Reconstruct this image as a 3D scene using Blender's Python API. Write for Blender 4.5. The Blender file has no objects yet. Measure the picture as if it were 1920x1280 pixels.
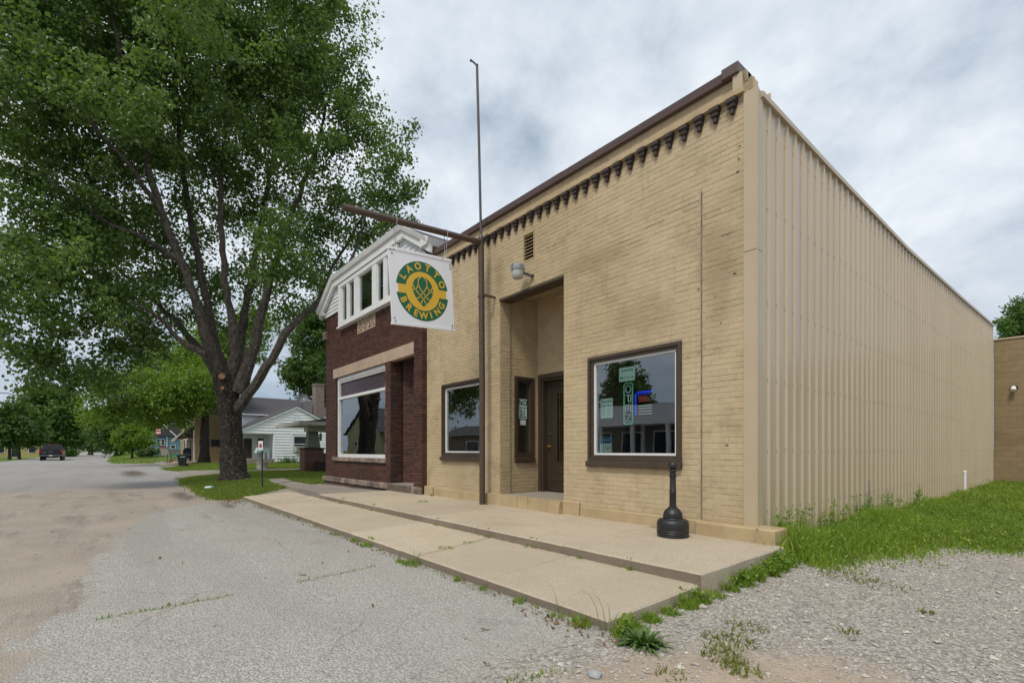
import bpy, bmesh, math, random
import numpy as np
from mathutils import Vector, Matrix

random.seed(11)
rng = np.random.default_rng(11)
R = math.radians
scn = bpy.context.scene
COL = scn.collection

# ------------------------------------------------------------------ camera
CZ = 1.36
AZ = math.atan2(760, 918)                        # heading, left of the street axis
FWD = (-math.cos(AZ), math.sin(AZ))
RGT = (math.sin(AZ), math.cos(AZ))
cam_d = bpy.data.cameras.new('camera')
cam = bpy.data.objects.new('camera', cam_d)
COL.objects.link(cam)
cam.location = (0, 0, CZ)
cam.rotation_euler = (R(90), 0, math.atan2(FWD[1], FWD[0]) - R(90))
cam_d.sensor_width = 36.0
cam_d.lens = 918 / 1920 * 36
cam_d.shift_y = 203 / 1920
cam_d.clip_start = 0.05
cam_d.clip_end = 3000
scn.camera = cam

# ------------------------------------------------------------------ sky, sun, exposure
SUN_EL, SUN_AZ = R(54), R(292)                   # azimuth measured from +X, counter-clockwise
w = bpy.data.worlds.new('World')
scn.world = w
w.use_nodes = True
nt = w.node_tree
nt.nodes.clear()
N = nt.nodes.new
L = nt.links.new
def mth(op, a=None, b=None, tree=None, clamp=False):
    t = tree or nt
    n = t.nodes.new('ShaderNodeMath'); n.operation = op; n.use_clamp = clamp
    for i, v in enumerate((a, b)):
        if v is None: continue
        if isinstance(v, (int, float)): n.inputs[i].default_value = v
        else: t.links.new(v, n.inputs[i])
    return n.outputs[0]
out = N('ShaderNodeOutputWorld'); bg = N('ShaderNodeBackground'); bg.inputs[1].default_value = 0.1
sky = N('ShaderNodeTexSky'); sky.sky_type = 'NISHITA'; sky.sun_disc = False
sky.sun_elevation = SUN_EL
sky.sun_rotation = R(90) - SUN_AZ
tc = N('ShaderNodeTexCoord')
sp = N('ShaderNodeSeparateXYZ'); L(tc.outputs['Generated'], sp.inputs[0])
zz = mth('ADD', mth('MAXIMUM', sp.outputs[2], 0.0), 0.48)
cx = mth('DIVIDE', sp.outputs[0], zz); cy = mth('DIVIDE', sp.outputs[1], zz)
cb = N('ShaderNodeCombineXYZ'); L(cx, cb.inputs[0]); L(cy, cb.inputs[1]); cb.inputs[2].default_value = 3.7
def wnoise(scale, detail, rough, dist=0.0, off=0.0):
    m = N('ShaderNodeMapping'); m.inputs['Location'].default_value = (off, off * .7, off)
    L(cb.outputs[0], m.inputs[0])
    n = N('ShaderNodeTexNoise'); n.inputs['Scale'].default_value = scale
    n.inputs['Detail'].default_value = detail; n.inputs['Roughness'].default_value = rough
    n.inputs['Distortion'].default_value = dist
    L(m.outputs[0], n.inputs[0]); return n.outputs[0]
n1 = wnoise(2.1, 8, 0.54, 0.15, 5.3)
n2 = wnoise(5.5, 8, 0.58, 0.15, 9.1)
n3 = wnoise(0.9, 6, 0.6, 0.4, 31.0)
nn = mth('ADD', mth('MULTIPLY', n1, 0.60), mth('MULTIPLY', n2, 0.40))
ramp = N('ShaderNodeValToRGB')
cr = ramp.color_ramp
cr.elements[0].position = 0.36; cr.elements[0].color = (2.25, 2.8, 3.5, 1)
cr.elements[1].position = 0.59; cr.elements[1].color = (5.35, 5.65, 6.0, 1)
e = cr.elements.new(0.49); e.color = (4.15, 4.6, 5.15, 1)
L(nn, ramp.inputs[0])
lowc = N('ShaderNodeMix'); lowc.data_type = 'RGBA'
mr = N('ShaderNodeMapRange'); mr.inputs[1].default_value = 0.0; mr.inputs[2].default_value = 0.34
mr.inputs[3].default_value = 0.85; mr.inputs[4].default_value = 0.0
L(sp.outputs[2], mr.inputs[0]); L(mr.outputs[0], lowc.inputs[0])
L(ramp.outputs[0], lowc.inputs[6]); lowc.inputs[7].default_value = (2.3, 2.9, 3.6, 1)
hole = N('ShaderNodeMapRange'); hole.inputs[1].default_value = 0.74; hole.inputs[2].default_value = 0.84
L(n3, hole.inputs[0])
mx = N('ShaderNodeMix'); mx.data_type = 'RGBA'
L(mth('MULTIPLY', hole.outputs[0], 0.6), mx.inputs[0]); L(lowc.outputs[2], mx.inputs[6]); L(sky.outputs[0], mx.inputs[7])
L(mx.outputs[2], bg.inputs[0]); L(bg.outputs[0], out.inputs[0])

sd = bpy.data.lights.new('sun', 'SUN')
sd.energy = 1.5; sd.angle = R(14); sd.color = (1.0, 0.94, 0.83)
so = bpy.data.objects.new('sun', sd); COL.objects.link(so)
sv = Vector((math.cos(SUN_EL) * math.cos(SUN_AZ), math.cos(SUN_EL) * math.sin(SUN_AZ), math.sin(SUN_EL)))
so.rotation_euler = sv.to_track_quat('Z', 'Y').to_euler()
so.location = (0, 0, 40)

scn.view_settings.view_transform = 'Standard'
scn.view_settings.look = 'None'
scn.view_settings.exposure = 0.72
scn.view_settings.gamma = 1.0
scn.view_settings.use_curve_mapping = False
scn.cycles.max_bounces = 8
scn.cycles.transparent_max_bounces = 12

# ------------------------------------------------------------------ helpers
def wm(o):
    m = o.matrix_basis.copy()
    if o.parent: m = wm(o.parent) @ o.matrix_parent_inverse @ m
    return m
def tag(o, label=None, cat=None, group=None, kind=None):
    if label: o['label'] = label
    if cat: o['category'] = cat
    if group: o['group'] = group
    if kind: o['kind'] = kind
    return o
def link(o, parent=None):
    COL.objects.link(o)
    if parent is not None:
        o.parent = parent; o.matrix_parent_inverse = wm(parent).inverted()
    return o
def thing(name, label, cat, loc, group=None, rz=0.0):
    o = bpy.data.objects.new(name, None); COL.objects.link(o)
    o.empty_display_size = 0.3
    o.location = loc; o.rotation_euler = (0, 0, rz)
    return tag(o, label, cat, group)
class MB:
    def __init__(s): s.v = []; s.f = []; s.sm = []
    def add(s, vs, fs, smooth=False):
        b = len(s.v); s.v += [tuple(v) for v in vs]
        s.f += [tuple(i + b for i in f) for f in fs]; s.sm += [smooth] * len(fs); return s
    def box(s, x0, x1, y0, y1, z0, z1):
        vs = [(x, y, z) for x in (x0, x1) for y in (y0, y1) for z in (z0, z1)]
        return s.add(vs, [(0, 1, 3, 2), (4, 6, 7, 5), (0, 4, 5, 1), (2, 3, 7, 6), (0, 2, 6, 4), (1, 5, 7, 3)])
    def obox(s, c, u, v, n, du, dv, dn):           # oriented box, half sizes
        c, u, v, n = Vector(c), Vector(u), Vector(v), Vector(n)
        vs = [c + u * a + v * b + n * k for a in (-du, du) for b in (-dv, dv) for k in (-dn, dn)]
        return s.add(vs, [(0, 1, 3, 2), (4, 6, 7, 5), (0, 4, 5, 1), (2, 3, 7, 6), (0, 2, 6, 4), (1, 5, 7, 3)])
    def cbox(s, x0, x1, y0, y1, z0, z1, c=0.006):  # chamfered box
        bm = bmesh.new()
        bmesh.ops.create_cube(bm, size=1)
        for v in bm.verts:
            v.co = (x0 + (v.co.x + .5) * (x1 - x0), y0 + (v.co.y + .5) * (y1 - y0), z0 + (v.co.z + .5) * (z1 - z0))
        bmesh.ops.bevel(bm, geom=bm.edges[:], offset=c, segments=1, affect='EDGES')
        bm.verts.index_update()
        s.add([v.co[:] for v in bm.verts], [[v.index for v in f.verts] for f in bm.faces]); bm.free(); return s
    def prism(s, pts, d, smooth=False):            # planar polygon (3D pts) extruded by vector d
        n = len(pts); d = Vector(d)
        vs = [Vector(p) for p in pts] + [Vector(p) + d for p in pts]
        fs = [tuple(range(n)), tuple(range(2 * n - 1, n - 1, -1))] + [(i, i + n, (i + 1) % n + n, (i + 1) % n) for i in range(n)]
        return s.add(vs, fs, smooth)
    def poly(s, pts): return s.add(pts, [tuple(range(len(pts)))])
    def tube(s, pts, rad, n=8, cap=True):
        pts = [Vector(p) for p in pts]
        if isinstance(rad, (int, float)): rad = [rad] * len(pts)
        vs = []; fs = []; u = None
        for i, p in enumerate(pts):
            t = (pts[min(i + 1, len(pts) - 1)] - pts[max(i - 1, 0)])
            if t.length < 1e-9: t = Vector((0, 0, 1))
            t.normalize()
            if u is None:
                a = Vector((0, 0, 1)) if abs(t.z) < .9 else Vector((1, 0, 0)); u = t.cross(a).normalized()
            else:
                u = (u - t * u.dot(t)).normalized()
            v = t.cross(u)
            for k in range(n):
                a = 2 * math.pi * k / n; vs.append(p + (u * math.cos(a) + v * math.sin(a)) * rad[i])
        for i in range(len(pts) - 1):
            for k in range(n):
                fs.append((i * n + k, i * n + (k + 1) % n, (i + 1) * n + (k + 1) % n, (i + 1) * n + k))
        if cap: fs += [tuple(range(n - 1, -1, -1)), tuple((len(pts) - 1) * n + k for k in range(n))]
        return s.add(vs, fs, True)
    def lathe(s, prof, c, n=24):
        vs = []; fs = []
        for r, z in prof:
            for k in range(n):
                a = 2 * math.pi * k / n; vs.append((c[0] + r * math.cos(a), c[1] + r * math.sin(a), c[2] + z))
        m = len(prof)
        for i in range(m - 1):
            for k in range(n): fs.append((i * n + k, i * n + (k + 1) % n, (i + 1) * n + (k + 1) % n, (i + 1) * n + k))
        fs += [tuple(range(n - 1, -1, -1)), tuple((m - 1) * n + k for k in range(n))]
        return s.add(vs, fs, True)
    def ball(s, c, r, nu=14, nv=8):
        pr = [(max(.001, r * math.sin(math.pi * i / nv)), -r * math.cos(math.pi * i / nv)) for i in range(nv + 1)]
        return s.lathe(pr, c, nu)
    def build(s, name, m, parent=None, kind=None, label=None, autosmooth=True):
        me = bpy.data.meshes.new(name); me.from_pydata(s.v, [], s.f)
        me.polygons.foreach_set('use_smooth', s.sm)
        bm = bmesh.new(); bm.from_mesh(me); bmesh.ops.recalc_face_normals(bm, faces=bm.faces); bm.to_mesh(me); bm.free()
        if any(s.sm):
            try: me.set_sharp_from_angle(angle=R(40))
            except Exception: pass
        me.materials.append(m)
        o = bpy.data.objects.new(name, me); link(o, parent)
        tag(o, label, None, None, kind); return o
def mesh_np(name, V, F, m, parent=None, kind=None, attrs=None, smooth=False):
    me = bpy.data.meshes.new(name)
    nv, nf, k = len(V), len(F), F.shape[1]
    me.vertices.add(nv); me.vertices.foreach_set('co', np.ascontiguousarray(V, np.float32).ravel())
    me.loops.add(nf * k); me.loops.foreach_set('vertex_index', np.ascontiguousarray(F, np.int32).ravel())
    me.polygons.add(nf); me.polygons.foreach_set('loop_start', np.arange(nf, dtype=np.int32) * k)
    try: me.polygons.foreach_set('loop_total', np.full(nf, k, np.int32))
    except Exception: pass
    me.polygons.foreach_set('use_smooth', np.full(nf, smooth))
    for an, av in (attrs or {}).items():
        a = me.attributes.new(an, 'FLOAT', 'POINT'); a.data.foreach_set('value', np.ascontiguousarray(av, np.float32))
    me.update(calc_edges=True); me.validate()
    me.materials.append(m)
    o = bpy.data.objects.new(name, me); link(o, parent); tag(o, None, None, None, kind); return o

# ------------------------------------------------------------------ materials
MATS = {}
def bsdf_mat(name):
    m = bpy.data.materials.new(name); m.use_nodes = True
    t = m.node_tree; b = t.nodes['Principled BSDF']; MATS[name] = m
    return m, t, b
def tnoise(t, vec, scale, detail=6, rough=.6, dist=0):
    n = t.nodes.new('ShaderNodeTexNoise'); n.inputs['Scale'].default_value = scale
    n.inputs['Detail'].default_value = detail; n.inputs['Roughness'].default_value = rough
    n.inputs['Distortion'].default_value = dist
    t.links.new(vec, n.inputs[0]); return n.outputs[0]
def trange(t, v, a, b, c=0., d=1., smooth=True):
    n = t.nodes.new('ShaderNodeMapRange')
    if smooth: n.interpolation_type = 'SMOOTHSTEP'
    for i, q in enumerate((a, b, c, d)): n.inputs[i + 1].default_value = q
    t.links.new(v, n.inputs[0]); return n.outputs[0]
def tmix(t, f, a, b, blend='MIX'):
    n = t.nodes.new('ShaderNodeMix'); n.data_type = 'RGBA'; n.blend_type = blend
    for sck, v in ((n.inputs[0], f), (n.inputs[6], a), (n.inputs[7], b)):
        if isinstance(v, (int, float)): sck.default_value = v
        elif isinstance(v, tuple): sck.default_value = v if len(v) == 4 else v + (1,)
        else: t.links.new(v, sck)
    return n.outputs[2]
def gpos(t, scale=None):
    g = t.nodes.new('ShaderNodeNewGeometry').outputs['Position']
    if scale:
        m = t.nodes.new('ShaderNodeMapping'); m.inputs['Scale'].default_value = scale
        t.links.new(g, m.inputs[0]); g = m.outputs[0]
    return g
def surf(name, c, c2=None, sc=3., rough=.8, bump=0., bsc=60., metal=0., spec=.5, c3=None, sc3=.5, th3=(.5, .7), stretch=None, rnd=0., amt=1.0):
    m, t, b = bsdf_mat(name)
    g = gpos(t, stretch)
    col = c + (1,)
    if c2:
        col = tmix(t, mth('MULTIPLY', trange(t, tnoise(t, g, sc), .3, .7), amt, t), c, c2)
    if c3:
        col = tmix(t, trange(t, tnoise(t, g, sc3, 7, .65), *th3), col, c3)
    if rnd:
        oi = t.nodes.new('ShaderNodeObjectInfo')
        col = tmix(t, 1.0, col, trange_rgb(t, oi.outputs['Random'], 1 - rnd, 1 + rnd), 'MULTIPLY')
    if isinstance(col, tuple): b.inputs['Base Color'].default_value = col
    else: t.links.new(col, b.inputs['Base Color'])
    b.inputs['Roughness'].default_value = rough; b.inputs['Metallic'].default_value = metal
    b.inputs['Specular IOR Level'].default_value = spec
    if bump:
        bp = t.nodes.new('ShaderNodeBump'); bp.inputs['Strength'].default_value = bump; bp.inputs['Distance'].default_value = .01
        t.links.new(tnoise(t, g, bsc, 5, .65), bp.inputs['Height']); t.links.new(bp.outputs[0], b.inputs['Normal'])
    return m
def trange_rgb(t, v, lo, hi):
    r = trange(t, v, 0, 1, lo, hi, False)
    cbn = t.nodes.new('ShaderNodeCombineColor')
    for i in range(3): t.links.new(r, cbn.inputs[i])
    return cbn.outputs[0]

# painted masonry, facade: patches of bare-looking tan, grime streaks, small chips to red brick
def painted_brick(name, c, c2, grime, chip, brand=.07, stains=()):
    m, t, b = bsdf_mat(name)
    g = gpos(t)
    col = tmix(t, trange(t, tnoise(t, g, .55, 5, .6, .4), .42, .66), c, c2)
    col = tmix(t, mth('MULTIPLY', trange(t, tnoise(t, g, 2.6, 8, .7), .48, .72), .55, t), col, grime)
    st = gpos(t, (7., 7., .55))
    col = tmix(t, mth('MULTIPLY', trange(t, tnoise(t, st, 1.0, 5, .7), .52, .78), .35, t), col, grime)
    col = tmix(t, trange(t, tnoise(t, g, 13., 6, .7), .735, .765), col, chip)
    for (sx, sz, ax, az) in stains:                     # brown water stains of their own shape on the wall
        mp = t.nodes.new('ShaderNodeMapping'); mp.inputs['Location'].default_value = (-sx / ax, 0, -sz / az); mp.inputs['Scale'].default_value = (1 / ax, 0, 1 / az)
        t.links.new(g, mp.inputs[0]); ln = t.nodes.new('ShaderNodeVectorMath'); ln.operation = 'LENGTH'; t.links.new(mp.outputs[0], ln.inputs[0])
        f_ = mth('MULTIPLY', trange(t, mth('ADD', ln.outputs['Value'], mth('MULTIPLY', tnoise(t, g, 1.9, 6, .65), 1.3, t), t), .75, 1.6, 1, 0), .62, t)
        col = tmix(t, f_, col, grime)
    oi = t.nodes.new('ShaderNodeObjectInfo'); gi = t.nodes.new('ShaderNodeNewGeometry')
    rn = mth('FRACT', mth('ADD', oi.outputs['Random'], gi.outputs['Random Per Island'], t), None, t)
    col = tmix(t, 1.0, col, trange_rgb(t, rn, 1 - brand, 1 + brand), 'MULTIPLY')
    t.links.new(col, b.inputs['Base Color']); b.inputs['Roughness'].default_value = .62
    b.inputs['Specular IOR Level'].default_value = .35
    bp = t.nodes.new('ShaderNodeBump'); bp.inputs['Strength'].default_value = .55; bp.inputs['Distance'].default_value = .006
    hh = mth('ADD', tnoise(t, g, 40, 6, .65), mth('MULTIPLY', tnoise(t, g, 9, 4, .6), 1.2, t), t)
    t.links.new(hh, bp.inputs['Height']); t.links.new(bp.outputs[0], b.inputs['Normal'])
    return m
M_beige = painted_brick('beige_painted_brick', (.495, .395, .25), (.44, .342, .208), (.31, .228, .132), (.20, .10, .06), .05, ((-4.2, 3.25, 1.0, .55), (-5.2, 4.35, 1.2, .22), (-7.55, 4.75, .22, .5), (-3.1, 3.6, .4, 1.2)))
M_joint = painted_brick('beige_painted_joint', (.45, .357, .224), (.40, .31, .19), (.19, .14, .09), (.05, .036, .025), 0)
M_bank = painted_brick('dark_red_brick', (.086, .037, .026), (.068, .030, .022), (.06, .03, .025), (.20, .13, .11), .32)
M_bankj = surf('dark_brick_joint', (.032, .019, .016), (.05, .032, .027), 6, .9)
M_wornjoint = surf('worn_joint_filler', (.25, .19, .13), (.14, .105, .075), 9, .9)
M_block = painted_brick('tan_painted_block', (.27, .195, .105), (.235, .165, .088), (.17, .12, .065), (.14, .1, .06), .05)
M_base = surf('painted_concrete_base', (.47, .36, .205), (.38, .28, .16), 3, .7, .5, 30, c3=(.22, .16, .1), sc3=2.2, th3=(.62, .8))
M_brown = surf('brown_trim_paint', (.062, .042, .027), (.05, .034, .022), 5, .5, .15, 40)
M_corbel = surf('dark_corbel_paint', (.05, .033, .028), (.035, .024, .02), 20, .7, .6, 60)
M_coping = surf('brown_coping_metal', (.105, .066, .06), (.085, .054, .05), 2, .42, .12, 8, c3=(.2, .15, .14), sc3=1.1, th3=(.62, .8))
M_door = surf('dark_brown_door_paint', (.042, .031, .018), (.035, .026, .016), 4, .4, .1, 30)
M_white = surf('white_paint', (.74, .74, .74), (.66, .67, .67), 2.5, .5, .15, 30)
M_vinyl = surf('white_vinyl', (.72, .74, .76), (.64, .66, .69), 1.5, .45, c3=(.5, .5, .49), sc3=.9, th3=(.6, .85))
M_hwhite = surf('white_clapboard_paint', (.84, .86, .88), (.78, .80, .83), 2, .55)
M_stone = surf('pinkish_limestone', (.46, .34, .25), (.38, .28, .21), 4, .85, .6, 50, c3=(.27, .2, .16), sc3=2, th3=(.58, .8))
M_stonedirty = surf('stained_limestone', (.36, .27, .21), (.10, .082, .07), 3.2, .9, .8, 25, c3=(.05, .043, .037), sc3=3.3, th3=(.5, .7))
M_roughstone = surf('rough_foundation_stone', (.16, .115, .09), (.085, .062, .05), 5, .95, 1., 14)
M_conc = None
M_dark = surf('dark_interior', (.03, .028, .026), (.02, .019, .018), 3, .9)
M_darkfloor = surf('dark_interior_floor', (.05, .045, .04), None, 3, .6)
M_curtain = surf('grey_curtain', (.32, .33, .34), (.2, .2, .21), 3, .9, stretch=(30, 30, 1))
M_black = surf('black_plastic', (.012, .012, .014), (.018, .018, .02), 8, .42, .2, 120)
M_chain = surf('galvanised_chain', (.45, .46, .47), (.3, .3, .31), 60, .4, metal=.9)
M_galv = surf('galvanised_steel', (.40, .42, .44), (.3, .31, .33), 12, .42, metal=.7)
M_pole = surf('brown_painted_steel', (.085, .052, .037), (.068, .042, .03), 6, .45, .25, 50, c3=(.13, .085, .06), sc3=3, th3=(.56, .75))
M_rod = surf('weathered_dark_steel', (.09, .088, .092), (.06, .056, .056), 6, .5, .2, 40)
M_brass = surf('polished_brass', (.75, .5, .14), None, 1, .22, metal=1.)
M_signw = surf('white_sign_panel', (.84, .845, .88), (.79, .80, .84), 1.6, .35)
M_sgreen = surf('sign_green', (.012, .125, .055), None, 1, .4)
M_syel = surf('sign_yellow', (.72, .44, .045), None, 1, .4)
M_smut = surf('bolt_grey', (.12, .12, .13), None, 1, .5, metal=.6)
M_mint = surf('mint_paper', (.50, .70, .64), (.46, .66, .60), 5, .7)
M_paper = surf('white_paper', (.62, .66, .64), None, 1, .7)
M_ink = surf('dark_ink', (.02, .028, .03), None, 1, .7)
M_inkg = surf('grey_green_ink', (.12, .25, .2), None, 1, .7)
M_teal = surf('teal_print', (.025, .20, .24), None, 1, .6)
M_navy = surf('navy_print', (.012, .06, .14), None, 1, .6)
M_red = surf('red_print', (.42, .03, .03), None, 1, .6)
M_shingle = surf('grey_shingle', (.085, .082, .09), (.05, .048, .054), 14, .95, .6, 20, c3=(.12, .115, .12), sc3=9, th3=(.5, .7), stretch=(1, 1, 4))
M_redbr = surf('porch_brick', (.17, .085, .065), (.10, .05, .042), 9, .9, .6, 18)
M_cream = surf('cream_trim', (.48, .46, .39), (.42, .40, .34), 3, .6)
M_greyp = surf('grey_column_paint', (.17, .165, .14), (.14, .135, .115), 4, .6)
M_tan = surf('tan_siding', (.36, .255, .125), (.31, .22, .11), 2, .6)
M_blue = surf('light_blue_siding', (.13, .30, .39), (.115, .27, .35), 2, .6)
M_chim = surf('grey_pink_chimney_brick', (.27, .21, .19), (.18, .13, .12), 12, .95, .8, 20)
M_teala = surf('teal_rail_paint', (.02, .19, .19), None, 1, .5)
M_navyp = surf('navy_blue_paint', (.014, .035, .085), None, 1, .45)
M_bin = surf('dark_grey_green_plastic', (.030, .040, .042), (.024, .033, .034), 3, .5)
M_truck = surf('black_car_paint', (.009, .009, .011), None, 1, .18)
M_tyre = surf('black_rubber', (.014, .014, .014), None, 1, .85)
M_tail = surf('red_tail_lens', (.35, .01, .015), None, 1, .25)
M_chrome = surf('chrome', (.6, .6, .62), None, 1, .2, metal=1.)
M_wood = surf('weathered_pole_wood', (.17, .13, .095), (.11, .085, .06), 9, .9, .5, 30, stretch=(8, 8, 1))
M_orange = surf('orange_plastic', (.5, .25, .08), None, 1, .6)
M_metal_side = None

def siding_metal():
    m, t, b = bsdf_mat('tan_ribbed_metal')
    g = gpos(t)
    c = tmix(t, trange(t, tnoise(t, gpos(t, (1, 1, .25)), 1.3, 5, .6), .35, .7), (.475, .387, .268), (.445, .357, .242))
    c = tmix(t, mth('MULTIPLY', trange(t, tnoise(t, gpos(t, (9, 9, .5)), 1.2, 5, .7), .6, .8), .3, t), c, (.30, .23, .15))
    t.links.new(c, b.inputs['Base Color'])
    b.inputs['Roughness'].default_value = .24; b.inputs['Specular IOR Level'].default_value = .7
    bp = t.nodes.new('ShaderNodeBump'); bp.inputs['Strength'].default_value = .06; bp.inputs['Distance'].default_value = .03
    t.links.new(tnoise(t, g, 2.2, 3, .5), bp.inputs['Height']); t.links.new(bp.outputs[0], b.inputs['Normal'])
    return m
M_siding = siding_metal()
M_trim = surf('tan_trim_metal', (.475, .387, .265), (.445, .357, .24), 1.5, .35, .05, 4)

def glass_mat(name, ior=1.75, tint=(.55, .6, .6)):
    m, t, b = bsdf_mat(name); t.nodes.remove(b)
    o = t.nodes['Material Output']
    tr = t.nodes.new('ShaderNodeBsdfTransparent'); tr.inputs[0].default_value = tint + (1,)
    gl = t.nodes.new('ShaderNodeBsdfGlossy'); gl.inputs['Roughness'].default_value = 0.0; gl.inputs[0].default_value = (.95, .97, 1, 1)
    ge = t.nodes.new('ShaderNodeNewGeometry'); dt = t.nodes.new('ShaderNodeVectorMath'); dt.operation = 'DOT_PRODUCT'
    t.links.new(ge.outputs['Incoming'], dt.inputs[0]); t.links.new(ge.outputs['Normal'], dt.inputs[1])
    r0 = ((ior - 1) / (ior + 1)) ** 2                # Schlick reflectance, the same from both sides of the thin pane
    fr = mth('ADD', mth('MULTIPLY', mth('POWER', mth('SUBTRACT', 1.0, mth('ABSOLUTE', dt.outputs['Value'], None, t), t), 5.0, t), 1 - r0, t), r0, t)
    bp = t.nodes.new('ShaderNodeBump'); bp.inputs['Strength'].default_value = .02; bp.inputs['Distance'].default_value = .05
    t.links.new(tnoise(t, gpos(t), 1.6, 2, .5), bp.inputs['Height'])
    t.links.new(bp.outputs[0], gl.inputs['Normal'])
    mxs = t.nodes.new('ShaderNodeMixShader')
    t.links.new(fr, mxs.inputs[0]); t.links.new(tr.outputs[0], mxs.inputs[1]); t.links.new(gl.outputs[0], mxs.inputs[2])
    t.links.new(mxs.outputs[0], o.inputs[0]); return m
M_glass = glass_mat('window_glass', 2.3, (.82, .85, .85))
M_prism = surf('purple_leaded_glass', (.045, .026, .036), (.07, .045, .058), 9, .25, .3, 30)
M_dglass = surf('dark_far_glass', (.016, .02, .03), (.03, .035, .045), 1.2, .12)
def emis(name, c, s):
    m, t, b = bsdf_mat(name); b.inputs['Base Color'].default_value = c + (1,)
    b.inputs['Emission Color'].default_value = c + (1,); b.inputs['Emission Strength'].default_value = s; return m
M_neonb = emis('blue_neon', (.02, .05, 1.), .38)
M_neonr = emis('red_neon', (.5, .06, .05), .14)
M_neonw = emis('pale_neon_tube', (.45, .55, .52), .10)
M_neong = emis('green_neon', (.12, .5, .34), .13)

def leaf_mat(name, ca, cb_, under, trans=.35):
    m, t, b = bsdf_mat(name); t.nodes.remove(b)
    o = t.nodes['Material Output']
    at = t.nodes.new('ShaderNodeAttribute'); at.attribute_name = 'tint'
    g = t.nodes.new('ShaderNodeNewGeometry')
    c = tmix(t, at.outputs['Fac'], ca, cb_)
    c = tmix(t, mth('MULTIPLY', g.outputs['Backfacing'], .45, t), c, under)
    d = t.nodes.new('ShaderNodeBsdfPrincipled'); d.inputs['Roughness'].default_value = .45; d.inputs['Specular IOR Level'].default_value = .4
    t.links.new(c, d.inputs['Base Color'])
    tl = t.nodes.new('ShaderNodeBsdfTranslucent')
    t.links.new(tmix(t, 1.0, c, (1.4, 1.5, .5), 'MULTIPLY'), tl.inputs[0])
    ms = t.nodes.new('ShaderNodeMixShader'); ms.inputs[0].default_value = trans
    t.links.new(d.outputs[0], ms.inputs[1]); t.links.new(tl.outputs[0], ms.inputs[2]); t.links.new(ms.outputs[0], o.inputs[0])
    return m
M_maple = leaf_mat('maple_leaf', (.055, .115, .022), (.155, .245, .052), (.17, .25, .10))
M_lleaf = leaf_mat('light_leaf', (.095, .185, .022), (.215, .31, .045), (.18, .26, .06), .45)
M_dleaf = leaf_mat('dark_leaf', (.05, .105, .025), (.105, .18, .04), (.1, .16, .05), .35)
M_mleaf = leaf_mat('mid_leaf', (.055, .125, .022), (.11, .20, .035), (.1, .17, .05), .35)
M_weed = leaf_mat('weed_leaf', (.10, .20, .022), (.29, .38, .055), (.17, .26, .05), .45)
M_weedy = leaf_mat('yellowish_weed', (.10, .14, .02), (.22, .22, .05), (.15, .18, .04), .4)
M_grass = leaf_mat('grass_blade', (.11, .18, .022), (.25, .29, .065), (.16, .22, .04), .4)
M_petal = surf('white_petal', (.65, .66, .58), None, 1, .7)
M_dryleaf = surf('dry_leaf', (.24, .12, .05), (.15, .075, .035), 20, .8)

def bark_mat(name, dark, light, pale, sc=1.):
    m, t, b = bsdf_mat(name)
    g = gpos(t, (1, 1, .3))
    vo = t.nodes.new('ShaderNodeTexVoronoi'); vo.inputs['Scale'].default_value = 16 * sc; t.links.new(g, vo.inputs[0])
    n = tnoise(t, gpos(t), 7 * sc, 8, .75)
    c = tmix(t, trange(t, n, .35, .65), dark, light)
    c = tmix(t, trange(t, tnoise(t, gpos(t), 15 * sc, 5, .7), .545, .64), c, pale)
    t.links.new(c, b.inputs['Base Color']); b.inputs['Roughness'].default_value = .95
    bp = t.nodes.new('ShaderNodeBump'); bp.inputs['Strength'].default_value = 1.; bp.inputs['Distance'].default_value = .04
    t.links.new(mth('ADD', n, vo.outputs['Distance'], t), bp.inputs['Height']); t.links.new(bp.outputs[0], b.inputs['Normal'])
    return m
M_bark = bark_mat('maple_bark', (.013, .010, .008), (.048, .037, .028), (.15, .14, .10))
M_limb = bark_mat('smooth_limb_bark', (.05, .041, .033), (.125, .104, .083), (.17, .15, .125), .8)
M_bark2 = bark_mat('brown_bark', (.03, .023, .018), (.06, .047, .038), (.085, .07, .06), .7)

# concrete of the pavement slabs
def concrete(name, a, b_, stain):
    m, t, b = bsdf_mat(name); g = gpos(t)
    c = tmix(t, trange(t, tnoise(t, g, 1.1, 6, .65), .35, .7), a, b_)
    c = tmix(t, mth('MULTIPLY', trange(t, tnoise(t, g, .8, 7, .7, .5), .55, .75), .55, t), c, stain)
    c = tmix(t, mth('MULTIPLY', trange(t, tnoise(t, g, 85, 4, .85), .42, .62), .75, t), c, (a[0] * .5, a[1] * .48, a[2] * .46))
    c = tmix(t, mth('MULTIPLY', trange(t, tnoise(t, g, 6, 6, .75), .52, .72), .35, t), c, (a[0] * .62, a[1] * .6, a[2] * .56))
    ge = t.nodes.new('ShaderNodeNewGeometry'); s_ = t.nodes.new('ShaderNodeSeparateXYZ'); t.links.new(ge.outputs['True Normal'], s_.inputs[0])
    oi = t.nodes.new('ShaderNodeObjectInfo'); c = tmix(t, 1.0, c, trange_rgb(t, oi.outputs['Random'], .93, 1.06), 'MULTIPLY')
    t.links.new(c, b.inputs['Base Color']); b.inputs['Roughness'].default_value = .9; b.inputs['Specular IOR Level'].default_value = .25
    bp = t.nodes.new('ShaderNodeBump'); bp.inputs['Strength'].default_value = .5; bp.inputs['Distance'].default_value = .006
    t.links.new(tnoise(t, g, 150, 4, .8), bp.inputs['Height']); t.links.new(bp.outputs[0], b.inputs['Normal'])
    return m
M_conc = concrete('pavement_concrete', (.555, .47, .36), (.49, .41, .31), (.375, .305, .23))
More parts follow.
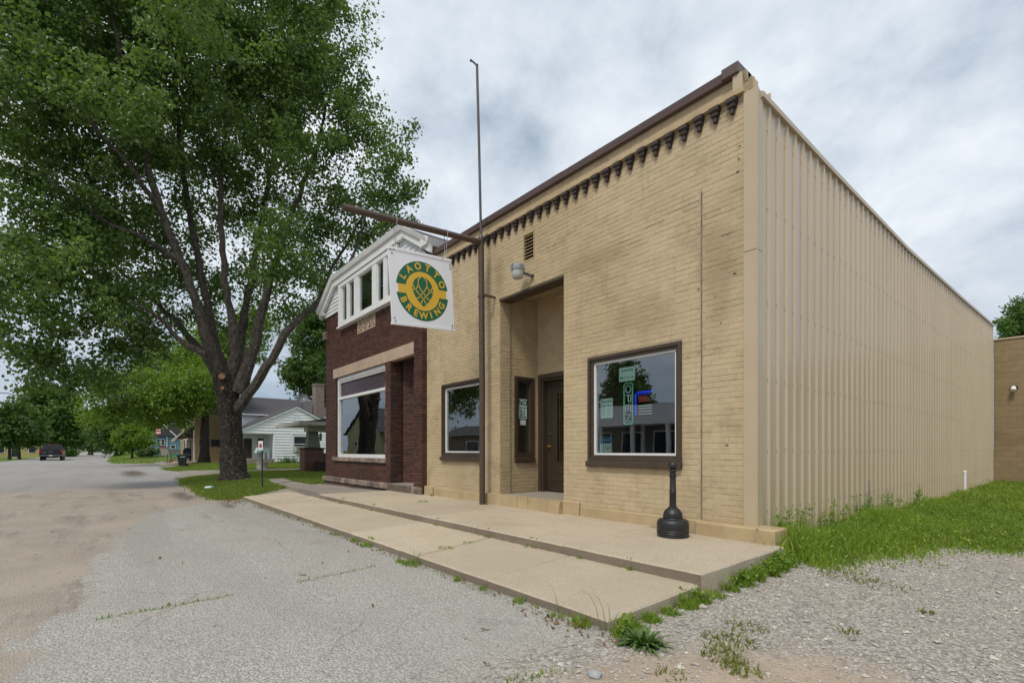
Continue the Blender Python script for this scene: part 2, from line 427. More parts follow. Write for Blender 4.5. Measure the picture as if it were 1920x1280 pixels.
M_conc_rough_shade = concrete('exposed_shaded_kerb_concrete', (.27, .22, .17), (.21, .17, .135), (.13, .108, .085))  # grimy exposed risers, with the shade on their fronts painted into the colour
M_concg = concrete('grey_path_concrete', (.33, .295, .25), (.28, .25, .215), (.2, .175, .15))

# the ground: chip-seal, dirt, gravel, road, soil - mixed by per-vertex region weights
def ground_mat():
    m, t, b = bsdf_mat('street_ground'); g = gpos(t)
    def att(n):
        a = t.nodes.new('ShaderNodeAttribute'); a.attribute_name = n; return a.outputs['Fac']
    wob = mth('ADD', mth('MULTIPLY', mth('SUBTRACT', tnoise(t, g, 1.7, 7, .7), .5, t), .9, t),
              mth('MULTIPLY', mth('SUBTRACT', tnoise(t, g, 14, 5, .7), .5, t), .55, t), t)
    def mask(n, lo=.38, hi=.62): return trange(t, mth('ADD', att(n), wob, t), lo, hi)
    # chip-seal aggregate
    v = t.nodes.new('ShaderNodeTexVoronoi'); v.inputs['Scale'].default_value = 75; t.links.new(g, v.inputs[0])
    bw = t.nodes.new('ShaderNodeRGBToBW'); t.links.new(v.outputs['Color'], bw.inputs[0])
    v2 = t.nodes.new('ShaderNodeTexVoronoi'); v2.inputs['Scale'].default_value = 38; t.links.new(g, v2.inputs[0])
    bw2 = t.nodes.new('ShaderNodeRGBToBW'); t.links.new(v2.outputs['Color'], bw2.inputs[0])
    seal = tmix(t, trange(t, bw.outputs[0], .15, .85, 0, 1, False), (.33, .312, .285), (.53, .508, .472))
    seal = tmix(t, mth('MULTIPLY', trange(t, v.outputs['Distance'], .35, .75), .6, t), seal, (.19, .178, .163))
    seal = tmix(t, mth('MULTIPLY', trange(t, tnoise(t, g, .9, 6, .65), .42, .7), .4, t), seal, (.335, .312, .285))
    seal = tmix(t, trange(t, tnoise(t, g, 3.1, 5, .6), .68, .73), seal, (.11, .085, .06))
    tr_ = trange(t, tnoise(t, gpos(t, (.09, 1.1, 1)), 1.1, 6, .6), .45, .62)           # worn tracks along the street
    seal = tmix(t, mth('MULTIPLY', tr_, .28, t), seal, (.24, .225, .205))
    ve = t.nodes.new('ShaderNodeTexVoronoi'); ve.voronoi_dimensions = '2D'; ve.feature = 'DISTANCE_TO_EDGE'; ve.inputs['Scale'].default_value = .55
    wn = t.nodes.new('ShaderNodeTexNoise'); wn.inputs['Scale'].default_value = 2.5; wn.inputs['Detail'].default_value = 6; t.links.new(g, wn.inputs[0])
    t.links.new(tmix(t, .22, g, wn.outputs['Color'], 'ADD'), ve.inputs[0])
    ck = mth('MULTIPLY', trange(t, ve.outputs['Distance'], .002, .007, 1, 0), trange(t, tnoise(t, g, .5, 4, .6), .47, .6), t)
    seal = tmix(t, mth('MULTIPLY', ck, .42, t), seal, (.10, .09, .08))
    seal = tmix(t, mth('MULTIPLY', trange(t, tnoise(t, g, 1.6, 7, .7, .6), .60, .72), .5, t), seal, (.17, .155, .14))
    # packed dirt
    dirt = tmix(t, trange(t, tnoise(t, g, 1.2, 8, .7), .35, .65), (.37, .315, .262), (.31, .262, .218))
    dirt = tmix(t, mth('MULTIPLY', trange(t, tnoise(t, gpos(t, (.25, 1.4, 1)), 1.6, 8, .7), .5, .66), .8, t), dirt, (.20, .172, .148))
    dirt = tmix(t, mth('MULTIPLY', trange(t, tnoise(t, g, 42, 5, .85), .5, .66), .65, t), dirt, (.44, .40, .36))
    dirt = tmix(t, mth('MULTIPLY', trange(t, tnoise(t, g, 26, 5, .85), .55, .7), .5, t), dirt, (.17, .145, .125))
    # smoother road asphalt
    road = tmix(t, trange(t, tnoise(t, gpos(t, (.12, 1, 1)), 1.2, 6, .6), .35, .7), (.33, .315, .30), (.285, .272, .26))
    road = tmix(t, mth('MULTIPLY', trange(t, tnoise(t, g, 60, 3, .8), .45, .65), .35, t), road, (.11, .105, .10))
    # crushed-stone ground under the loose stones
    grav = tmix(t, trange(t, bw2.outputs[0], .2, .8, 0, 1, False), (.29, .262, .228), (.47, .435, .39))
    grav = tmix(t, mth('MULTIPLY', trange(t, v2.outputs['Distance'], .4, .8), .7, t), grav, (.15, .135, .12))
    sand = tmix(t, trange(t, tnoise(t, g, 3, 7, .7), .35, .65), (.44, .345, .26), (.37, .29, .22))
    sand = tmix(t, mth('MULTIPLY', trange(t, tnoise(t, g, 70, 4, .8), .5, .68), .5, t), sand, (.25, .21, .18))
    soil_shade = tmix(t, trange(t, tnoise(t, g, 5, 7, .7), .35, .65), (.085, .068, .055), (.14, .115, .092))
    turf = tmix(t, trange(t, tnoise(t, g, 2.2, 8, .75), .35, .65), (.075, .13, .022), (.15, .20, .045))
    c = tmix(t, mask('dirt', .44, .56), seal, dirt)
    c = tmix(t, mask('road', .3, .7), c, road)
    c = tmix(t, mask('gravel', .42, .58), c, grav)
    c = tmix(t, mask('sand', .2, .6), c, sand)
    c = tmix(t, mask('soil_shade', .25, .8), c, soil_shade)
    c = tmix(t, mask('turf', .42, .58), c, turf)
    t.links.new(c, b.inputs['Base Color']); b.inputs['Roughness'].default_value = .92; b.inputs['Specular IOR Level'].default_value = .25
    bp = t.nodes.new('ShaderNodeBump'); bp.inputs['Strength'].default_value = .7; bp.inputs['Distance'].default_value = .012
    hh = mth('ADD', mth('MULTIPLY', v.outputs['Distance'], -1., t), mth('MULTIPLY', tnoise(t, g, 30, 5, .7), .8, t), t)
    t.links.new(hh, bp.inputs['Height']); t.links.new(bp.outputs[0], b.inputs['Normal'])
    return m
M_ground = ground_mat()
M_lawn = surf('lawn_turf', (.05, .105, .017), (.10, .165, .03), 2.5, .95, .9, 60, c3=(.15, .15, .06), sc3=1.1, th3=(.6, .8))
M_gravstone = None
def stone_mat():
    m, t, b = bsdf_mat('crushed_limestone')
    at = t.nodes.new('ShaderNodeAttribute'); at.attribute_name = 'tint'
    c = tmix(t, at.outputs['Fac'], (.24, .215, .19), (.51, .47, .42))
    t.links.new(c, b.inputs['Base Color']); b.inputs['Roughness'].default_value = .9; return m
M_gravstone = stone_mat()

# ------------------------------------------------------------------ lettering (built-in font, turned into meshes)
GLYPH = {}
def prep_text(strings):
    tmp = []
    for s, off in strings:
        cu = bpy.data.curves.new('lettering', 'FONT'); cu.body = s; cu.offset = off; cu.align_x = 'CENTER'; cu.align_y = 'CENTER'; cu.resolution_u = 3
        o = bpy.data.objects.new('lettering', cu); COL.objects.link(o); tmp.append((s, off, o))
    bpy.context.view_layer.update()
    dg = bpy.context.evaluated_depsgraph_get()
    for s, off, o in tmp:
        ev = o.evaluated_get(dg); me = ev.to_mesh()
        GLYPH[(s, off)] = ([tuple(v.co) for v in me.vertices], [tuple(p.vertices) for p in me.polygons])
        ev.to_mesh_clear()
    for s, off, o in tmp:
        cu = o.data; bpy.data.objects.remove(o); bpy.data.curves.remove(cu)
TXT = [(c, .03) for c in 'LAOTBREWING'] + [('BANK', .01), ('BANK', .06), ('OPEN', -.005), ('NO', .03), ('UNDER', .01), ('21', .03),
       ('Main Street', .01), ('Spring Hours', .02), ('ON TAP', .01), ('US MAIL', .02), ('NOTICE', 0.)]
prep_text(TXT)
def text_part(mb, key, c, u, v, size):
    vs, fs = GLYPH[key]; c, u, v = Vector(c), Vector(u), Vector(v)
    mb.add([c + u * (p[0] * size) + v * (p[1] * size) for p in vs], fs); return mb

# ------------------------------------------------------------------ terrain
def sstep(a, b, x):
    t = np.clip((np.asarray(x, float) - a) / (b - a), 0, 1); return t * t * (3 - 2 * t)
def gz(x, y):
    x = np.asarray(x, float); y = np.asarray(y, float)
    z = .11 + .14 * sstep(-15, -45, x) * sstep(3.2, 7, y)
    z = z + .85 * sstep(-58, -95, x) * sstep(-1, 5, y)
    z = z + .08 * sstep(1.8, 4.5, y) * sstep(-13.2, -15.5, x) * sstep(-40, -30, x)     # raised verge by the big tree
    z = z + .08 * sstep(5., 9, y) * sstep(-2.6, -1.5, x)
    z = z + .012 * np.sin(x * 1.3 + y * .4) * np.sin(y * 1.7 - x * .3)
    z = z + .14 * np.exp(-((x + 19.4) ** 2 + (y - 3.5) ** 2) / 1.6)
    return z
def gz1(x, y): return float(gz(x, y))
def grad_axis(lo, a, b, hi, fine, grow=1.16):
    mid = list(np.arange(a, b + 1e-6, fine)); l = []; s = fine; x = a
    while x > lo: s *= grow; x -= s; l.append(x)
    r = []; s = fine; x = b
    while x < hi: s *= grow; x += s; r.append(x)
    return np.array(l[::-1] + mid + r)
def poly_sd(px, py, poly):      # signed distance to polygon, positive inside
    P = np.array(poly, float); d = np.full(px.shape, 1e9); ins = np.zeros(px.shape, bool)
    for i in range(len(P)):
        a = P[i]; b = P[(i + 1) % len(P)]; e = b - a; wx = px - a[0]; wy = py - a[1]
        t = np.clip((wx * e[0] + wy * e[1]) / max(1e-9, e @ e), 0, 1)
        d = np.minimum(d, np.hypot(wx - t * e[0], wy - t * e[1]))
        c = ((a[1] > py) != (b[1] > py)) & (px < e[0] * (py - a[1]) / (e[1] if abs(e[1]) > 1e-12 else 1e-12) + a[0])
        ins ^= c
    return np.where(ins, d, -d)
PAD = [(-3.7, -.45), (-5.05, -.27), (-7., -.13), (-9.9, .26), (-12., .7), (-13.2, 1.45), (-13.6, 3), (-2.1, 4), (-2.15, 2.5), (-2.0, 1.8), (-1.5, 0), (-1., -3), (-2.8, -3)]
LAWN_MAIN = [(-13.75, 2.35), (-14.1, 2.1), (-16., 2.05), (-18.5, 2.15), (-21., 2.2), (-24.5, 2.5), (-26.5, 3.1), (-28., 4.5), (-34, 4.1), (-33.5, 3.1), (-37, 2.75), (-41, 3.0), (-44, 4.2), (-50, 5.6), (-50.5, 6.4), (-45, 8), (-46, 40), (-17.4, 40), (-17.4, 5.3), (-16.9, 5.0), (-15.9, 4.05), (-14.6, 3.0)]
ISLAND = [(-58, .4), (-57.5, 3.3), (-66, 7.5), (-75, 16), (-160, 40), (-170, 1.5), (-90, .4), (-66, 0)]
LEFT = [(-54, -10), (-60, -8.6), (-75, -8.3), (-105, -8.3), (-200, -9.5), (-200, -80), (-54, -80)]
WEEDBED = [(-2.62, 6.0), (-2.1, 6.0), (-1.75, 6.6), (-1.4, 8.0), (-.8, 8.5), (.4, 9.4), (2.2, 14), (3.2, 26), (-2.62, 26)]
xs = grad_axis(-900, -21, 4.0, 60, .11); ys = grad_axis(-300, -3.5, 7.5, 700, .11)
GX, GY = np.meshgrid(xs, ys, indexing='ij')
gx, gy = GX.ravel(), GY.ravel()
def m01(sd, wdt): return np.clip(.5 + sd / (2 * wdt), 0, 1)
pad = m01(poly_sd(gx, gy, PAD), .5)
dirt = 1 - pad
roadm = m01(np.minimum(-2.9 - gy + 1.6 * sstep(-14, -30, gx) + 1.2 * np.sin(gx * .35) * .3, gy + 8.4), 1.2) * sstep(-9, -15, gx)
apron = m01(poly_sd(gx, gy, [(-24, -2), (-24, 1.9), (-33, 2.6), (-44, 3.2), (-58, 5), (-60, .3), (-62, -2)]), 1.5) * .9
roadm = np.maximum(roadm, apron * sstep(-22, -34, gx))
roadm = np.maximum(roadm, .72 * sstep(-15, -24, gx) * (gy > -9))
gravelm = m01(gx + 2.25 + .12 * (gy - 2) * (gy < 2), .45) * m01(gy - .4, .8)
gravelm = np.maximum(gravelm, m01(gx + 2.3, .4) * (gy > 3))
sandm = np.maximum(m01(poly_sd(gx, gy, [(-1.7, 2.2), (-1.45, 3.0), (-.95, 3.2), (-.5, 3.1), (.2, 3.3), (.5, 1.4), (-1.2, .75), (-1.85, 1.4)]), .55) * 1.0,
                   .55 * m01(poly_sd(gx, gy, [(-.8, 7.6), (.4, 9), (2, 9), (1.5, 6.5), (.2, 5.8)]), .6))
soil_shadem = np.zeros_like(gx)
for (sx, sy, ax, ay, s_) in ((-16., 1.6, 2.1, .36, .75), (-12.7, 2.1, 1.1, .2, .6), (-11.3, 1.42, 2.8, .12, .45), (-12.4, .85, 2.6, .10, .42), (-33, 1.1, 6, .7, .8), (-13.4, -.55, 1.8, .4, .38), (-17.5, .2, 2.4, .4, .42)):  # dark soil patches; those near the big tree have its shade painted in
    soil_shadem = np.maximum(soil_shadem, s_ * np.exp(-((gx - sx) / ax) ** 2 - ((gy - sy) / ay) ** 2))
soil_shadem = np.maximum(soil_shadem, .62 * np.exp(-((gy - 2.60) / .07) ** 2) * (gx > -13.6) * (gx < -2.1))   # soil caught along the kerb
soil_shadem = np.maximum(soil_shadem, .8 * np.exp(-((gx + 2.2) / .12) ** 2) * (gy > 2.6) * (gy < 5.8))
soil_shadem = np.maximum(soil_shadem, .9 * m01(poly_sd(gx, gy, WEEDBED), .4))
turfm = np.maximum.reduce([m01(poly_sd(gx, gy, q), .3) for q in (ISLAND, LEFT)])
turfm = np.maximum(turfm, sstep(-175, -190, gx) * (np.abs(gy + 4) > 6))
turfm = np.maximum(turfm, sstep(-120, -140, gx) * (gy > 3)); turfm = np.maximum(turfm, (gy > 42) * 1.)
turfm = np.maximum(turfm, m01(poly_sd(gx, gy, LAWN_MAIN), .25))
gzv = gz(gx, gy)
nxs, nys = len(xs), len(ys)
ii = np.arange(nxs * nys).reshape(nxs, nys)
F = np.stack([ii[:-1, :-1], ii[1:, :-1], ii[1:, 1:], ii[:-1, 1:]], -1).reshape(-1, 4)
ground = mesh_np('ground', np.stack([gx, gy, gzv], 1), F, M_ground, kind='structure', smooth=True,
                 attrs={'dirt': dirt, 'road': roadm, 'gravel': gravelm, 'sand': sandm, 'soil_shade': soil_shadem, 'turf': turfm})
ground['label'] = 'street and parking ground of chip-seal, dirt, gravel and grass'

# seam in the chip-seal with grass in it, and a few dry leaves / stones
def strip(name, left, right, mat, dz=.012, n=24, m_=5, th=None, parent=None, label=None):
    left = np.array(left, float); right = np.array(right, float)
    def rs(P):
        d = np.r_[0, np.cumsum(np.hypot(*np.diff(P, axis=0).T))]; t = np.linspace(0, d[-1], n)
        return np.stack([np.interp(t, d, P[:, 0]), np.interp(t, d, P[:, 1])], 1)
    a, b = rs(left), rs(right); V = []
    for i in range(n):
        for k in range(m_):
            p = a[i] + (b[i] - a[i]) * k / (m_ - 1); V.append((p[0], p[1], gz1(p[0], p[1]) + dz))
    V = np.array(V); ii = np.arange(n * m_).reshape(n, m_)
    F = np.stack([ii[:-1, :-1], ii[1:, :-1], ii[1:, 1:], ii[:-1, 1:]], -1).reshape(-1, 4)
    o = mesh_np(name, V, F, mat, parent, kind='structure' if parent is None else None)
    if label: o['label'] = label
    return o
strip('drive', [(-25.0, 2.2), (-26.5, 3.6), (-27.5, 5.5), (-28.5, 9.3), (-29.2, 14)], [(-33., 3.2), (-31.6, 4.2), (-29.6, 5.7), (-30.4, 9.4), (-31, 14)], M_concg, .03, label='pale concrete drive crossing the verge behind the big tree')
strip('footpath', [(-58.5, 4.2), (-66, 8.8), (-80, 14)], [(-57, 4.6), (-65, 10), (-79, 16)], M_concg, .05, label='narrow footpath across the far lawn')
strip('forecourt', [(-45.2, 2.9), (-52, 4.0), (-60, 5.6)], [(-49.5, 6.0), (-54.3, 6.6), (-61.5, 8.6)], M_conc, .06, label='pale concrete forecourt before the tan post building')

# ------------------------------------------------------------------ walls with openings, bricks
def cells(x0, x1, z0, z1, holes):
    X = sorted({x0, x1, *[min(max(h[i], x0), x1) for h in holes for i in (0, 1)]})
    Z = sorted({z0, z1, *[min(max(h[i], z0), z1) for h in holes for i in (2, 3)]})
    for i in range(len(X) - 1):
        for k in range(len(Z) - 1):
            cx_, cz_ = (X[i] + X[i + 1]) / 2, (Z[k] + Z[k + 1]) / 2
            if not any(h[0] < cx_ < h[1] and h[2] < cz_ < h[3] for h in holes): yield X[i], X[i + 1], Z[k], Z[k + 1]
def lay(x0, x1, z0, z1, holes, course, length, joint, r, phase=0, minl=.05, skip=0.):
    """list of bricks (xc, zc, w, h) in running bond"""
    res = []; n = int(round((z1 - z0) / course)); ch = (z1 - z0) / n
    for k in range(n):
        a, b = z0 + k * ch, z0 + (k + 1) * ch
        iv = [(x0, x1)]
        for h in holes:
            if h[2] < b - .3 * ch and h[3] > a + .3 * ch:
                nv = []
                for s, e_ in iv:
                    if h[1] <= s or h[0] >= e_: nv.append((s, e_)); continue
                    if h[0] > s: nv.append((s, h[0]))
                    if h[1] < e_: nv.append((h[1], e_))
                iv = nv
        ph = (.5 if (k + phase) % 2 else 0) * length + r.uniform(-.015, .015)
        for s, e_ in iv:
            x = math.floor((s - x0 - ph) / length) * length + x0 + ph
            while x < e_:
                u0, u1 = max(x, s), min(x + length, e_)
                x += length
                if u1 - u0 < minl: continue
                if skip and r.random() < skip: continue
                res.append(((u0 + u1) / 2, (a + b) / 2, u1 - u0 - joint, ch - joint))
    return res
def unit_brick(name, mat):
    mb = MB(); a, c, d = .5, .465, .40; z2 = .40
    vs = []
    for (hx, hz, y) in ((.5, .5, 0), (.5, .5, -.62), (.47, .40, -1.)):
        vs += [(-hx, y, -hz), (hx, y, -hz), (hx, y, hz), (-hx, y, hz)]
    fs = [(8, 9, 10, 11)]
    for o_ in (0, 4): fs += [(o_ + i, o_ + (i + 1) % 4, o_ + 4 + (i + 1) % 4, o_ + 4 + i) for i in range(4)]
    me = bpy.data.meshes.new(name); me.from_pydata(vs, [], fs); me.materials.append(mat)
    bm = bmesh.new(); bm.from_mesh(me); bmesh.ops.recalc_face_normals(bm, faces=bm.faces); bm.to_mesh(me); bm.free()
    return me, np.array(vs), fs
def place_bricks(parent, lists, mat, name, limit, r, jig=.0015, big_first=None):
    """lists: [(bricks, origin, u, n, depth)] - the nearest `limit` become objects, the rest one joined part"""
    me, uv, uf = unit_brick(name, mat); allb = []
    for bricks, o, u, n, dep in lists:
        o, u, n = Vector(o), Vector(u), Vector(n)
        for (xc, zc, ww, hh) in bricks:
            p = o + u * xc + Vector((0, 0, zc)); d = p.x * FWD[0] + p.y * FWD[1]
            fac = abs((p - cam.location).normalized().dot(n)) * ww * hh / d ** 2
            lat = (p.x * RGT[0] + p.y * RGT[1]) / d
            if abs(lat) > 1.1: fac *= .01
            allb.append((fac, p, u, n, ww, hh, dep))
    allb.sort(key=lambda q: -q[0])
    quads = [f for f in uf]
    V = []; Fq = []
    for i, (_, p, u, n, ww, hh, dep) in enumerate(allb):
        k = dep * r.uniform(.3, 1.2); rot = r.uniform(-.007, .007)
        u2 = (u + Vector((0, 0, rot))).normalized(); z2 = Vector((0, 0, 1))
        q_ = p.dot(u); p2 = p + Vector((0, 0, r.uniform(-jig, jig) + .0045 * math.sin(1.1 * q_ + 2.1 * p.z) * math.sin(.43 * q_ + 3.7 * p.z)))
        Mx = Matrix(((u2.x * ww, -n.x * k, z2.x * hh, p2.x), (u2.y * ww, -n.y * k, z2.y * hh, p2.y), (u2.z * ww, -n.z * k, z2.z * hh, p2.z), (0, 0, 0, 1)))
        if i < limit:
            o = bpy.data.objects.new(name, me); o.matrix_world = Mx; link(o)
            o.parent = parent; o.matrix_parent_inverse = wm(parent).inverted()
        else:
            b = len(V); V += [Mx @ Vector(q) for q in uv]; Fq += [tuple(j + b for j in f) for f in quads]
    if V:
        o = mesh_np(name + '_rows', np.array([tuple(v) for v in V]), np.array(Fq), mat, parent, kind='stuff')

# ================================================================== PAVEMENT
def slab(parent, x0, x1, y0, y1, z0, z1, mat=None, tilt=0.0, c=.018, sk=(0, 0)):
    bm = bmesh.new()
    nx = max(2, int((x1 - x0) / .16)); ny = max(2, int((y1 - y0) / .3))
    # top sheet with slightly worn, uneven arris; skirt below
    gv = [[bm.verts.new((x0 + (x1 - x0) * i / nx, y0 + (y1 - y0) * j / ny, z1 + random.uniform(-.0015, .0015) + tilt * (i / nx - .5))) for j in range(ny + 1)] for i in range(nx + 1)]
    for i in range(nx):
        for j in range(ny): bm.faces.new((gv[i][j], gv[i + 1][j], gv[i + 1][j + 1], gv[i][j + 1]))
    ring = [gv[i][0] for i in range(nx + 1)] + [gv[nx][j] for j in range(1, ny + 1)] + [gv[i][ny] for i in range(nx - 1, -1, -1)] + [gv[0][j] for j in range(ny - 1, 0, -1)]
    cx_, cy_ = (x0 + x1) / 2, (y0 + y1) / 2
    for v in ring:                                   # rounded, worn edge
        sx = -1 if abs(v.co.x - x0) < 1e-4 else (1 if abs(v.co.x - x1) < 1e-4 else 0)
        sy = -1 if abs(v.co.y - y0) < 1e-4 else (1 if abs(v.co.y - y1) < 1e-4 else 0)
        k = c * random.uniform(.85, 1.2)
        v.co.x -= sx * k; v.co.y -= sy * k
    mid = []; low = []
    for v in ring:
        sx = -1 if v.co.x < x0 + .06 else (1 if v.co.x > x1 - .06 else 0)
        sy = -1 if v.co.y < y0 + .06 else (1 if v.co.y > y1 - .06 else 0)
        k = c * random.uniform(.9, 1.15)
        p = v.co + Vector((sx * k, sy * k, -c * random.uniform(.9, 1.15)))
        mid.append(bm.verts.new(p)); low.append(bm.verts.new((p.x + random.uniform(-.004, .004), p.y + random.uniform(-.004, .004), z0)))
    n = len(ring); risers = []
    for i in range(n):
        j = (i + 1) % n
        bm.faces.new((ring[i], mid[i], mid[j], ring[j]))
        f = bm.faces.new((mid[i], low[i], low[j], mid[j])); risers.append(f)
    for v in bm.verts:                               # joints run slightly askew
        f_ = (v.co.x - x0) / (x1 - x0); v.co.x -= (sk[0] + (sk[1] - sk[0]) * f_) * (v.co.y - y0)
    bmesh.ops.recalc_face_normals(bm, faces=bm.faces)
    bm.normal_update()
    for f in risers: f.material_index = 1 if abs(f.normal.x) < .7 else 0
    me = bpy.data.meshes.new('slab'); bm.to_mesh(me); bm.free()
    me.materials.append(mat or M_conc); me.materials.append(M_conc_rough_shade)
    o = bpy.data.objects.new('slab', me); link(o, parent); return o
upper = tag(thing('upper_pavement', 'raised upper pavement slabs along the tan brick front', None, (-7, 4.9, .29)), kind='structure')
del upper['label']
for a, b, s0, s1 in ((-12.1, -8.755, 0, .08), (-8.745, -7.03, .08, .08), (-7.02, -5.56, .08, .10), (-5.545, -3.895, .10, .08), (-3.885, -2.215, .08, .02)):
    slab(upper, a, b, 3.955, 5.99 if b < -2.5 else 5.78, -.1, .29 + random.uniform(-.002, .002), c=.014, sk=(s0, s1))
lower = tag(thing('lower_pavement', None, None, (-8, 3.3, .19)), kind='structure')
for a, b, s0, s1 in ((-13.8, -11.2, .6, .6), (-11.17, -9.0, .6, .25), (-8.99, -6.83, .25, .2), (-6.82, -4.87, .2, .30), (-4.84, -3.575, .30, .16), (-3.568, -2.175, .16, .05)):
    slab(lower, a, b, 2.655, 3.99, -.1, .19 + random.uniform(-.002, .002), c=.014, sk=(s0, s1))
def slab_crack(parent, pts, z):
    V = []
    for i, (x, y) in enumerate(pts):
        ww = .004 * random.uniform(.4, 1.4); V += [(x - ww, y - ww, z), (x + ww, y + ww, z)]
    mb = MB(); mb.add(V, [(2 * i, 2 * i + 2, 2 * i + 3, 2 * i + 1) for i in range(len(pts) - 1)]); mb.build('crack', M_corbel, parent)
def wander(x0, y0, x1, y1, n=14, a=.03): return [(x0 + (x1 - x0) * k / n + random.uniform(-a, a), y0 + (y1 - y0) * k / n + random.uniform(-a, a)) for k in range(n + 1)]
slab_crack(lower, wander(-9.4, 3.92, -9.9, 3.3, 12), .1945); slab_crack(lower, wander(-6.1, 2.7, -5.6, 3.0, 8, .02), .1945)
slab_crack(lower, wander(-12.9, 4.0, -11.6, 2.75, 16, .04), .1945); slab_crack(upper, wander(-8.1, 4.0, -7.6, 4.9, 14), .2945); slab_crack(upper, wander(-3.3, 3.99, -3.1, 4.25, 6, .015), .2945)
walk = tag(thing('side_walk', None, None, (-16, 4.6, .25)), kind='structure')
for poly, z in (([(-12.12, 4.15), (-14.4, 4.2), (-14.9, 5.05), (-12.12, 5.74)], .275), ([(-14.42, 4.2), (-17.2, 4.25), (-18.2, 5.05), (-14.92, 5.05)], .255), ([(-17.25, 4.25), (-19.9, 4.5), (-20.3, 5.25), (-18.25, 5.05)], .27)):
    MB().prism([(x, y, z) for x, y in poly], (0, 0, -.3)).build('slab', M_concg, walk)

# ================================================================== BREWERY BUILDING
YF = 5.936
brew = thing('brewery_building', 'tan painted brick storefront with ribbed metal side wall and brown corbels', 'building', (-6.5, 6, .29))
RW = (-5.25, -3.60, 1.10, 2.82); LW = (-9.68, -8.10, 1.12, 2.84); RC = (-7.54, -5.80, .0, 4.30); VT = (-6.84, -6.53, 4.80, 5.32)
holes = [RW, LW, RC, VT]
wl = MB()
for a, b, c, d in cells(-10.38, -2.72, 0., 5.90, holes): wl.box(a, b, YF, 6.2, c, d)
wl.build('front_wall', M_joint, brew)
r_ = random.Random(5)
GR = (-3.332, -3.308, .45, 4.70)
bh = holes + [GR]
fb = lay(-10.38, -2.76, .46, 5.65, bh, .0705, .212, .0055, r_)
fb += [(x, z, ww, hh) for x, z, ww, hh in lay(-10.38, -2.90, 5.715, 5.895, [], .0735, .212, .0055, r_)]
# recess brick faces
lw_y = [(6.33, 6.87, 1.10, 2.86)]
rb = lay(6.2, 6.95, .50, 4.4, lw_y, .0705, .212, .006, r_)
rb2 = lay(-7.56, -5.80, .50, 4.5, [(-7.53, -6.30, .4, 2.92)], .0705, .212, .006, r_)
rj = lay(5.94, 6.19, .50, 4.28, [], .0705, .25, .006, r_)
place_bricks(brew, [(fb, (0, YF, 0), (1, 0, 0), (0, -1, 0), .0048), (rb, (-7.57, 0, 0), (0, 1, 0), (1, 0, 0), .005),
                    (rb2, (0, 6.95, 0), (1, 0, 0), (0, -1, 0), .005), (rj, (-7.54, 0, 0), (0, 1, 0), (1, 0, 0), .005)], M_beige, 'brick', 300, r_)
MB().box(-3.330, -3.310, YF - .0025, YF + .003, .46, 4.70).build('expansion_joint', M_wornjoint, brew)
def crack(pts, w0=.012):
    mb = MB(); V = []
    for i, (x, z) in enumerate(pts):
        ww = w0 * r_.uniform(.35, 1.3); V += [(x, YF - .0066, z - ww / 2), (x, YF - .0066, z + ww / 2)]
    mb.add(V, [(2 * i, 2 * i + 2, 2 * i + 3, 2 * i + 1) for i in range(len(pts) - 1)]); mb.build('wall_crack', M_corbel, brew)
def course_z(z): n = round((z - .46) / ((5.65 - .46) / 74)); return .46 + n * (5.65 - .46) / 74
for xa, xb, z in ((-4.75, -4.25, 4.47), (-4.2, -3.85, 4.54), (-3.8, -3.36, 4.61), (-4.5, -4.25, 4.40), (-3.29, -3.06, 4.38), (-3.05, -2.9, 4.03), (-6.2, -5.98, 4.9)):
    zc = course_z(z); n = max(4, int((xb - xa) / .04)); crack([(xa + (xb - xa) * k / n, zc + r_.uniform(-.004, .004)) for k in range(n + 1)], .0055)
for x, z, q_ in ((-2.88, 3.52, .028), (-3.06, 2.95, .018), (-3.36, 3.45, .022), (-2.98, 1.42, .025), (-3.13, 3.3, .014), (-2.83, 4.9, .02), (-2.85, 4.75, .025), (-2.82, 5.05, .02)):
    q_ *= .75; MB().add([(x + q_ * r_.uniform(.6, 1.4) * math.cos(a), YF - .0068, z + q_ * r_.uniform(.4, .8) * math.sin(a)) for a in np.linspace(0, 2 * math.pi, 9, endpoint=False)], [tuple(range(9))]).build('paint_chip', M_roughstone, brew)
# recess
rw = MB()
for a, b, c, d in cells(6.2, 7.3, .3, 4.7, lw_y): rw.box(-7.80, -7.57, a, b, c, d)
rw.box(-5.80, -5.55, 6.2, 7.3, .3, 4.7)
for a, b, c, d in cells(-7.57, -5.80, .3, 4.7, [(-7.53, -6.30, .3, 2.92)]): rw.box(a, b, 6.95, 7.15, c, d)
rw.build('recess_wall', M_joint, brew)
MB().prism([(-7.60, 6.2, 4.36), (-7.60, 6.97, 4.50), (-7.60, 6.97, 4.7), (-7.60, 6.2, 4.7)], (2.0, 0, 0)).build('recess_ceiling', M_base, brew)
MB().box(-7.545, -5.795, 5.922, 6.205, 4.262, 4.305).build('lintel', M_brown, brew)
bs = MB()
bs.cbox(-3.30, -2.34, 5.74, 6.10, .25, .455, .012)
bs.build('plinth', M_base, brew)
for a, b, t, y in ((-5.40, -3.31, .452, 5.895), (-10.0, -7.93, .47, 5.90)):
    MB().cbox(a, b, y, 5.95, .2, t, .01).build('base_course', M_base, brew)
for a, b, t, y in ((-5.78, -5.41, .515, 5.875), (-10.385, -10.01, .50, 5.86)):
    MB().cbox(a, b, y, 5.95, .2, t, .012).build('base_block', M_base, brew)
st = MB(); xx = -7.92
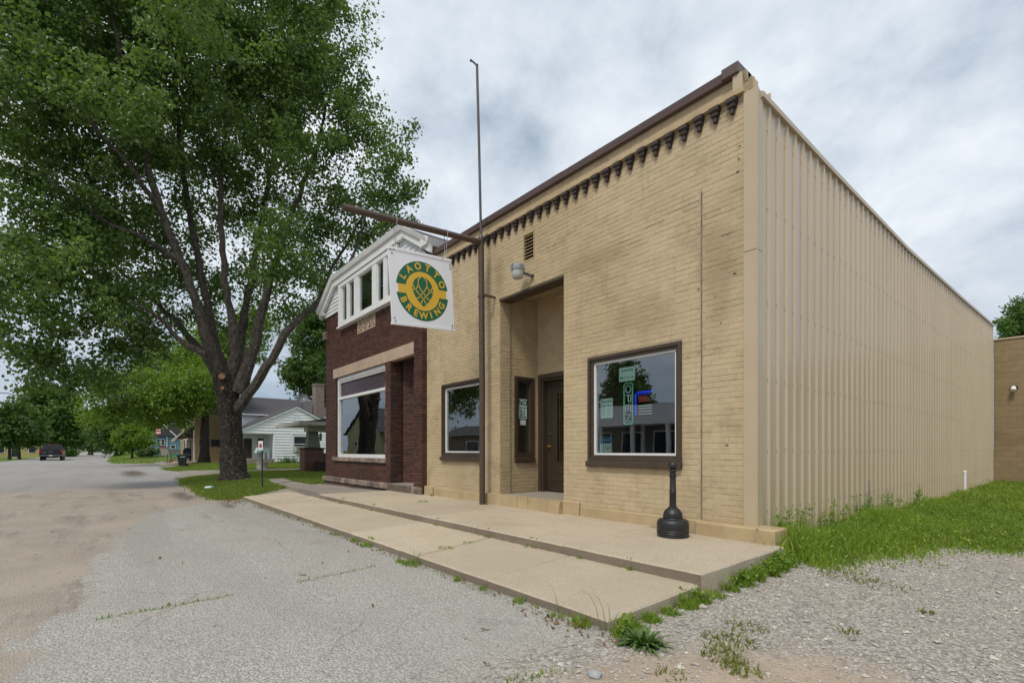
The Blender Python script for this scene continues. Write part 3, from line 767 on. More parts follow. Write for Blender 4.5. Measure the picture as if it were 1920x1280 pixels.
for ww in (.62, .44, .30, .47, .31):                  # cracked step: pieces with irregular joints
    j0, j1 = random.uniform(-.05, .05), random.uniform(-.05, .05)
    st = MB(); st.prism([(xx + .004, 5.80, .27), (xx + ww - .004, 5.80, .27), (xx + ww - .004, 5.80, .38), (xx + ww + j1 * .4, 5.80, .50), (xx + .006, 5.80, .50)], (0, .16, 0))
    st.build('step_piece', M_base, brew); xx += ww
MB().box(-7.54, -5.80, 5.95, 7.1, .2, .497).build('threshold_floor', M_concg, brew)
# corner trim in two lengths, siding, flashing
for a, b in ((.452, 3.72), (3.728, 5.63)):
    m = MB(); m.box(-2.752, -2.60, 5.885, 5.925, a, b); m.box(-2.645, -2.60, 5.926, 6.05, a, b)
    m.box(-2.604, -2.585, 5.880, 5.895, a, b); m.build('corner_trim', M_trim, brew)
top_y = [6.0, 8.4, 12.8, 18.8, 25.4]; top_z = [5.60, 5.56, 5.54, 5.72, 5.98]
prof = []
for k in range(4):
    o_ = k * .26
    prof += [(o_, 0), (o_ + .19, 0), (o_ + .212, .026), (o_ + .238, .026)]
prof += [(1.04, 0)]
scr = MB(); y0 = 6.03; npan = 0
while y0 < 25.33:
    V = []; pts = [(y, x) for y, x in prof if y0 + y <= 25.34]
    y_off = 0.0015 * (npan % 2)
    for y, x in pts:
        Y = y0 + y; V += [(-2.62 + x + y_off, Y, .10), (-2.62 + x + y_off, Y, float(np.interp(Y, top_y, top_z)) - .01)]
    m = MB(); m.add(V, [(2 * i, 2 * i + 2, 2 * i + 3, 2 * i + 1) for i in range(len(pts) - 1)])
    if len(pts) > 1: m.build('metal_panel', M_siding, brew)
    for k in range(4):
        for zr in (.62, 1.35, 2.22, 3.16, 4.30, 5.25):
            yy = y0 + k * .26 + .175
            if yy < 25.3: scr.box(-2.615, -2.608, yy - .0045, yy + .0045, zr - .0045 + .012 * math.sin(yy * 3), zr + .0045 + .012 * math.sin(yy * 3))
    y0 += 1.04; npan += 1
scr.build('screws', M_wornjoint, brew, kind='stuff')
for i in range(4):
    n_ = 1
    m = MB(); m.prism([(-2.70, top_y[i], top_z[i] - .045), (-2.572, top_y[i], top_z[i] - .045), (-2.572, top_y[i], top_z[i] + .02), (-2.70, top_y[i], top_z[i] + .055)],
                      (0, top_y[i + 1] - top_y[i] - .004, top_z[i + 1] - top_z[i])); m.build('eave_flashing', M_trim, brew)
m = MB(); m.prism([(-2.76, 6.05, 5.60), (-2.64, 6.05, 5.60), (-2.70, 6.05, 5.89), (-2.76, 6.05, 5.90)], (0, .16, -.10)); m.prism([(-2.72, 6.22, 5.56), (-2.585, 6.22, 5.56), (-2.585, 6.22, 5.70), (-2.72, 6.22, 5.70)], (0, .02, -.01)); m.build('step_flashing', M_trim, brew)
# cornice ledge, corbels, coping
MB().box(-10.38, -2.745, 5.862, YF, 5.652, 5.712).build('cornice_ledge', M_base, brew)
me_c = None; xk = -2.90
while xk > -10.35:
    if me_c is None:
        m = MB()
        m.cbox(-.062, .062, 5.84, YF, 5.592, 5.648, .006); m.cbox(-.047, .047, 5.862, YF, 5.538, 5.591, .006); m.cbox(-.053, .053, 5.853, YF, 5.585, 5.596, .003); m.cbox(-.024, .024, 5.88, YF, 5.466, 5.537, .006)
        o = m.build('corbel', M_corbel, brew); me_c = o.data; first = o
        o.location.x += xk
    else:
        o = bpy.data.objects.new('corbel', me_c); link(o); o.parent = brew; o.matrix_parent_inverse = first.matrix_parent_inverse.copy()
        o.location.x = xk; o.rotation_euler = (0, random.uniform(-.03, .03), 0)
        o.location.z = random.uniform(-.008, .008)
        o.rotation_euler = (0, 0, 0)
    xk -= .217
for a, b, dz in ((-10.38, -8.2, 0), (-8.195, -5.75, .004), (-5.745, -2.99, 0)):
    MB().prism([(a, 5.865, 5.902 + dz), (a, 5.85, 6.0 + dz), (a, 6.25, 6.03 + dz), (a, 6.25, 5.902 + dz)], (b - a, 0, 0)).build('coping', M_coping, brew)
m = MB(); m.cbox(-3.01, -2.80, 5.842, 6.24, 5.908, 6.04, .006); m.build('coping_corner', M_coping, brew)
m = MB(); m.cbox(-2.885, -2.765, 5.872, 6.05, 5.665, 5.906, .006); m.build('corner_box', M_trim, brew)
m = MB(); m.prism([(-2.76, 5.93, 5.80), (-2.76, 6.02, 5.905), (-2.76, 5.88, 5.905)], (.04, 0, 0)); m.build('loose_flashing', M_trim, brew)
# shell
sh = MB(); sh.box(-10.38, -2.66, 6.2, 25.3, 5.30, 5.48); sh.build('roof', M_shingle, brew)
sh = MB(); sh.box(-2.9, -2.66, 6.2, 25.3, 0, 5.3); sh.box(-10.38, -10.15, 6.2, 25.3, 0, 5.3); sh.box(-10.15, -2.9, 25.0, 25.3, 0, 5.3); sh.build('shell_wall', M_joint, brew)
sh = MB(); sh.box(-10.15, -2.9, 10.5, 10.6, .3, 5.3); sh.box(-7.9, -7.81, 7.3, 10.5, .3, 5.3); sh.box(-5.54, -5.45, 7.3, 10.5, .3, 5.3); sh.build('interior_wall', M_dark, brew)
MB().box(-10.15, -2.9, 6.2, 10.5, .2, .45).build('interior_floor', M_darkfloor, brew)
# vent
v = MB(); v.box(VT[0], VT[0] + .02, 5.925, 5.99, VT[2], VT[3]); v.box(VT[1] - .02, VT[1], 5.925, 5.99, VT[2], VT[3]); v.box(VT[0] + .02, VT[1] - .02, 5.925, 5.99, VT[2], VT[2] + .02); v.box(VT[0] + .02, VT[1] - .02, 5.925, 5.99, VT[3] - .02, VT[3])
vent = v.build('vent', M_base, brew)
for k in range(8):
    z = VT[2] + .045 + k * .061
    MB().prism([(VT[0] + .02, 5.93, z - .012), (VT[0] + .02, 5.935, z - .018), (VT[0] + .02, 5.985, z + .022), (VT[0] + .02, 5.98, z + .028)], (VT[1] - VT[0] - .04, 0, 0)).build('slat', M_base, vent)
MB().box(VT[0], VT[1], 6.0, 6.05, VT[2], VT[3]).build('vent_back', M_dark, vent)

def frame_xz(mb, x0, x1, z0, z1, t, y0, y1):
    mb.box(x0, x0 + t, y0, y1, z0, z1); mb.box(x1 - t, x1, y0, y1, z0, z1)
    mb.box(x0 + t, x1 - t, y0, y1, z0, z0 + t); mb.box(x0 + t, x1 - t, y0, y1, z1 - t, z1); return mb
def shop_window(h):
    x0, x1, z0, z1 = h
    m = MB(); frame_xz(m, x0, x1, z0 + .09, z1, .045, 5.908, 6.06); frame_xz(m, x0 + .045, x1 - .045, z0 + .135, z1 - .045, .045, 5.935, 6.06)
    wdw = m.build('window', M_brown, brew)
    MB().cbox(x0 - .01, x1 + .01, 5.862, 6.0, z0, z0 + .088, .008).build('sill', M_brown, wdw)
    m = MB(); frame_xz(m, x0 + .09, x1 - .09, z0 + .18, z1 - .09, .032, 5.965, 6.03); m.build('sash', M_white, wdw)
    MB().box(x0 + .122, x1 - .122, 5.992, 5.998, z0 + .212, z1 - .122).build('pane', M_glass, wdw)
shop_window(RW); shop_window(LW)
# narrow window in the recess side
m = MB()
def frame_yz(mb, y0, y1, z0, z1, t, x0, x1):
    mb.box(x0, x1, y0, y0 + t, z0, z1); mb.box(x0, x1, y1 - t, y1, z0, z1)
    mb.box(x0, x1, y0 + t, y1 - t, z0, z0 + t); mb.box(x0, x1, y0 + t, y1 - t, z1 - t, z1); return mb
frame_yz(m, 6.34, 6.86, 1.20, 2.85, .05, -7.70, -7.548); frame_yz(m, 6.39, 6.81, 1.25, 2.80, .05, -7.70, -7.565)
sw = m.build('window', M_brown, brew, label='narrow brown-framed window in the side of the doorway')
MB().cbox(-7.7, -7.525, 6.33, 6.87, 1.11, 1.198, .006).build('sill', M_brown, sw)
MB().box(-7.625, -7.619, 6.44, 6.76, 1.30, 2.75).build('pane', M_glass, sw)
# door
m = MB(); frame_xz(m, -7.525, -6.305, .30, 2.915, .09, 6.925, 7.15); m.box(-7.434, -7.39, 6.955, 7.12, .5, 2.82); m.box(-6.44, -6.396, 6.955, 7.12, .5, 2.82); m.box(-7.39, -6.44, 6.955, 7.12, 2.775, 2.82)
fr = m.build('door_frame', M_brown, brew)
dm = MB(); DX0, DX1, DZ0, DZ1 = -7.385, -6.445, .52, 2.77
frame_xz(dm, DX0, DX1, DZ0, DZ1, .14, 7.06, 7.10)
GX0, GX1 = -7.10, -6.73
for a, b, c, d in cells(DX0 + .14, DX1 - .14, DZ0 + .14, DZ1 - .14, [(GX0, GX1, 1.12, 2.52)]): dm.box(a, b, 7.066, 7.10, c, d)
door = dm.build('door', M_door, brew)
for a, b, c, d in ((-7.20, -6.63, .70, .83), (-7.20, -6.63, .88, 1.02)): MB().cbox(a, b, 7.058, 7.07, c, d, .006).build('door_panel', M_door, door)
m = MB(); frame_xz(m, GX0, GX1, 1.12, 2.52, .02, 7.052, 7.075); m.build('glass_bead', M_door, door)
MB().box(GX0, GX1, 7.08, 7.085, 1.12, 2.52).build('pane', M_glass, door)
m = MB()
for x in (GX0 + .07, GX0 + .13, GX1 - .13, GX1 - .07): m.box(x - .004, x + .004, 7.074, 7.079, 1.14, 2.50)
for z in (1.25, 1.32, 1.75, 2.05, 2.4): m.box(GX0 + .02, GX1 - .02, 7.0735, 7.0785, z - .003, z + .003)
m.build('lead_came', M_brass, door)
m = MB(); m.lathe([(.032, 0), (.034, .006), (.012, .012), (.012, .035), (.028, .045), (.033, .06), (.024, .075), (.004, .08)], (0, 0, 0), 16)
kn = m.build('door_knob', M_brass, None); kn.matrix_basis = Matrix.Translation((-7.30, 7.06, 1.43)) @ Matrix.Rotation(R(90), 4, 'X'); kn.parent = door; kn.matrix_parent_inverse = wm(door).inverted()
m = MB(); m.lathe([(.028, 0), (.03, .008), (.022, .02), (.004, .022)], (0, 0, 0), 14)
kn = m.build('deadbolt', M_corbel, None); kn.matrix_basis = Matrix.Translation((-7.30, 7.06, 1.68)) @ Matrix.Rotation(R(90), 4, 'X'); kn.parent = door; kn.matrix_parent_inverse = wm(door).inverted()

# ---- things on / in the windows
UX, UZ = (1, 0, 0), (0, 0, 1)
def paper_x(name, label, cat, x0, x1, z0, z1, y, mat, lines=(), group=None):
    t = thing(name, label, cat, ((x0 + x1) / 2, y, z0), group)
    MB().box(x0, x1, y - .002, y, z0, z1).build('sheet', mat, t); return t
YP = 6.008
p = paper_x('poster', 'pale mint notice taped to the top of the large window', 'poster', -4.70, -4.41, 2.39, 2.60, YP, M_mint)
m = MB(); text_part(m, ('Main Street', .01), (-4.555, YP - .003, 2.445), UX, UZ, .055)
for k in range(5): m.box(-4.655 + k * .045, -4.625 + k * .045, YP - .0035, YP - .0025, 2.535, 2.565)
m.build('lettering', M_inkg, p)
p = paper_x('opening_hours_poster', 'square mint opening hours notice at left of the large window', 'poster', -5.06, -4.82, 1.855, 2.16, YP, M_mint)
m = MB(); text_part(m, ('Spring Hours', .02), (-4.94, YP - .003, 2.115), UX, UZ, .040); m.build('heading', M_ink, p)
m = MB()
for k in range(4):
    z = 2.045 - k * .045; m.box(-5.04, -4.97 + .01 * (k % 2), YP - .003, YP - .0025, z - .007, z + .007); m.box(-4.925, -4.86, YP - .003, YP - .0025, z - .007, z + .007)
m.build('print_lines', M_inkg, p)
p = paper_x('window_notice', 'square teal notice in the lower left corner of the large window', 'notice', -5.08, -4.84, 1.315, 1.56, YP, M_teal)
MB().box(-5.068, -4.852, YP - .004, YP - .002, 1.327, 1.455).build('white_field', M_mint, p)
MB().box(-5.068, -4.852, YP - .004, YP - .002, 1.47, 1.55).build('header', M_navy, p)
m = MB(); text_part(m, ('NOTICE', 0.), (-4.96, YP - .005, 1.51), UX, UZ, .038); m.build('lettering', M_mint, p)
m = MB()
for k in range(20):
    a0, a1 = k * math.pi / 10, (k + 1) * math.pi / 10
    m.obox((-4.905 + .04 * math.cos((a0 + a1) / 2), YP - .005, 1.39 + .04 * math.sin((a0 + a1) / 2)), (-math.sin((a0 + a1) / 2), 0, math.cos((a0 + a1) / 2)), (math.cos((a0 + a1) / 2), 0, math.sin((a0 + a1) / 2)), (0, 1, 0), .0065, .005, .0006)
m.obox((-4.905, YP - .0055, 1.39), (.7, 0, .7), (.7, 0, -.7), (0, 1, 0), .037, .004, .0005); m.build('prohibition_ring', M_red, p)
m = MB(); m.box(-4.93, -4.88, YP - .0045, YP - .004, 1.384, 1.396)
frame_xz(m, -5.045, -5.005, 1.345, 1.44, .006, YP - .005, YP - .004); frame_xz(m, -4.998, -4.958, 1.345, 1.44, .006, YP - .005, YP - .004); m.build('pictogram', M_ink, p)
# neon OPEN, turned to read downwards
t = thing('neon_open_sign', 'vertical green neon OPEN sign hanging in the large window', 'neon sign', (-4.60, 6.10, 1.74))
def rrect(cx_, cz_, hx, hz, rr, y, n=5):
    pts = []
    for sx, sz, a0 in ((1, 1, 0), (-1, 1, 90), (-1, -1, 180), (1, -1, 270)):
        for k in range(n + 1):
            a = R(a0 + 90 * k / n); pts.append((cx_ + sx * (hx - rr) + rr * math.cos(a), y, cz_ + sz * (hz - rr) + rr * math.sin(a)))
    return pts + [pts[0]]
m = MB(); m.tube(rrect(-4.60, 2.06, .078, .31, .035, 6.10), .011, 6); m.build('outline_tube', M_neong, t)
m = MB()
def ltr(strokes, cz_):
    for s_ in strokes: m.tube([(-4.60 + q * .045, 6.10, cz_ - p_ * .055) for p_, q in s_], .0085, 6)
oc = [(math.cos(a) * 1., math.sin(a)) for a in np.linspace(0, 2 * math.pi, 13)]
ltr([oc], 2.28)
ltr([[(-1, -1), (-1, 1), (.6, 1), (1, .6), (1, .1), (.6, -.2), (-1, -.2)]], 2.135) if False else ltr([[(-1, -1), (-1, 1), (.7, 1), (1, .5), (.7, 0), (-1, 0)][::1]], 2.135)
ltr([[(1, 1), (-1, 1), (-1, -1), (1, -1)], [(-1, 0), (.7, 0)]], 1.99)
ltr([[(-1, -1), (-1, 1), (1, -1), (1, 1)]], 1.845)
m.build('letter_tubes', M_neonw, t)
t = thing('neon_beer_sign', 'blue and red neon beer sign hanging right of the neon OPEN sign', 'neon sign', (-4.35, 6.10, 1.87))
m = MB(); m.tube([(-4.44, 6.10, 2.215), (-4.17, 6.10, 2.215)], .012, 6); m.tube([(-4.465, 6.10, 2.20), (-4.465, 6.10, 1.88)], .012, 6)
for k in range(4): m.tube([(-4.43 + k * .055, 6.10, 2.185), (-4.40 + k * .055, 6.10, 2.185)], .008, 6)
m.build('blue_tube', M_neonb, t)
m = MB()
for k in range(3): m.tube([(-4.41, 6.10, 2.14 - k * .03), (-4.26 + .02 * k, 6.10, 2.145 - k * .03)], .008, 6)
m.build('red_tube', M_neonr, t)
m = MB()
for k in range(4): m.tube([(-4.41, 6.10, 2.01 - k * .04), (-4.18, 6.10, 2.01 - k * .04)], .009, 6)
m.build('white_tube', M_neonw, t)
# curtains behind the large window
for x, ww in ((-4.66, .12), (-4.02, .10)):
    m = MB(); pts = []
    for k in range(13): pts.append((x + ww * (k / 12 - .5) , 6.55 + .02 * (k % 2), 0))
    V = [];
    for px_, py_, _ in pts: V += [(px_, py_, .6), (px_ * .6 + x * .4, py_, 1.75)]
    m.add(V, [(2 * i, 2 * i + 2, 2 * i + 3, 2 * i + 1) for i in range(12)])
    o = m.build('curtain', M_curtain); tag(o, 'pale curtain tied behind the glass, %s' % ('below the neon OPEN sign' if x < -4.3 else 'near the right edge of the large window'), 'curtain', 'curtains in the large window')
# age notice in the narrow window
t = thing('age_notice', 'black on mint NO UNDER 21 notice in the narrow doorway window', 'notice', (-7.61, 6.6, 1.98))
XN = -7.612
MB().box(XN - .002, XN, 6.475, 6.70, 2.00, 2.40).build('sheet', M_mint, t)
m = MB(); VY = (0, 1, 0)
text_part(m, ('NO', .03), (XN + .0015, 6.5875, 2.32), VY, UZ, .15); text_part(m, ('UNDER', .01), (XN + .0015, 6.5875, 2.215), VY, UZ, .062); text_part(m, ('21', .03), (XN + .0015, 6.5875, 2.115), VY, UZ, .15)
m.box(XN + .001, XN + .002, 6.49, 6.685, 2.025, 2.045); m.build('lettering', M_ink, t)
o = MB().box(XN - .002, XN, 6.52, 6.67, 1.87, 1.975).build('small_notice', M_paper); tag(o, 'small white card below the NO UNDER 21 notice', 'notice')
t = paper_x('door_notice', 'pale notice on the glass of the brown front door', 'notice', -6.80, -6.70, 1.62, 1.90, 7.070, M_mint)
MB().box(-6.79, -6.71, 7.0665, 7.068, 1.80, 1.88).build('print', M_ink, t)

# wall lamp
t = thing('wall_lamp', 'grey metal and glass wall lamp above the brown doorway', 'wall lamp', (-6.75, 5.92, 4.55))
MB().lathe([(.11, .10), (.12, .13), (.118, .2), (.06, .205), (.01, .206)], (-6.70, 5.68, 4.46), 18).build('cap', M_galv, t)
m = MB()
for k in range(12):
    a = k * math.pi / 6; m.obox((-6.70 + .122 * math.cos(a), 5.68 + .122 * math.sin(a), 4.62), (math.cos(a), math.sin(a), 0), (-math.sin(a), math.cos(a), 0), (0, 0, 1), .006, .010, .045)
m.build('fin', M_galv, t)
M_lens = surf('frosted_lens', (.42, .43, .41), None, 1, .25)
MB().lathe([(.075, -.03), (.095, -.01), (.105, .04), (.108, .098)], (-6.70, 5.68, 4.46), 18).build('lens', M_lens, t)
m = MB(); m.tube([(-6.66, 5.76, 4.54), (-6.62, 5.84, 4.52), (-6.58, 5.925, 4.50)], .028, 8); m.lathe([(.001, 0), (.05, 0), (.05, .02), (.001, .02)], (-6.58, 5.9, 4.49), 12); m.build('arm', M_smut, t)

# ================================================================== SIGN POLE AND SIGN
PX, PY = -7.79, 5.69
t = thing('sign_pole', 'tall brown steel pole with side arm standing before the brick front', 'pole', (PX, PY, .29))
m = MB(); m.tube([(PX, PY, .285), (PX + .01, PY - .01, 2.9), (PX + .0, PY - .03, 5.50)], .058, 16); m.build('pole', M_pole, t)
m = MB(); m.lathe([(.058, 0), (.06, .01), (.045, .05), (.03, .09)], (PX, PY - .03, 5.49), 14); m.tube([(PX, PY - .03, 5.55), (PX - .005, PY - .07, 7.2), (PX - .01, PY - .12, 8.86)], .025, 10); m.build('mast', M_rod, t)
m = MB(); m.tube([(PX - .01, PY - .12, 8.85), (PX - .02, PY - .19, 8.89), (PX - .03, PY - .24, 8.90)], .016, 8); m.ball((PX - .01, PY - .12, 8.86), .03, 10, 6); m.ball((PX - .03, PY - .25, 8.90), .025, 8, 5); m.build('mast_hook', M_rod, t)
m = MB(); m.tube([(PX, PY - .02, 5.43), (PX, 2.92, 5.255)], .057, 16); m.build('arm', M_pole, t)
m = MB(); m.tube([(PX, 2.921, 5.255), (PX, 2.915, 5.2548)], .046, 16); m.build('arm_mouth', M_corbel, t)
m = MB()
for z in (4.37,):
    m.lathe([(.06, -.03), (.067, -.03), (.067, .03), (.06, .03)], (PX, PY - .02, z), 16); m.box(PX - .02, PX + .12, PY - .01, PY + .02, z - .02, z + .02); m.box(PX + .09, PX + .12, PY + .02, 5.93, z - .02, z + .02)
m.build('wall_clamp', M_pole, t)

SGX = PX
hs = thing('hanging_sign', 'square white hanging sign with round green and yellow hop badge', 'sign', (SGX, 4.36, 4.22))
tilt = R(3.4); U = Vector((0, math.cos(tilt), math.sin(tilt))); W = Vector((0, -math.sin(tilt), math.cos(tilt))); NX = Vector((1, 0, 0)); SC = Vector((SGX, 4.365, 4.215))
HS = .632
MB().obox(SC, U, W, NX, HS, .655, .012).build('board', M_signw, hs)
for s_, nm in ((1, 1), (-1, -1)):
    MB().obox(SC + W * (s_ * .642), U, W, NX, HS + .006, .022, .022).build('rail', M_signw, hs)
def sp2(u, v, off=.0145): return SC + U * u + W * (v - .02) + NX * off
RR = .525; RY = .655 * RR
def ringseg(lo, hi, r0, r1, off, n=40):
    mb = MB(); vs = []
    for k in range(n + 1):
        a = lo + (hi - lo) * k / n
        for r in (r0, r1): vs.append(sp2(r * math.cos(a), r * math.sin(a), off))
    mb.add(vs, [(2 * k, 2 * k + 1, 2 * k + 3, 2 * k + 2) for k in range(n)]); return mb
cut = .145
disc = MB(); disc.add([sp2(RY * 1.01 * math.cos(a), RY * 1.01 * math.sin(a), .0135) for a in np.linspace(0, 2 * math.pi, 64, endpoint=False)], [tuple(range(64))])
for s_ in (1, -1): disc.add([sp2(s_ * u, v, .0132) for u, v in ((.3, -cut * RR), (.925 * RR, -cut * RR), (.925 * RR, cut * RR), (.3, cut * RR))], [(0, 1, 2, 3)])
disc.build('yellow_disc', M_syel, hs)
def ring_cut(sgn):
    mb = MB(); n = 48; vs = []
    a_out = math.asin(cut); a_in = math.asin(cut * RR / RY)
    for k in range(n + 1):
        f_ = k / n
        ao = a_out + (math.pi - 2 * a_out) * f_; ai = a_in + (math.pi - 2 * a_in) * f_
        vs += [sp2(RY * math.cos(ai), sgn * RY * math.sin(ai), .0145), sp2(RR * math.cos(ao), sgn * RR * math.sin(ao), .0145)]
    mb.add(vs, [(2 * k, 2 * k + 1, 2 * k + 3, 2 * k + 2) for k in range(n)]); return mb
ring_cut(1).build('green_arc', M_sgreen, hs); ring_cut(-1).build('green_arc', M_sgreen, hs)
rt = (RR + RY) / 2
def arc_letters(word, a0, a1, top):
    for i, ch in enumerate(word):
        a = R(a0 + (a1 - a0) * i / (len(word) - 1))
        c = sp2(rt * math.cos(a), rt * math.sin(a), .0158)
        rad = U * math.cos(a) + W * math.sin(a); tan = (U * math.sin(a) - W * math.cos(a))
        if not top: rad, tan = -rad, -tan
        mb = MB(); text_part(mb, (ch, .03), c, tan, rad, .165); mb.build('letter', M_syel, hs)
arc_letters('LAOTTO', 151, 24, True); arc_letters('BREWING', 206, 331, False)
hop = [(0, .50), (.14, .47), (.30, .36), (.39, .18), (.40, .0), (.33, -.16), (.22, -.32), (.10, -.44), (0, -.52), (-.10, -.44), (-.22, -.32), (-.33, -.16), (-.40, .0), (-.39, .18), (-.30, .36), (-.14, .47)]
mb = MB(); mb.poly([sp2(u * RR, v * RR, .0146) for u, v in hop]); mb.build('hop_emblem', M_sgreen, hs)
def ribbon(pts, wdt=.0165):
    mb = MB(); vs = []
    P = [np.array(p, float) * RR for p in pts]
    # smooth
    Q = []
    for i in range(len(P) - 1):
        p0 = P[max(i - 1, 0)]; p1 = P[i]; p2 = P[i + 1]; p3 = P[min(i + 2, len(P) - 1)]
        for k in range(6):
            t_ = k / 6; Q.append(.5 * ((2 * p1) + (-p0 + p2) * t_ + (2 * p0 - 5 * p1 + 4 * p2 - p3) * t_ ** 2 + (-p0 + 3 * p1 - 3 * p2 + p3) * t_ ** 3))
    Q.append(P[-1])
    for i, q in enumerate(Q):
        d = Q[min(i + 1, len(Q) - 1)] - Q[max(i - 1, 0)]; d = d / (np.linalg.norm(d) + 1e-9); n_ = np.array([-d[1], d[0]]) * wdt / 2
        vs += [sp2(*(q + n_), .0152), sp2(*(q - n_), .0152)]
    mb.add(vs, [(2 * k, 2 * k + 1, 2 * k + 3, 2 * k + 2) for k in range(len(Q) - 1)]); mb.build('emblem_line', M_syel, hs)
ribbon([(0, .52), (-.14, .40), (-.165, .22), (-.08, .05), (0, -.04), (.16, -.22), (.28, -.28)])
ribbon([(0, .52), (.14, .40), (.165, .22), (.08, .05), (0, -.04), (-.16, -.22), (-.28, -.28)])
ribbon([(-.40, .22), (-.32, .08), (-.2, -.06), (0, -.26), (.12, -.44)]); ribbon([(.40, .22), (.32, .08), (.2, -.06), (0, -.26), (-.12, -.44)])
ribbon([(-.165, .22), (-.22, .10), (-.30, .03), (-.42, .0)]); ribbon([(.165, .22), (.22, .10), (.30, .03), (.42, .0)])

for u, v in ((-.60, .61), (-.57, .55), (.60, .55), (.60, .49), (-.585, -.55), (-.57, -.61), (.59, -.57), (.585, -.62), (-.53, .62), (.45, .645)):
    mb = MB(); mb.lathe([(.012, 0), (.012, .01), (.006, .014)], (0, 0, 0), 8); o = mb.build('bolt', M_smut, None)
    p = SC + U * u + W * v + NX * .012; o.matrix_basis = Matrix.Translation(p) @ Matrix.Rotation(R(90), 4, 'Y'); o.parent = hs; o.matrix_parent_inverse = wm(hs).inverted()
for u in (-.50, .52):                                 # chain loops over the arm
    p = SC + U * u + W * .655; za = 5.255 + (5.43 - 5.255) * (p.y - 2.92) / (5.69 - 2.92)
    mb = MB()
    for sx in (-1, 1):
        path = [Vector((SGX + .012 * sx, p.y, p.z)), Vector((SGX + .06 * sx, p.y + .01, za - .02)), Vector((SGX + .062 * sx, p.y + .015, za + .02)), Vector((SGX + .02 * sx, p.y + .02, za + .068)), Vector((SGX, p.y + .02, za + .07))]
        seg = []
        for a, b in zip(path[:-1], path[1:]):
            n = max(1, int((b - a).length / .022)); seg += [a + (b - a) * k / n for k in range(n)]
        seg.append(path[-1])
        for k in range(len(seg) - 1):                 # alternate links
            d = (seg[k + 1] - seg[k]).normalized(); s1 = d.cross(Vector((0, 1, 0)) if k % 2 else Vector((1, 0, .01))).normalized() * .0055
            for q in (-1, 1): mb.tube([seg[k] - d * .004 + s1 * q, seg[k + 1] + d * .004 + s1 * q], .0028, 4, False)
    mb.build('chain', M_chain, hs)

# ================================================================== ASH RECEPTACLE
t = thing('ash_receptacle', 'black plastic cigarette receptacle standing on the upper pavement', 'ash bin', (-3.40, 5.40, .29))
c = (-3.40, 5.40, .291)
MB().lathe([(.17, 0), (.186, .006), (.19, .02), (.186, .03), (.19, .036), (.192, .05), (.187, .057), (.192, .063), (.193, .078), (.188, .085), (.192, .092), (.19, .165), (.182, .195), (.165, .213), (.125, .222)], c, 40).build('base', M_black, t)
MB().lathe([(.126, .221), (.122, .228), (.116, .232), (.119, .238), (.119, .25), (.113, .255), (.115, .262), (.114, .278), (.104, .305), (.085, .332), (.06, .352), (.048, .362)], c, 36).build('dome', M_black, t)
m = MB(); m.lathe([(.05, .358), (.052, .366), (.041, .374), (.0405, .54), (.042, .545), (.042, .552), (.0385, .557), (.036, .735), (.047, .738), (.047, .752), (.036, .756), (.035, .80), (.05, .805), (.055, .815), (.05, .823), (.03, .83)], c, 24); m.build('stem', M_black, t)
MB().ball((c[0], c[1], c[2] + .876), .053, 22, 12).build('ball_top', M_black, t)

# ================================================================== SIDE: rear block, pipes, light
rear = thing('rear_building', 'tan painted block annexe closing the far end of the metal wall', 'building', (-1, 25.5, .3))
MB().box(-2.60, 6.0, 25.37, 27, 0, 5.40).build('wall', surf('tan_block_joint', (.23, .165, .092), (.19, .135, .078), 3, .7), rear)
rbk = lay(-2.60, 3.0, .1, 5.40, [], .203, .405, .007, r_)
place_bricks(rear, [(rbk, (0, 25.37, 0), (1, 0, 0), (0, -1, 0), .006)], M_block, 'block', 300, r_)
MB().box(-2.62, 6.02, 25.33, 27.02, 5.40, 5.46).build('coping', M_trim, rear)
t = thing('flood_lamp', 'white flood lamp on the tan block annexe wall', 'wall lamp', (-2.07, 25.3, 3.6))
m = MB(); m.lathe([(.001, 0), (.11, 0), (.11, .03), (.001, .03)], (0, 0, 0), 16); o = m.build('back_plate', M_corbel, None); o.matrix_basis = Matrix.Translation((-2.07, 25.365, 3.60)) @ Matrix.Rotation(R(90), 4, 'X'); o.parent = t; o.matrix_parent_inverse = wm(t).inverted()
m = MB(); m.lathe([(.03, 0), (.06, .03), (.08, .16), (.085, .20)], (0, 0, 0), 16); o = m.build('shade', M_white, None); o.matrix_basis = Matrix.Translation((-2.07, 25.26, 3.66)) @ Matrix.Rotation(R(145), 4, 'X'); o.parent = t; o.matrix_parent_inverse = wm(t).inverted()
m = MB(); m.tube([(-2.07, 25.36, 3.64), (-2.07, 25.25, 3.67)], .02, 8); m.build('arm', M_corbel, t)
t = thing('vent_pipe', 'white capped plastic pipe standing in the grass by the metal wall', 'pipe', (-2.42, 18.1, .2))
m = MB(); m.tube([(-2.42, 18.1, .1), (-2.42, 18.1, .76)], .035, 12); m.build('pipe', M_white, t); m = MB(); m.lathe([(.042, 0), (.042, .05), (.03, .065), (.001, .066)], (-2.42, 18.1, .73), 14); m.build('cap', M_white, t)
t = thing('conduit_pipe', 'thin galvanised conduit pipe against the metal wall', 'pipe', (-2.52, 9.96, .2))
m = MB(); m.tube([(-2.53, 9.96, .1), (-2.53, 9.96, .84)], .013, 10); m.build('pipe', M_galv, t); m = MB(); m.box(-2.60, -2.51, 9.945, 9.975, .40, .43); m.build('strap', M_galv, t)

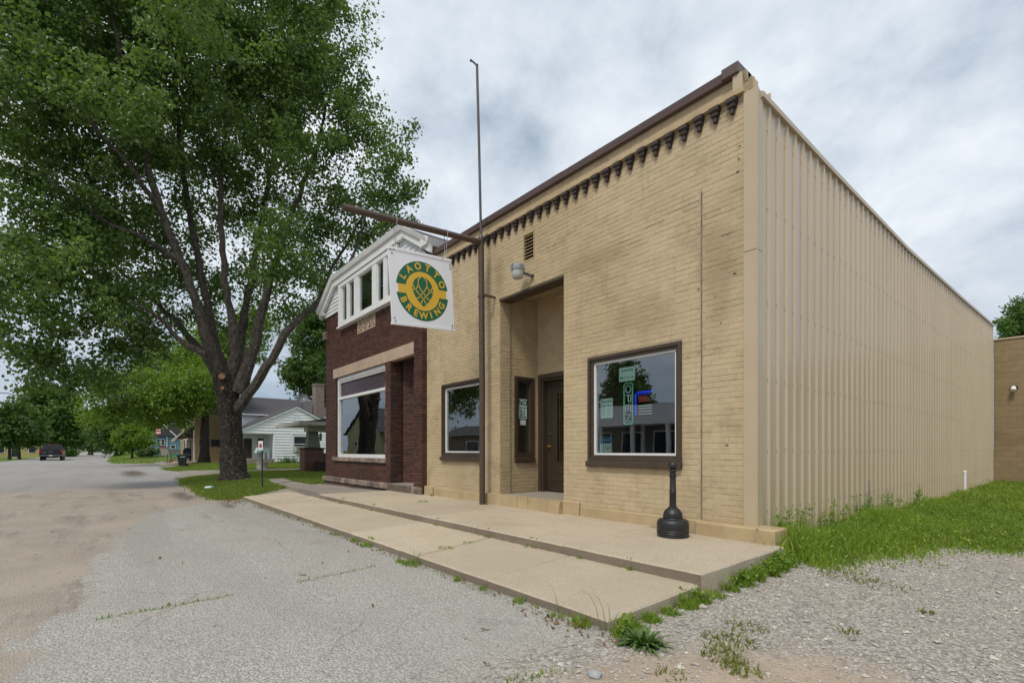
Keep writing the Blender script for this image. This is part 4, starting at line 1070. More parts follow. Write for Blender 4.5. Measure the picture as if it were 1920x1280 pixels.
# ================================================================== BANK BUILDING
bank = thing('bank_building', 'dark red brick former bank with white upper storey left of the tan storefront', 'building', (-13.7, 6, .3))
YB = 5.857
BW = (-16.20, -12.50, 1.0, 3.72); BL = (-16.45, -10.80, 3.72, 4.04); BR = (-12.17, -10.78, .30, 3.73); UW = (-15.72, -11.58, 5.28, 6.66); PL = (-14.38, -13.12, 4.84, 5.27)
wl = MB()
for a, b, c, d in cells(-17.2, -10.40, .0, 5.88, [BW, (-12.17, -10.78, .0, 3.73), (UW[0], UW[1], 5.28, 5.9)]): wl.box(a, b, YB, 6.15, c, d)
wl.build('wall', M_bankj, bank)
r2 = random.Random(9)
bb = lay(-17.2, -10.40, .46, 5.88, [BW, BL, BR, (UW[0], UW[1], 5.28, 6), PL, (-16.42, -12.44, .98, 1.13)], .0705, .212, .009, r2)
pr = lay(-10.80, -10.385, .46, 5.88, [], .0705, .212, .009, r2)
rl = lay(5.86, 6.22, .46, 3.73, [], .0705, .22, .009, r2)
sl = lay(0, 1.75, .46, 3.73, [], .0705, .212, .009, r2)
su = Vector((1.17, 1.2, 0)).normalized(); sn = Vector((su.y, -su.x, 0))
place_bricks(bank, [(bb, (0, YB, 0), (1, 0, 0), (0, -1, 0), .009), (pr, (0, YB - .045, 0), (1, 0, 0), (0, -1, 0), .014), (rl, (-12.175, 0, 0), (0, 1, 0), (1, 0, 0), .009),
                    (lay(5.815, 5.93, .46, 5.88, [], .0705, .3, .009, r2), (-10.388, 0, 0), (0, 1, 0), (1, 0, 0), .006), (sl, (-12.17, 6.22, 0), tuple(su), tuple(sn), .009)], M_bank, 'brick', 300, r2, jig=.002)
m = MB(); m.box(-10.79, -10.39, YB - .044, YB - .001, .3, 5.88); m.build('pilaster', M_bankj, bank)
m = MB(); m.box(-12.45, -12.18, 6.16, 6.22, .3, 3.8); a = Vector((-12.17, 6.222, .3)); m.prism([a, a + su * 1.75, a + su * 1.75 - sn * .1, a - sn * .1], (0, 0, 3.5)); m.box(-10.78, -10.6, 6.16, 8, .3, 3.8); m.build('recess_wall', M_bankj, bank)
MB().box(-12.2, -10.6, 6.152, 8, 3.735, 3.85).build('recess_ceiling', M_bankj, bank)
MB().box(-12.16, -10.79, 5.80, 8, .25, .47).build('recess_floor', M_concg, bank)
xx = -16.45
for ww in (1.30, 1.45, 1.40, 1.50):                   # lintel stones
    MB().cbox(xx + .003, min(xx + ww, -10.80) - .003, 5.835, 6.0, 3.725, 4.035, .008).build('lintel_stone', M_stone, bank); xx += ww
for a, b in ((-16.42, -15.0), (-14.995, -13.6), (-13.595, -12.44)): MB().cbox(a, b, 5.79, 6.0, 1.0, 1.125, .01).build('sill_stone', M_stonedirty, bank)
xx = -17.27
for ww in (.5, 1.5, 1.6, 1.5): MB().cbox(xx + .003, xx + ww - .003, 5.76, 6.0, .31, .465, .014).build('water_table_stone', M_stonedirty, bank); xx += ww
xx = -12.17
for ww in (.62, .72, .44): MB().cbox(xx + .004, xx + ww - .004, 5.74, 6.0, .20, .462, .02).build('step_stone', M_roughstone if ww > .5 else M_stonedirty, bank); xx += ww
xx = -17.22
for ww in (.55, .9, 1.1, .8, 1.2, .5): MB().cbox(xx + .006, xx + ww - .006, 5.82, 6.0, -.1, .30, .02).build('foundation_stone', M_roughstone, bank); xx += ww
MB().cbox(-17.32, -17.05, 5.78, 6.1, 5.15, 5.42, .015).build('corner_stone', M_stonedirty, bank)
# plaque
pq = MB(); pq.cbox(PL[0], PL[1], 5.832, 5.9, PL[2], PL[3], .006); pq = pq.build('plaque', M_stone, bank)
cpl = Vector((-13.75, 5.829, 5.045))
m = MB(); text_part(m, ('BANK', .06), cpl, UX, UZ, .43); m.build('letter_outline', M_ink, pq)
m = MB(); text_part(m, ('BANK', .01), cpl + Vector((0, -.004, 0)), UX, UZ, .43); m.build('letters', M_stone, pq)
# display window with leaded transom
m = MB(); frame_xz(m, -16.18, -12.50, 1.128, 3.715, .10, 5.90, 6.05); m.box(-16.08, -12.60, 5.91, 6.04, 3.01, 3.09); m.box(-16.08, -12.6, 5.93, 6.03, 3.55, 3.615)
wd = m.build('window', M_white, bank); MB().box(-16.08, -12.60, 5.97, 5.976, 1.228, 3.01).build('pane', M_glass, wd)
MB().box(-16.08, -12.60, 5.975, 5.985, 3.09, 3.55).build('leaded_light', M_prism, wd)
m = MB()
for k in range(35): x = -16.05 + k * .1; m.box(x - .004, x + .004, 5.970, 5.976, 3.09, 3.55)
for k in range(5): z = 3.13 + k * .095; m.box(-16.08, -12.6, 5.968, 5.974, z - .004, z + .004)
m.build('lead_came', surf('grey_lead', (.11, .085, .10), None, 1, .5), wd)
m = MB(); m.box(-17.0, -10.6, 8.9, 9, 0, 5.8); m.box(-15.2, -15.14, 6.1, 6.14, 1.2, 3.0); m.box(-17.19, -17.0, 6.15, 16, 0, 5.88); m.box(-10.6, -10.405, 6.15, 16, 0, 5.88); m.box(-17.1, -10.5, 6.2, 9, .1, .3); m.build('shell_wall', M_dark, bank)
# upper storey: siding, windows, boards, mansard roof
def trap_x(z):
    if z <= 6.0: return -17.2, -10.2
    f_ = (z - 6.0) / .75; return -17.2 + f_ * 1.05, -10.2 - f_ * 1.05
z = 5.885
while z < 6.80:
    z1 = min(z + .115, 6.85)
    for s_ in (0, 1):
        a0, b0 = trap_x(z); a1, b1 = trap_x(z1)
        for (p0, p1, q0, q1) in (((a0, UW[0] - .01, a1, UW[0] - .01),) if s_ == 0 else ((UW[1] + .01, b0, UW[1] + .01, b1),)):
            if p1 - p0 < .05 or q1 < q0 + .02: continue
            MB().prism([(p0, 5.815, z), (p1, 5.815, z), (q1, 5.835, z1), (q0, 5.835, z1)], (0, .03, 0)).build('siding_board', M_vinyl, bank)
    z = z1 + .004
MB().prism([(-17.2, 5.87, 5.88), (-10.2, 5.87, 5.88), (-10.2, 5.87, 6.0), (-11.25, 5.87, 6.8), (-16.15, 5.87, 6.8), (-17.2, 5.87, 6.0)], (0, .2, 0)).build('gable_backing', M_dark, bank)
m = MB(); frame_xz(m, UW[0], UW[1], 5.30, 6.655, .12, 5.74, 5.866)
pan = [(-15.47, -15.03), (-14.90, -14.44), (-14.13, -13.13), (-12.84, -12.40), (-12.25, -11.80)]
for (a, b), (c, d) in zip(pan[:-1], pan[1:]): m.box(b, c, 5.75, 5.86, 5.42, 6.535)
m.box(UW[0] + .12, pan[0][0], 5.75, 5.86, 5.42, 6.535); m.box(pan[-1][1], UW[1] - .12, 5.75, 5.86, 5.42, 6.535)
wu = m.build('window', M_white, bank); MB().cbox(UW[0] - .04, UW[1] + .04, 5.70, 5.9, 5.24, 5.30, .008).build('sill', M_white, wu)
for a, b in pan:
    m = MB(); frame_xz(m, a, b, 5.42, 6.535, .035, 5.78, 5.84); m.build('sash', M_white, wu); MB().box(a + .035, b - .035, 5.812, 5.818, 5.455, 6.50).build('pane', M_glass, wu)
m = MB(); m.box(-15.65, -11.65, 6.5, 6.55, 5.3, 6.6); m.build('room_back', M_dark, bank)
# fascia boards following the clipped gable, with gutter moulding on top
edge = [(-17.50, 6.16), (-16.14, 6.98), (-11.26, 6.98), (-9.92, 6.22)]
for i in range(3):
    (x0, z0), (x1, z1) = edge[i], edge[i + 1]
    MB().prism([(x0, 5.715, z0), (x1, 5.715, z1), (x1, 5.715, z1 - .30), (x0 + (0 if i != 0 else .05), 5.715, z0 - (.30 if i == 1 else .26))], (0, .10, 0)).build('fascia_board', M_white, bank)
    MB().prism([(x0, 5.66, z0 - .09), (x1, 5.66, z1 - .09), (x1, 5.62, z1 + .03), (x0, 5.62, z0 + .03)], (0, .095, 0)).build('gutter', M_white, bank)
MB().prism([(-9.93, 5.66, 6.10), (-9.85, 5.66, 6.24), (-10.2, 5.66, 6.40), (-10.25, 5.66, 6.10)], (0, 2.2, 0)).build('eave_return', M_white, bank)
MB().prism([(-17.42, 5.7, 5.98), (-17.52, 5.7, 6.14), (-17.2, 5.7, 6.3), (-17.1, 5.7, 5.98)], (0, 10, 0)).build('side_eave', M_white, bank)
m = MB()
A = [(-17.5, 5.68, 6.19), (-16.14, 5.68, 7.0), (-11.26, 5.68, 7.0), (-9.9, 5.68, 6.25)]; B = [(x, 16, z) for x, y, z in A]
RG0, RG1 = (-13.7, 8.6, 8.05), (-13.7, 16, 8.05)
m.add(A + B + [RG0, RG1], [(0, 1, 5, 4), (2, 3, 7, 6), (1, 8, 9, 5), (2, 6, 9, 8), (1, 2, 8), (4, 5, 9, 6, 7)])
m.build('roof', M_shingle, bank)

# ================================================================== HOUSES UP THE STREET
def boards_yz(parent, X, y0, y1, z0, z1, h, mat, holes=(), top=None, name='siding_board'):
    """lapped boards on a wall facing +X; top(y) limits the height"""
    z = z0
    while z < z1 - .02:
        zb = min(z + h, z1)
        iv = [(y0, y1)]
        for hy0, hy1, hz0, hz1 in holes:
            if hz0 < zb - .3 * h and hz1 > z + .3 * h:
                nv = []
                for s, e_ in iv:
                    if hy1 <= s or hy0 >= e_: nv.append((s, e_)); continue
                    if hy0 > s: nv.append((s, hy0))
                    if hy1 < e_: nv.append((hy1, e_))
                iv = nv
        for s, e_ in iv:
            s2, e2 = (s, e_) if top is None else top(zb, s, e_)
            if e2 - s2 > .1: MB().prism([(X, s2, z), (X + .055, s2, z), (X + .008, s2, zb), (X, s2, zb)], (0, e2 - s2, 0)).build(name, mat, parent)
        z = zb + .003
def win_yz(parent, X, y0, y1, z0, z1, fmat=None, mid=True, name='window'):
    m = MB(); frame_yz(m, y0, y1, z0, z1, .07, X, X + .05)
    if mid: m.box(X, X + .045, y0 + .07, y1 - .07, (z0 + z1) / 2 - .025, (z0 + z1) / 2 + .025)
    o = m.build(name, fmat or M_white, parent); MB().box(X - .01, X + .012, y0 + .07, y1 - .07, z0 + .07, z1 - .07).build('pane', M_dglass, o); return o
# white clapboard house
wh = thing('white_house', 'white clapboard house with grey shingle roof and front porch', 'house', (-45, 11, .3))
XH = -43.0
def wtop(zb, s, e_):
    yl = 8.1 + max(0, (zb - 2.98)) * (4.12 / 2.0); yr = 14.6 - max(0, (zb - 3.75)) * (2.38 / 1.2)
    return max(s, yl), min(e_, yr)
boards_yz(wh, XH, 8.1, 14.6, .42, 4.85, .225, M_hwhite, [(8.0, 10.45, .2, 2.62), (11.92, 13.18, 1.12, 2.56)], wtop)
m = MB(); m.prism([(XH, 10.42, .1), (XH, 14.6, .1), (XH, 14.6, 3.7), (XH, 12.22, 4.9), (XH, 8.1, 2.95), (XH, 8.1, 2.62), (XH, 10.42, 2.62)], (-3.8, 0, 0)); m.box(XH - 3.8, XH - 2.2, 8.2, 10.42, .1, 2.6); m.build('wall', M_vinyl, wh)
MB().box(XH - 2.2, XH + .05, 8.05, 10.5, .1, .62).build('porch_floor', M_concg, wh)
m = MB(); m.box(XH - .1, XH, 8.12, 8.22, .62, 2.62); m.build('porch_post', M_white, wh)
m = MB(); m.box(XH - 2.19, XH - 2.17, 8.7, 9.3, .66, 2.3); o = m.build('door', M_corbel, wh); m = MB(); m.box(XH - 2.195, XH - 2.175, 9.75, 10.2, 1.0, 2.3); m.build('porch_window', M_dglass, wh)
for (ya, za), (yb, zb) in (((7.95, 2.90), (12.22, 4.98)), ((12.22, 4.98), (14.8, 3.70))):
    MB().prism([(XH + .14, ya, za), (XH + .14, yb, zb), (XH + .14, yb, zb - .14), (XH + .14, ya, za - .14)], (-.06, 0, 0)).build('verge_board', M_white, wh)
m = MB(); m.prism([(XH + .15, 7.9, 2.92), (XH + .15, 12.22, 5.04), (XH + .15, 14.85, 3.73), (XH + .15, 14.85, 3.68), (XH + .15, 12.22, 4.98), (XH + .15, 7.9, 2.86)], (-5, 0, 0))
m.prism([(-46.9, 8.7, 4.46), (-46.9, 16.5, 4.46), (-50, 16.5, 6.15), (-50, 8.7, 6.15)], (0, 0, .06)); m.prism([(-53, 8.7, 4.46), (-53, 16.5, 4.46), (-50, 16.5, 6.15), (-50, 8.7, 6.15)], (0, 0, .06)); m.build('roof', M_shingle, wh)
m = MB(); m.prism([(-47.2, 8.9, .2), (-52.7, 8.9, .2), (-52.7, 8.9, 4.5), (-50, 8.9, 6.0), (-47.2, 8.9, 4.5)], (0, 7.4, 0)); m.build('main_wall', M_vinyl, wh)
MB().box(-46.92, -46.86, 8.7, 16.5, 4.36, 4.47).build('gutter', M_white, wh)
wn = win_yz(wh, XH + .02, 11.95, 13.15, 1.15, 2.53)
a = MB(); a.box(XH + .03, XH + .45, 12.05, 13.0, 1.22, 1.66); au = a.build('air_conditioner', M_cream, wh)
for k in range(6): MB().box(XH + .45, XH + .46, 12.1, 12.95, 1.27 + k * .06, 1.29 + k * .06).build('louvre', M_galv, au)
a = MB(); a.box(XH + .3, XH + .36, 12.5, 12.58, .4, 1.22); a.build('support_post', M_cream, au)
a = MB(); frame_yz(a, 12.0, 12.45, 3.75, 4.2, .06, XH, XH + .05); a.box(XH, XH + .04, 12.06, 12.39, 3.81, 4.14); a.build('gable_vent', M_white, wh)
ch = MB(); ch.box(-44.6, -43.7, 14.0, 14.75, 2.8, 7.15); ch.box(-44.65, -43.65, 13.95, 14.8, 7.0, 7.1); ch.build('chimney', M_chim, wh)
t = thing('satellite_dish', 'grey satellite dish on the shingle roof beside the chimney', 'satellite dish', (-44.5, 13.1, 5.4))
m = MB(); m.lathe([(.001, 0), (.2, .03), (.38, .10), (.48, .17), (.47, .18), (.36, .115), (.19, .045), (.001, .015)], (0, 0, 0), 20); o = m.build('dish', M_smut, None); o.matrix_basis = Matrix.Translation((-44.4, 13.15, 5.72)) @ Matrix.Rotation(R(60), 4, 'Y') @ Matrix.Rotation(R(25), 4, 'X'); o.parent = t; o.matrix_parent_inverse = wm(t).inverted()
m = MB(); m.tube([(-44.5, 13.1, 4.5), (-44.45, 13.12, 5.75)], .03, 6); m.tube([(-44.45, 13.12, 5.6), (-43.9, 13.2, 5.75)], .015, 5); m.build('mast', M_smut, t)
t = thing('porch_chair', 'white lattice chair on the white house porch', 'chair', (-43.4, 9.9, .62))
m = MB(); m.box(-43.6, -43.2, 9.75, 10.15, .98, 1.03); m.build('seat', M_white, t); m = MB(); m.prism([(-43.25, 10.12, 1.0), (-43.2, 10.12, 1.0), (-43.2, 10.25, 1.5), (-43.25, 10.25, 1.5)], (-.4, 0, 0)); m.build('backrest', M_white, t)
for x in (-43.58, -43.22):
    for y in (9.78, 10.12): MB().box(x - .02, x + .02, y - .02, y + .02, .62, .98).build('leg', M_white, t)
# porch house between bank and white house
ph = thing('porch_house', 'cream trimmed house porch with tapered column on a brick pier', 'house', (-28, 9, .2))
m = MB(); m.prism([(-25.5, 7.4, 2.70), (-25.5, 7.4, 2.76), (-25.5, 12.2, 3.55), (-25.5, 14, 3.3), (-25.5, 14, 2.70)], (-4.6, 0, 0)); m.build('porch_roof', M_shingle, ph)
m = MB(); m.box(-25.48, -25.40, 7.36, 14, 2.60, 2.80); m.box(-30, -25.48, 7.36, 7.44, 2.60, 2.78); m.build('fascia_board', M_cream, ph)
MB().box(-30, -25.5, 7.44, 14, 2.64, 2.69).build('soffit', M_cream, ph)
MB().box(-26.5, -25.9, 7.9, 14, 2.30, 2.64).build('beam', M_cream, ph)
m = MB(); b0, b1 = [(-26.0, 7.95), (-26.55, 7.95), (-26.55, 8.58), (-26.0, 8.58)], [(-26.08, 8.03), (-26.47, 8.03), (-26.47, 8.46), (-26.08, 8.46)]
m.add([(x, y, 1.48) for x, y in b0] + [(x, y, 2.46) for x, y in b1], [(0, 1, 2, 3), (4, 5, 6, 7)] + [(i, (i + 1) % 4, 4 + (i + 1) % 4, 4 + i) for i in range(4)]); m.build('column', M_greyp, ph)
MB().cbox(-26.7, -25.9, 7.75, 8.72, .1, 1.40, .01).build('pier', M_redbr, ph); MB().cbox(-26.75, -25.85, 7.7, 8.77, 1.40, 1.48, .01).build('pier_cap', M_corbel, ph)
m = MB(); m.cbox(-26.5, -26.1, 8.70, 13, .1, 1.12, .01); m.build('low_wall', M_redbr, ph); MB().cbox(-26.55, -26.05, 8.66, 13, 1.12, 1.19, .01).build('wall_cap', M_conc, ph)
MB().cbox(-25.9, -25.3, 8.3, 9.4, .1, .78, .015).build('step_block', M_bankj, ph)
m = MB(); m.box(-35, -27.5, 13.3, 20, 0, 5); m.build('house_wall', M_cream, ph)
t = thing('porch_lantern', 'black lantern hanging under the cream porch roof', 'lantern', (-26.3, 8.68, 2.3))
m = MB(); m.tube([(-26.3, 8.68, 2.66), (-26.3, 8.68, 2.24)], .012, 5); m.build('hanger', M_black, t)
m = MB(); m.lathe([(.02, 0), (.085, -.06), (.09, -.08), (.07, -.08)], (-26.3, 8.68, 2.24), 6); m.lathe([(.07, 0), (.07, .03), (.03, .03)], (-26.3, 8.68, 1.83), 6)
for k in range(6):
    a_ = k * math.pi / 3; m.tube([(-26.3 + .065 * math.cos(a_), 8.68 + .065 * math.sin(a_), 1.85), (-26.3 + .075 * math.cos(a_), 8.68 + .075 * math.sin(a_), 2.17)], .008, 4)
m.build('cage', M_black, t); MB().lathe([(.05, 0), (.055, .28)], (-26.3, 8.68, 1.87), 6).build('glass', M_lens, t)
# tan post building
pb = thing('post_building', 'tan sided post building with awning over its front door', 'building', (-58, 8, .25))
boards_yz(pb, -53, 6.2, 11, .25, 4.6, .19, M_tan, [(7.45, 9.6, 1.66, 2.36)])
m = MB(); m.box(-64, -53.0, 6.2, 11, 0, 4.5); m.build('wall', M_tan, pb); m = MB(); m.prism([(-53, 5.9, 4.5), (-53, 11.3, 4.5), (-53, 8.6, 6.2)], (-11, 0, 0)); m.build('roof', M_shingle, pb)
wn = MB(); frame_yz(wn, 7.45, 9.6, 1.66, 2.36, .06, -52.99, -52.95); wn = wn.build('window', M_smut, pb)
for i in range(7):
    for k in range(2): MB().box(-52.99, -52.965, 7.53 + i * .29, 7.53 + i * .29 + .27, 1.73 + k * .29, 1.73 + k * .29 + .27).build('glass_block', M_dglass, wn)
m = MB(); m.prism([(-53.3, 6.2, 3.6), (-53.3, 4.75, 2.25), (-53.3, 4.75, 2.12), (-53.3, 6.2, 2.6)], (-4.2, 0, 0)); m.build('awning', M_concg, pb)
m = MB(); m.prism([(-53.28, 6.2, 3.65), (-53.28, 4.85, 2.42), (-53.28, 5.3, 2.4), (-53.28, 6.2, 2.45)], (-.03, 0, 0)); m.build('awning_cheek', M_corbel, pb)
for x0, x1, nm, mt in ((-56.2, -54.6, 'door', M_dglass), (-58.6, -57.2, 'window', M_dglass), (-61, -59.6, 'window', M_dglass)):
    m = MB(); frame_xz(m, x0, x1, .3 if nm == 'door' else 1.0, 2.5, .12, 6.15, 6.2); f_ = m.build(nm, M_white, pb); MB().box(x0 + .12, x1 - .12, 6.17, 6.19, .4 if nm == 'door' else 1.1, 2.38).build('pane', mt, f_)
m = MB(); m.box(-53.15, -53.0, 6.1, 6.2, .25, 3.2); m.build('corner_board', M_white, pb)
t = thing('flag', 'striped flag on a slanted white pole over the forecourt', 'flag', (-57, 6.15, 1.7))
m = MB(); m.tube([(-56.6, 6.15, 1.55), (-60.2, 4.4, 3.9), (-61.5, 3.8, 4.75)], .03, 6); m.build('pole', M_white, t)
for k in range(5):
    m = MB(); V = []
    for i in range(7):
        f0 = i / 6; x = -61.4 + .7 * f0; y = 3.85 + .35 * f0
        V += [(x, y + .05 * math.sin(i), 4.62 - 1.05 + .55 * (1 - f0) * 0 - k * .13 - .2 * f0 * (1 - f0)), (x, y + .05 * math.sin(i + .4), 4.62 - 1.05 - (k + 1) * .13 + .008 - .2 * f0 * (1 - f0))]
    m.add(V, [(2 * i, 2 * i + 2, 2 * i + 3, 2 * i + 1) for i in range(6)]); m.build('stripe', M_red if k % 2 == 0 else M_white, t)
# mailbox
t = thing('mailbox', 'dark blue round-topped street mailbox by the tan post building', 'mailbox', (-55.3, 6.0, .3))
mx, my, mz = -55.0, 5.85, gz1(-55, 5.85) + .05
m = MB(); pr_ = [(mx, my + .30, mz + .28), (mx, my + .30, mz + 1.0)] + [(mx, my + .30 * math.cos(a), mz + 1.0 + .30 * math.sin(a)) for a in np.linspace(.3, math.pi - .3, 8)] + [(mx, my - .30, mz + 1.0), (mx, my - .30, mz + .28)]
m.prism(pr_, (-.6, 0, 0)); m.build('body', M_navyp, t)
for x in (-.05, -.55):
    for y in (-.26, .26): MB().box(mx + x - .03, mx + x + .03, my + y - .03, my + y + .03, mz, mz + .28).build('leg', M_navyp, t)
m = MB(); text_part(m, ('US MAIL', .02), (mx + .004, my, mz + .66), (0, 1, 0), UZ, .13); m.box(mx + .002, mx + .006, my - .16, my + .16, mz + .50, mz + .55); m.build('lettering', M_white, t)
t = thing('railing', 'teal painted hand rail at the forecourt steps', 'railing', (-57, 5, .3))
for i, (x, y) in enumerate(((-57.4, 4.75), (-56.4, 5.0))):
    g = gz1(x, y) + .06; m = MB(); m.tube([(x, y, g), (x, y, g + .78), (x + .12, y + .12, g + .86), (x + .55, y + .55, g + .62), (x + .6, y + .6, g)], .03, 6); m.tube([(x, y, g + .42), (x + .57, y + .57, g + .3)], .02, 5); m.build('rail_bar', M_teala, t)
t = thing('ramp_railing', 'dark metal hand rail before the post building door', 'railing', (-54.5, 5.6, .3))
for z in (.55, .9): MB().tube([(-57.2, 5.75, z + .25), (-53.4, 5.75, z + .25)], .022, 6).build('rail_bar', M_black, t)
for x in (-57.1, -55.4, -53.5): MB().tube([(x, 5.75, .2), (x, 5.75, 1.15)], .022, 6).build('post', M_black, t)
t = thing('notice_board', 'tilted white notice panel with red header on the forecourt', 'notice board', (-56.2, 4.3, .3))
m = MB(); m.prism([(-56.2, 3.95, .85), (-56.2, 4.55, .80), (-56.2, 4.42, 1.62), (-56.2, 3.82, 1.66)], (-.06, 0, 0)); m.build('panel', M_cream, t); m = MB(); m.prism([(-56.18, 3.84, 1.57), (-56.18, 4.42, 1.53), (-56.18, 4.40, 1.63), (-56.18, 3.82, 1.67)], (-.01, 0, 0)); m.build('header', M_red, t)
for y in (4.4, 4.75): MB().box(-56.23, -56.17, y - .03, y + .03, .2, .95).build('leg', M_smut, t)
for k, (x, y, lb) in enumerate(((-56.6, 4.75, 'small orange crate under the white notice panel'), (-55.9, 5.15, 'low orange crate below the teal hand rail'))):
    t = thing('crate', lb, 'crate', (x, y, .28)); g = gz1(x, y) + .06
    for z in (0, .1): 
        m = MB(); m.box(x - .2, x + .2, y - .22, y - .2, g + z, g + z + .08); m.box(x - .2, x + .2, y + .2, y + .22, g + z, g + z + .08); m.box(x + .2, x + .22, y - .22, y + .22, g + z, g + z + .08); m.build('slat', M_orange, t)
    MB().box(x - .2, x + .2, y - .2, y + .2, g, g + .02).build('base', M_orange, t)
# wheelie bin
bx, by = -42.4, 4.2; bz = gz1(bx, by) + .02
t = thing('wheelie_bin', 'dark grey wheeled rubbish bin on the grass verge', 'bin', (bx, by, bz))
m = MB(); m.add([(bx + x * .8, by + y * .8, bz + .07) for x, y in ((-.28, -.26), (.28, -.26), (.28, .26), (-.28, .26))] + [(bx + x, by + y, bz + .80) for x, y in ((-.30, -.31), (.30, -.31), (.30, .31), (-.30, .31))], [(0, 1, 2, 3), (4, 5, 6, 7), (0, 1, 5, 4), (1, 2, 6, 5), (2, 3, 7, 6), (3, 0, 4, 7)]); m.build('body', M_bin, t)
m = MB(); m.prism([(bx + .34, by - .35, bz + .80), (bx + .34, by + .38, bz + .80), (bx + .34, by + .32, bz + .86), (bx + .34, by - .1, bz + .89), (bx + .34, by - .35, bz + .84)], (-.68, 0, 0)); m.build('lid', M_bin, t)
MB().tube([(bx - .3, by + .4, bz + .78), (bx + .3, by + .4, bz + .78)], .02, 6).build('handle', M_bin, t)
for x in (-.27, .27):
    m = MB(); m.tube([(bx + x - .03, by + .26, bz + .11), (bx + x + .03, by + .26, bz + .11)], .11, 14); m.build('wheel', M_tyre, t)
m = MB(); m.box(bx + .305, bx + .309, by - .16, by - .02, bz + .68, bz + .74); m.box(bx + .305, bx + .309, by, by + .14, bz + .68, bz + .74); m.build('label', M_white, t)
# real-estate style sign on a steel post, wishing well, litter
x, y = -16.2, 3.62; g = gz1(x, y)
t = thing('post_sign', 'small red and white sign on a thin green steel post in the verge', 'sign', (x, y, g))
m = MB(); m.prism([(x - .02, y - .018, g - .1), (x + .02, y - .018, g - .1), (x + .02, y + .018, g - .1)], (0, 0, 1.30)); m.build('post', surf('dark_green_steel', (.02, .035, .025), None, 1, .5), t)
m = MB(); m.obox((x + .03, y - .05, g + 1.31), (.75, .66, 0), (0, 0, 1), (.66, -.75, 0), .075, .14, .004); m.build('panel', M_white, t); m = MB(); m.obox((x + .034, y - .055, g + 1.31), (.75, .66, 0), (0, 0, 1), (.66, -.75, 0), .04, .055, .006); m.build('red_field', M_red, t)
x, y = -30, 6.71; g = gz1(x, y)
t = thing('wishing_well', 'small cream wooden wishing well on the lawn of the white house', 'garden ornament', (x, y, g))
m = MB(); m.lathe([(.30, 0), (.32, .03), (.29, .05), (.29, .33), (.33, .35), (.33, .40), (.26, .40), (.25, .1)], (x, y, g), 10); m.build('tub', M_cream, t)
for dy in (-.17, .17): MB().box(x - .03, x + .03, y + dy - .03, y + dy + .03, g + .35, g + 1.0).build('post', M_cream, t)
m = MB(); m.prism([(x + .28, y - .36, g + .92), (x + .28, y + .36, g + .92), (x + .28, y + .30, g + 1.2), (x + .28, y - .25, g + 1.22)], (-.56, 0, 0)); m.build('roof', M_mint, t)
x, y = -17.5, 2.41; g = gz1(x, y)
t = thing('litter_bottle', 'crumpled white and cyan plastic bottle on the grass near the big tree', 'litter', (x, y, g))
m = MB(); m.tube([(x - .02, y - .10, g + .07), (x, y, g + .075), (x + .01, y + .07, g + .08)], [.04, .052, .045], 10); m.build('body', M_white, t)
m = MB(); m.tube([(x + .012, y + .071, g + .08), (x + .02, y + .11, g + .085), (x + .022, y + .14, g + .085)], [.046, .03, .018], 10); m.build('neck', surf('cyan_label', (.1, .45, .5), None, 1, .4), t)
# light blue house and its garden
bl = thing('blue_house', 'light blue house with white windows beyond the forecourt', 'house', (-80, 7, 1.1))
boards_yz(bl, -78, 4.7, 9.5, 1.35, 3.1, .16, M_blue, [(4.95, 5.85, 1.95, 2.75), (6.5, 6.95, 1.55, 2.0)])
m = MB(); m.box(-86, -78, 4.7, 9.5, .6, 3.2); m.build('wall', M_blue, bl); m = MB(); m.prism([(-77.7, 4.4, 3.15), (-77.7, 9.8, 3.15), (-77.7, 7.1, 5.2)], (-8.6, 0, 0)); m.build('roof', M_shingle, bl)
for a, b in ((4.95, 5.37), (5.41, 5.85)): win_yz(bl, -77.97, a, b, 1.95, 2.75)
win_yz(bl, -77.97, 6.45, 7.0, 1.5, 2.02, mid=False)
MB().box(-78.0, -77.9, 6.0, 6.12, 1.1, 3.1).build('porch_post', M_white, bl)
m = MB(); m.box(-78.05, -77.97, 4.7, 9.5, .9, 1.35); m.build('foundation', M_chim, bl)

# ---- far left buildings behind the street trees
def far_house(label, X, y0, y1, h, wmat, wins, ridge=1.2, rm=None):
    g = gz1(X, (y0 + y1) / 2) - .2
    t = thing('far_house', label, 'house', (X - 3, (y0 + y1) / 2, g))
    m = MB(); m.box(X - 7, X, y0, y1, g, g + h); m.build('wall', wmat, t)
    m = MB(); m.prism([(X + .3, y0 - .3, g + h), (X + .3, y1 + .3, g + h), (X + .3, (y0 + y1) / 2, g + h + ridge)], (-7.6, 0, 0)); m.build('roof', rm or M_shingle, t)
    for a, b, c, d, nm in wins:
        m = MB(); frame_yz(m, a, b, g + c, g + d, .08, X, X + .05); f_ = m.build(nm, M_white, t); MB().box(X - .01, X + .02, a + .08, b - .08, g + c + .08, g + d - .08).build('pane', M_dglass, f_)
    return t
far_house('pale yellow low building behind the left street trees', -118, -15.2, -8.9, 2.6, surf('pale_yellow_siding', (.50, .42, .16), None, 1, .6), [(-12.5, -11.5, .2, 2.2, 'door'), (-14.4, -13.2, .9, 2.0, 'window'), (-10.4, -9.4, .9, 2.1, 'window')])
far_house('white garage building at the far left of the street', -112, -26, -16, 2.7, M_vinyl, [(-24, -20.5, .2, 2.2, 'door'), (-19, -17.6, .9, 2.1, 'window')])
t = thing('parked_van', 'silver white van parked before the white garage at far left', 'van', (-100, -13.2, .3))
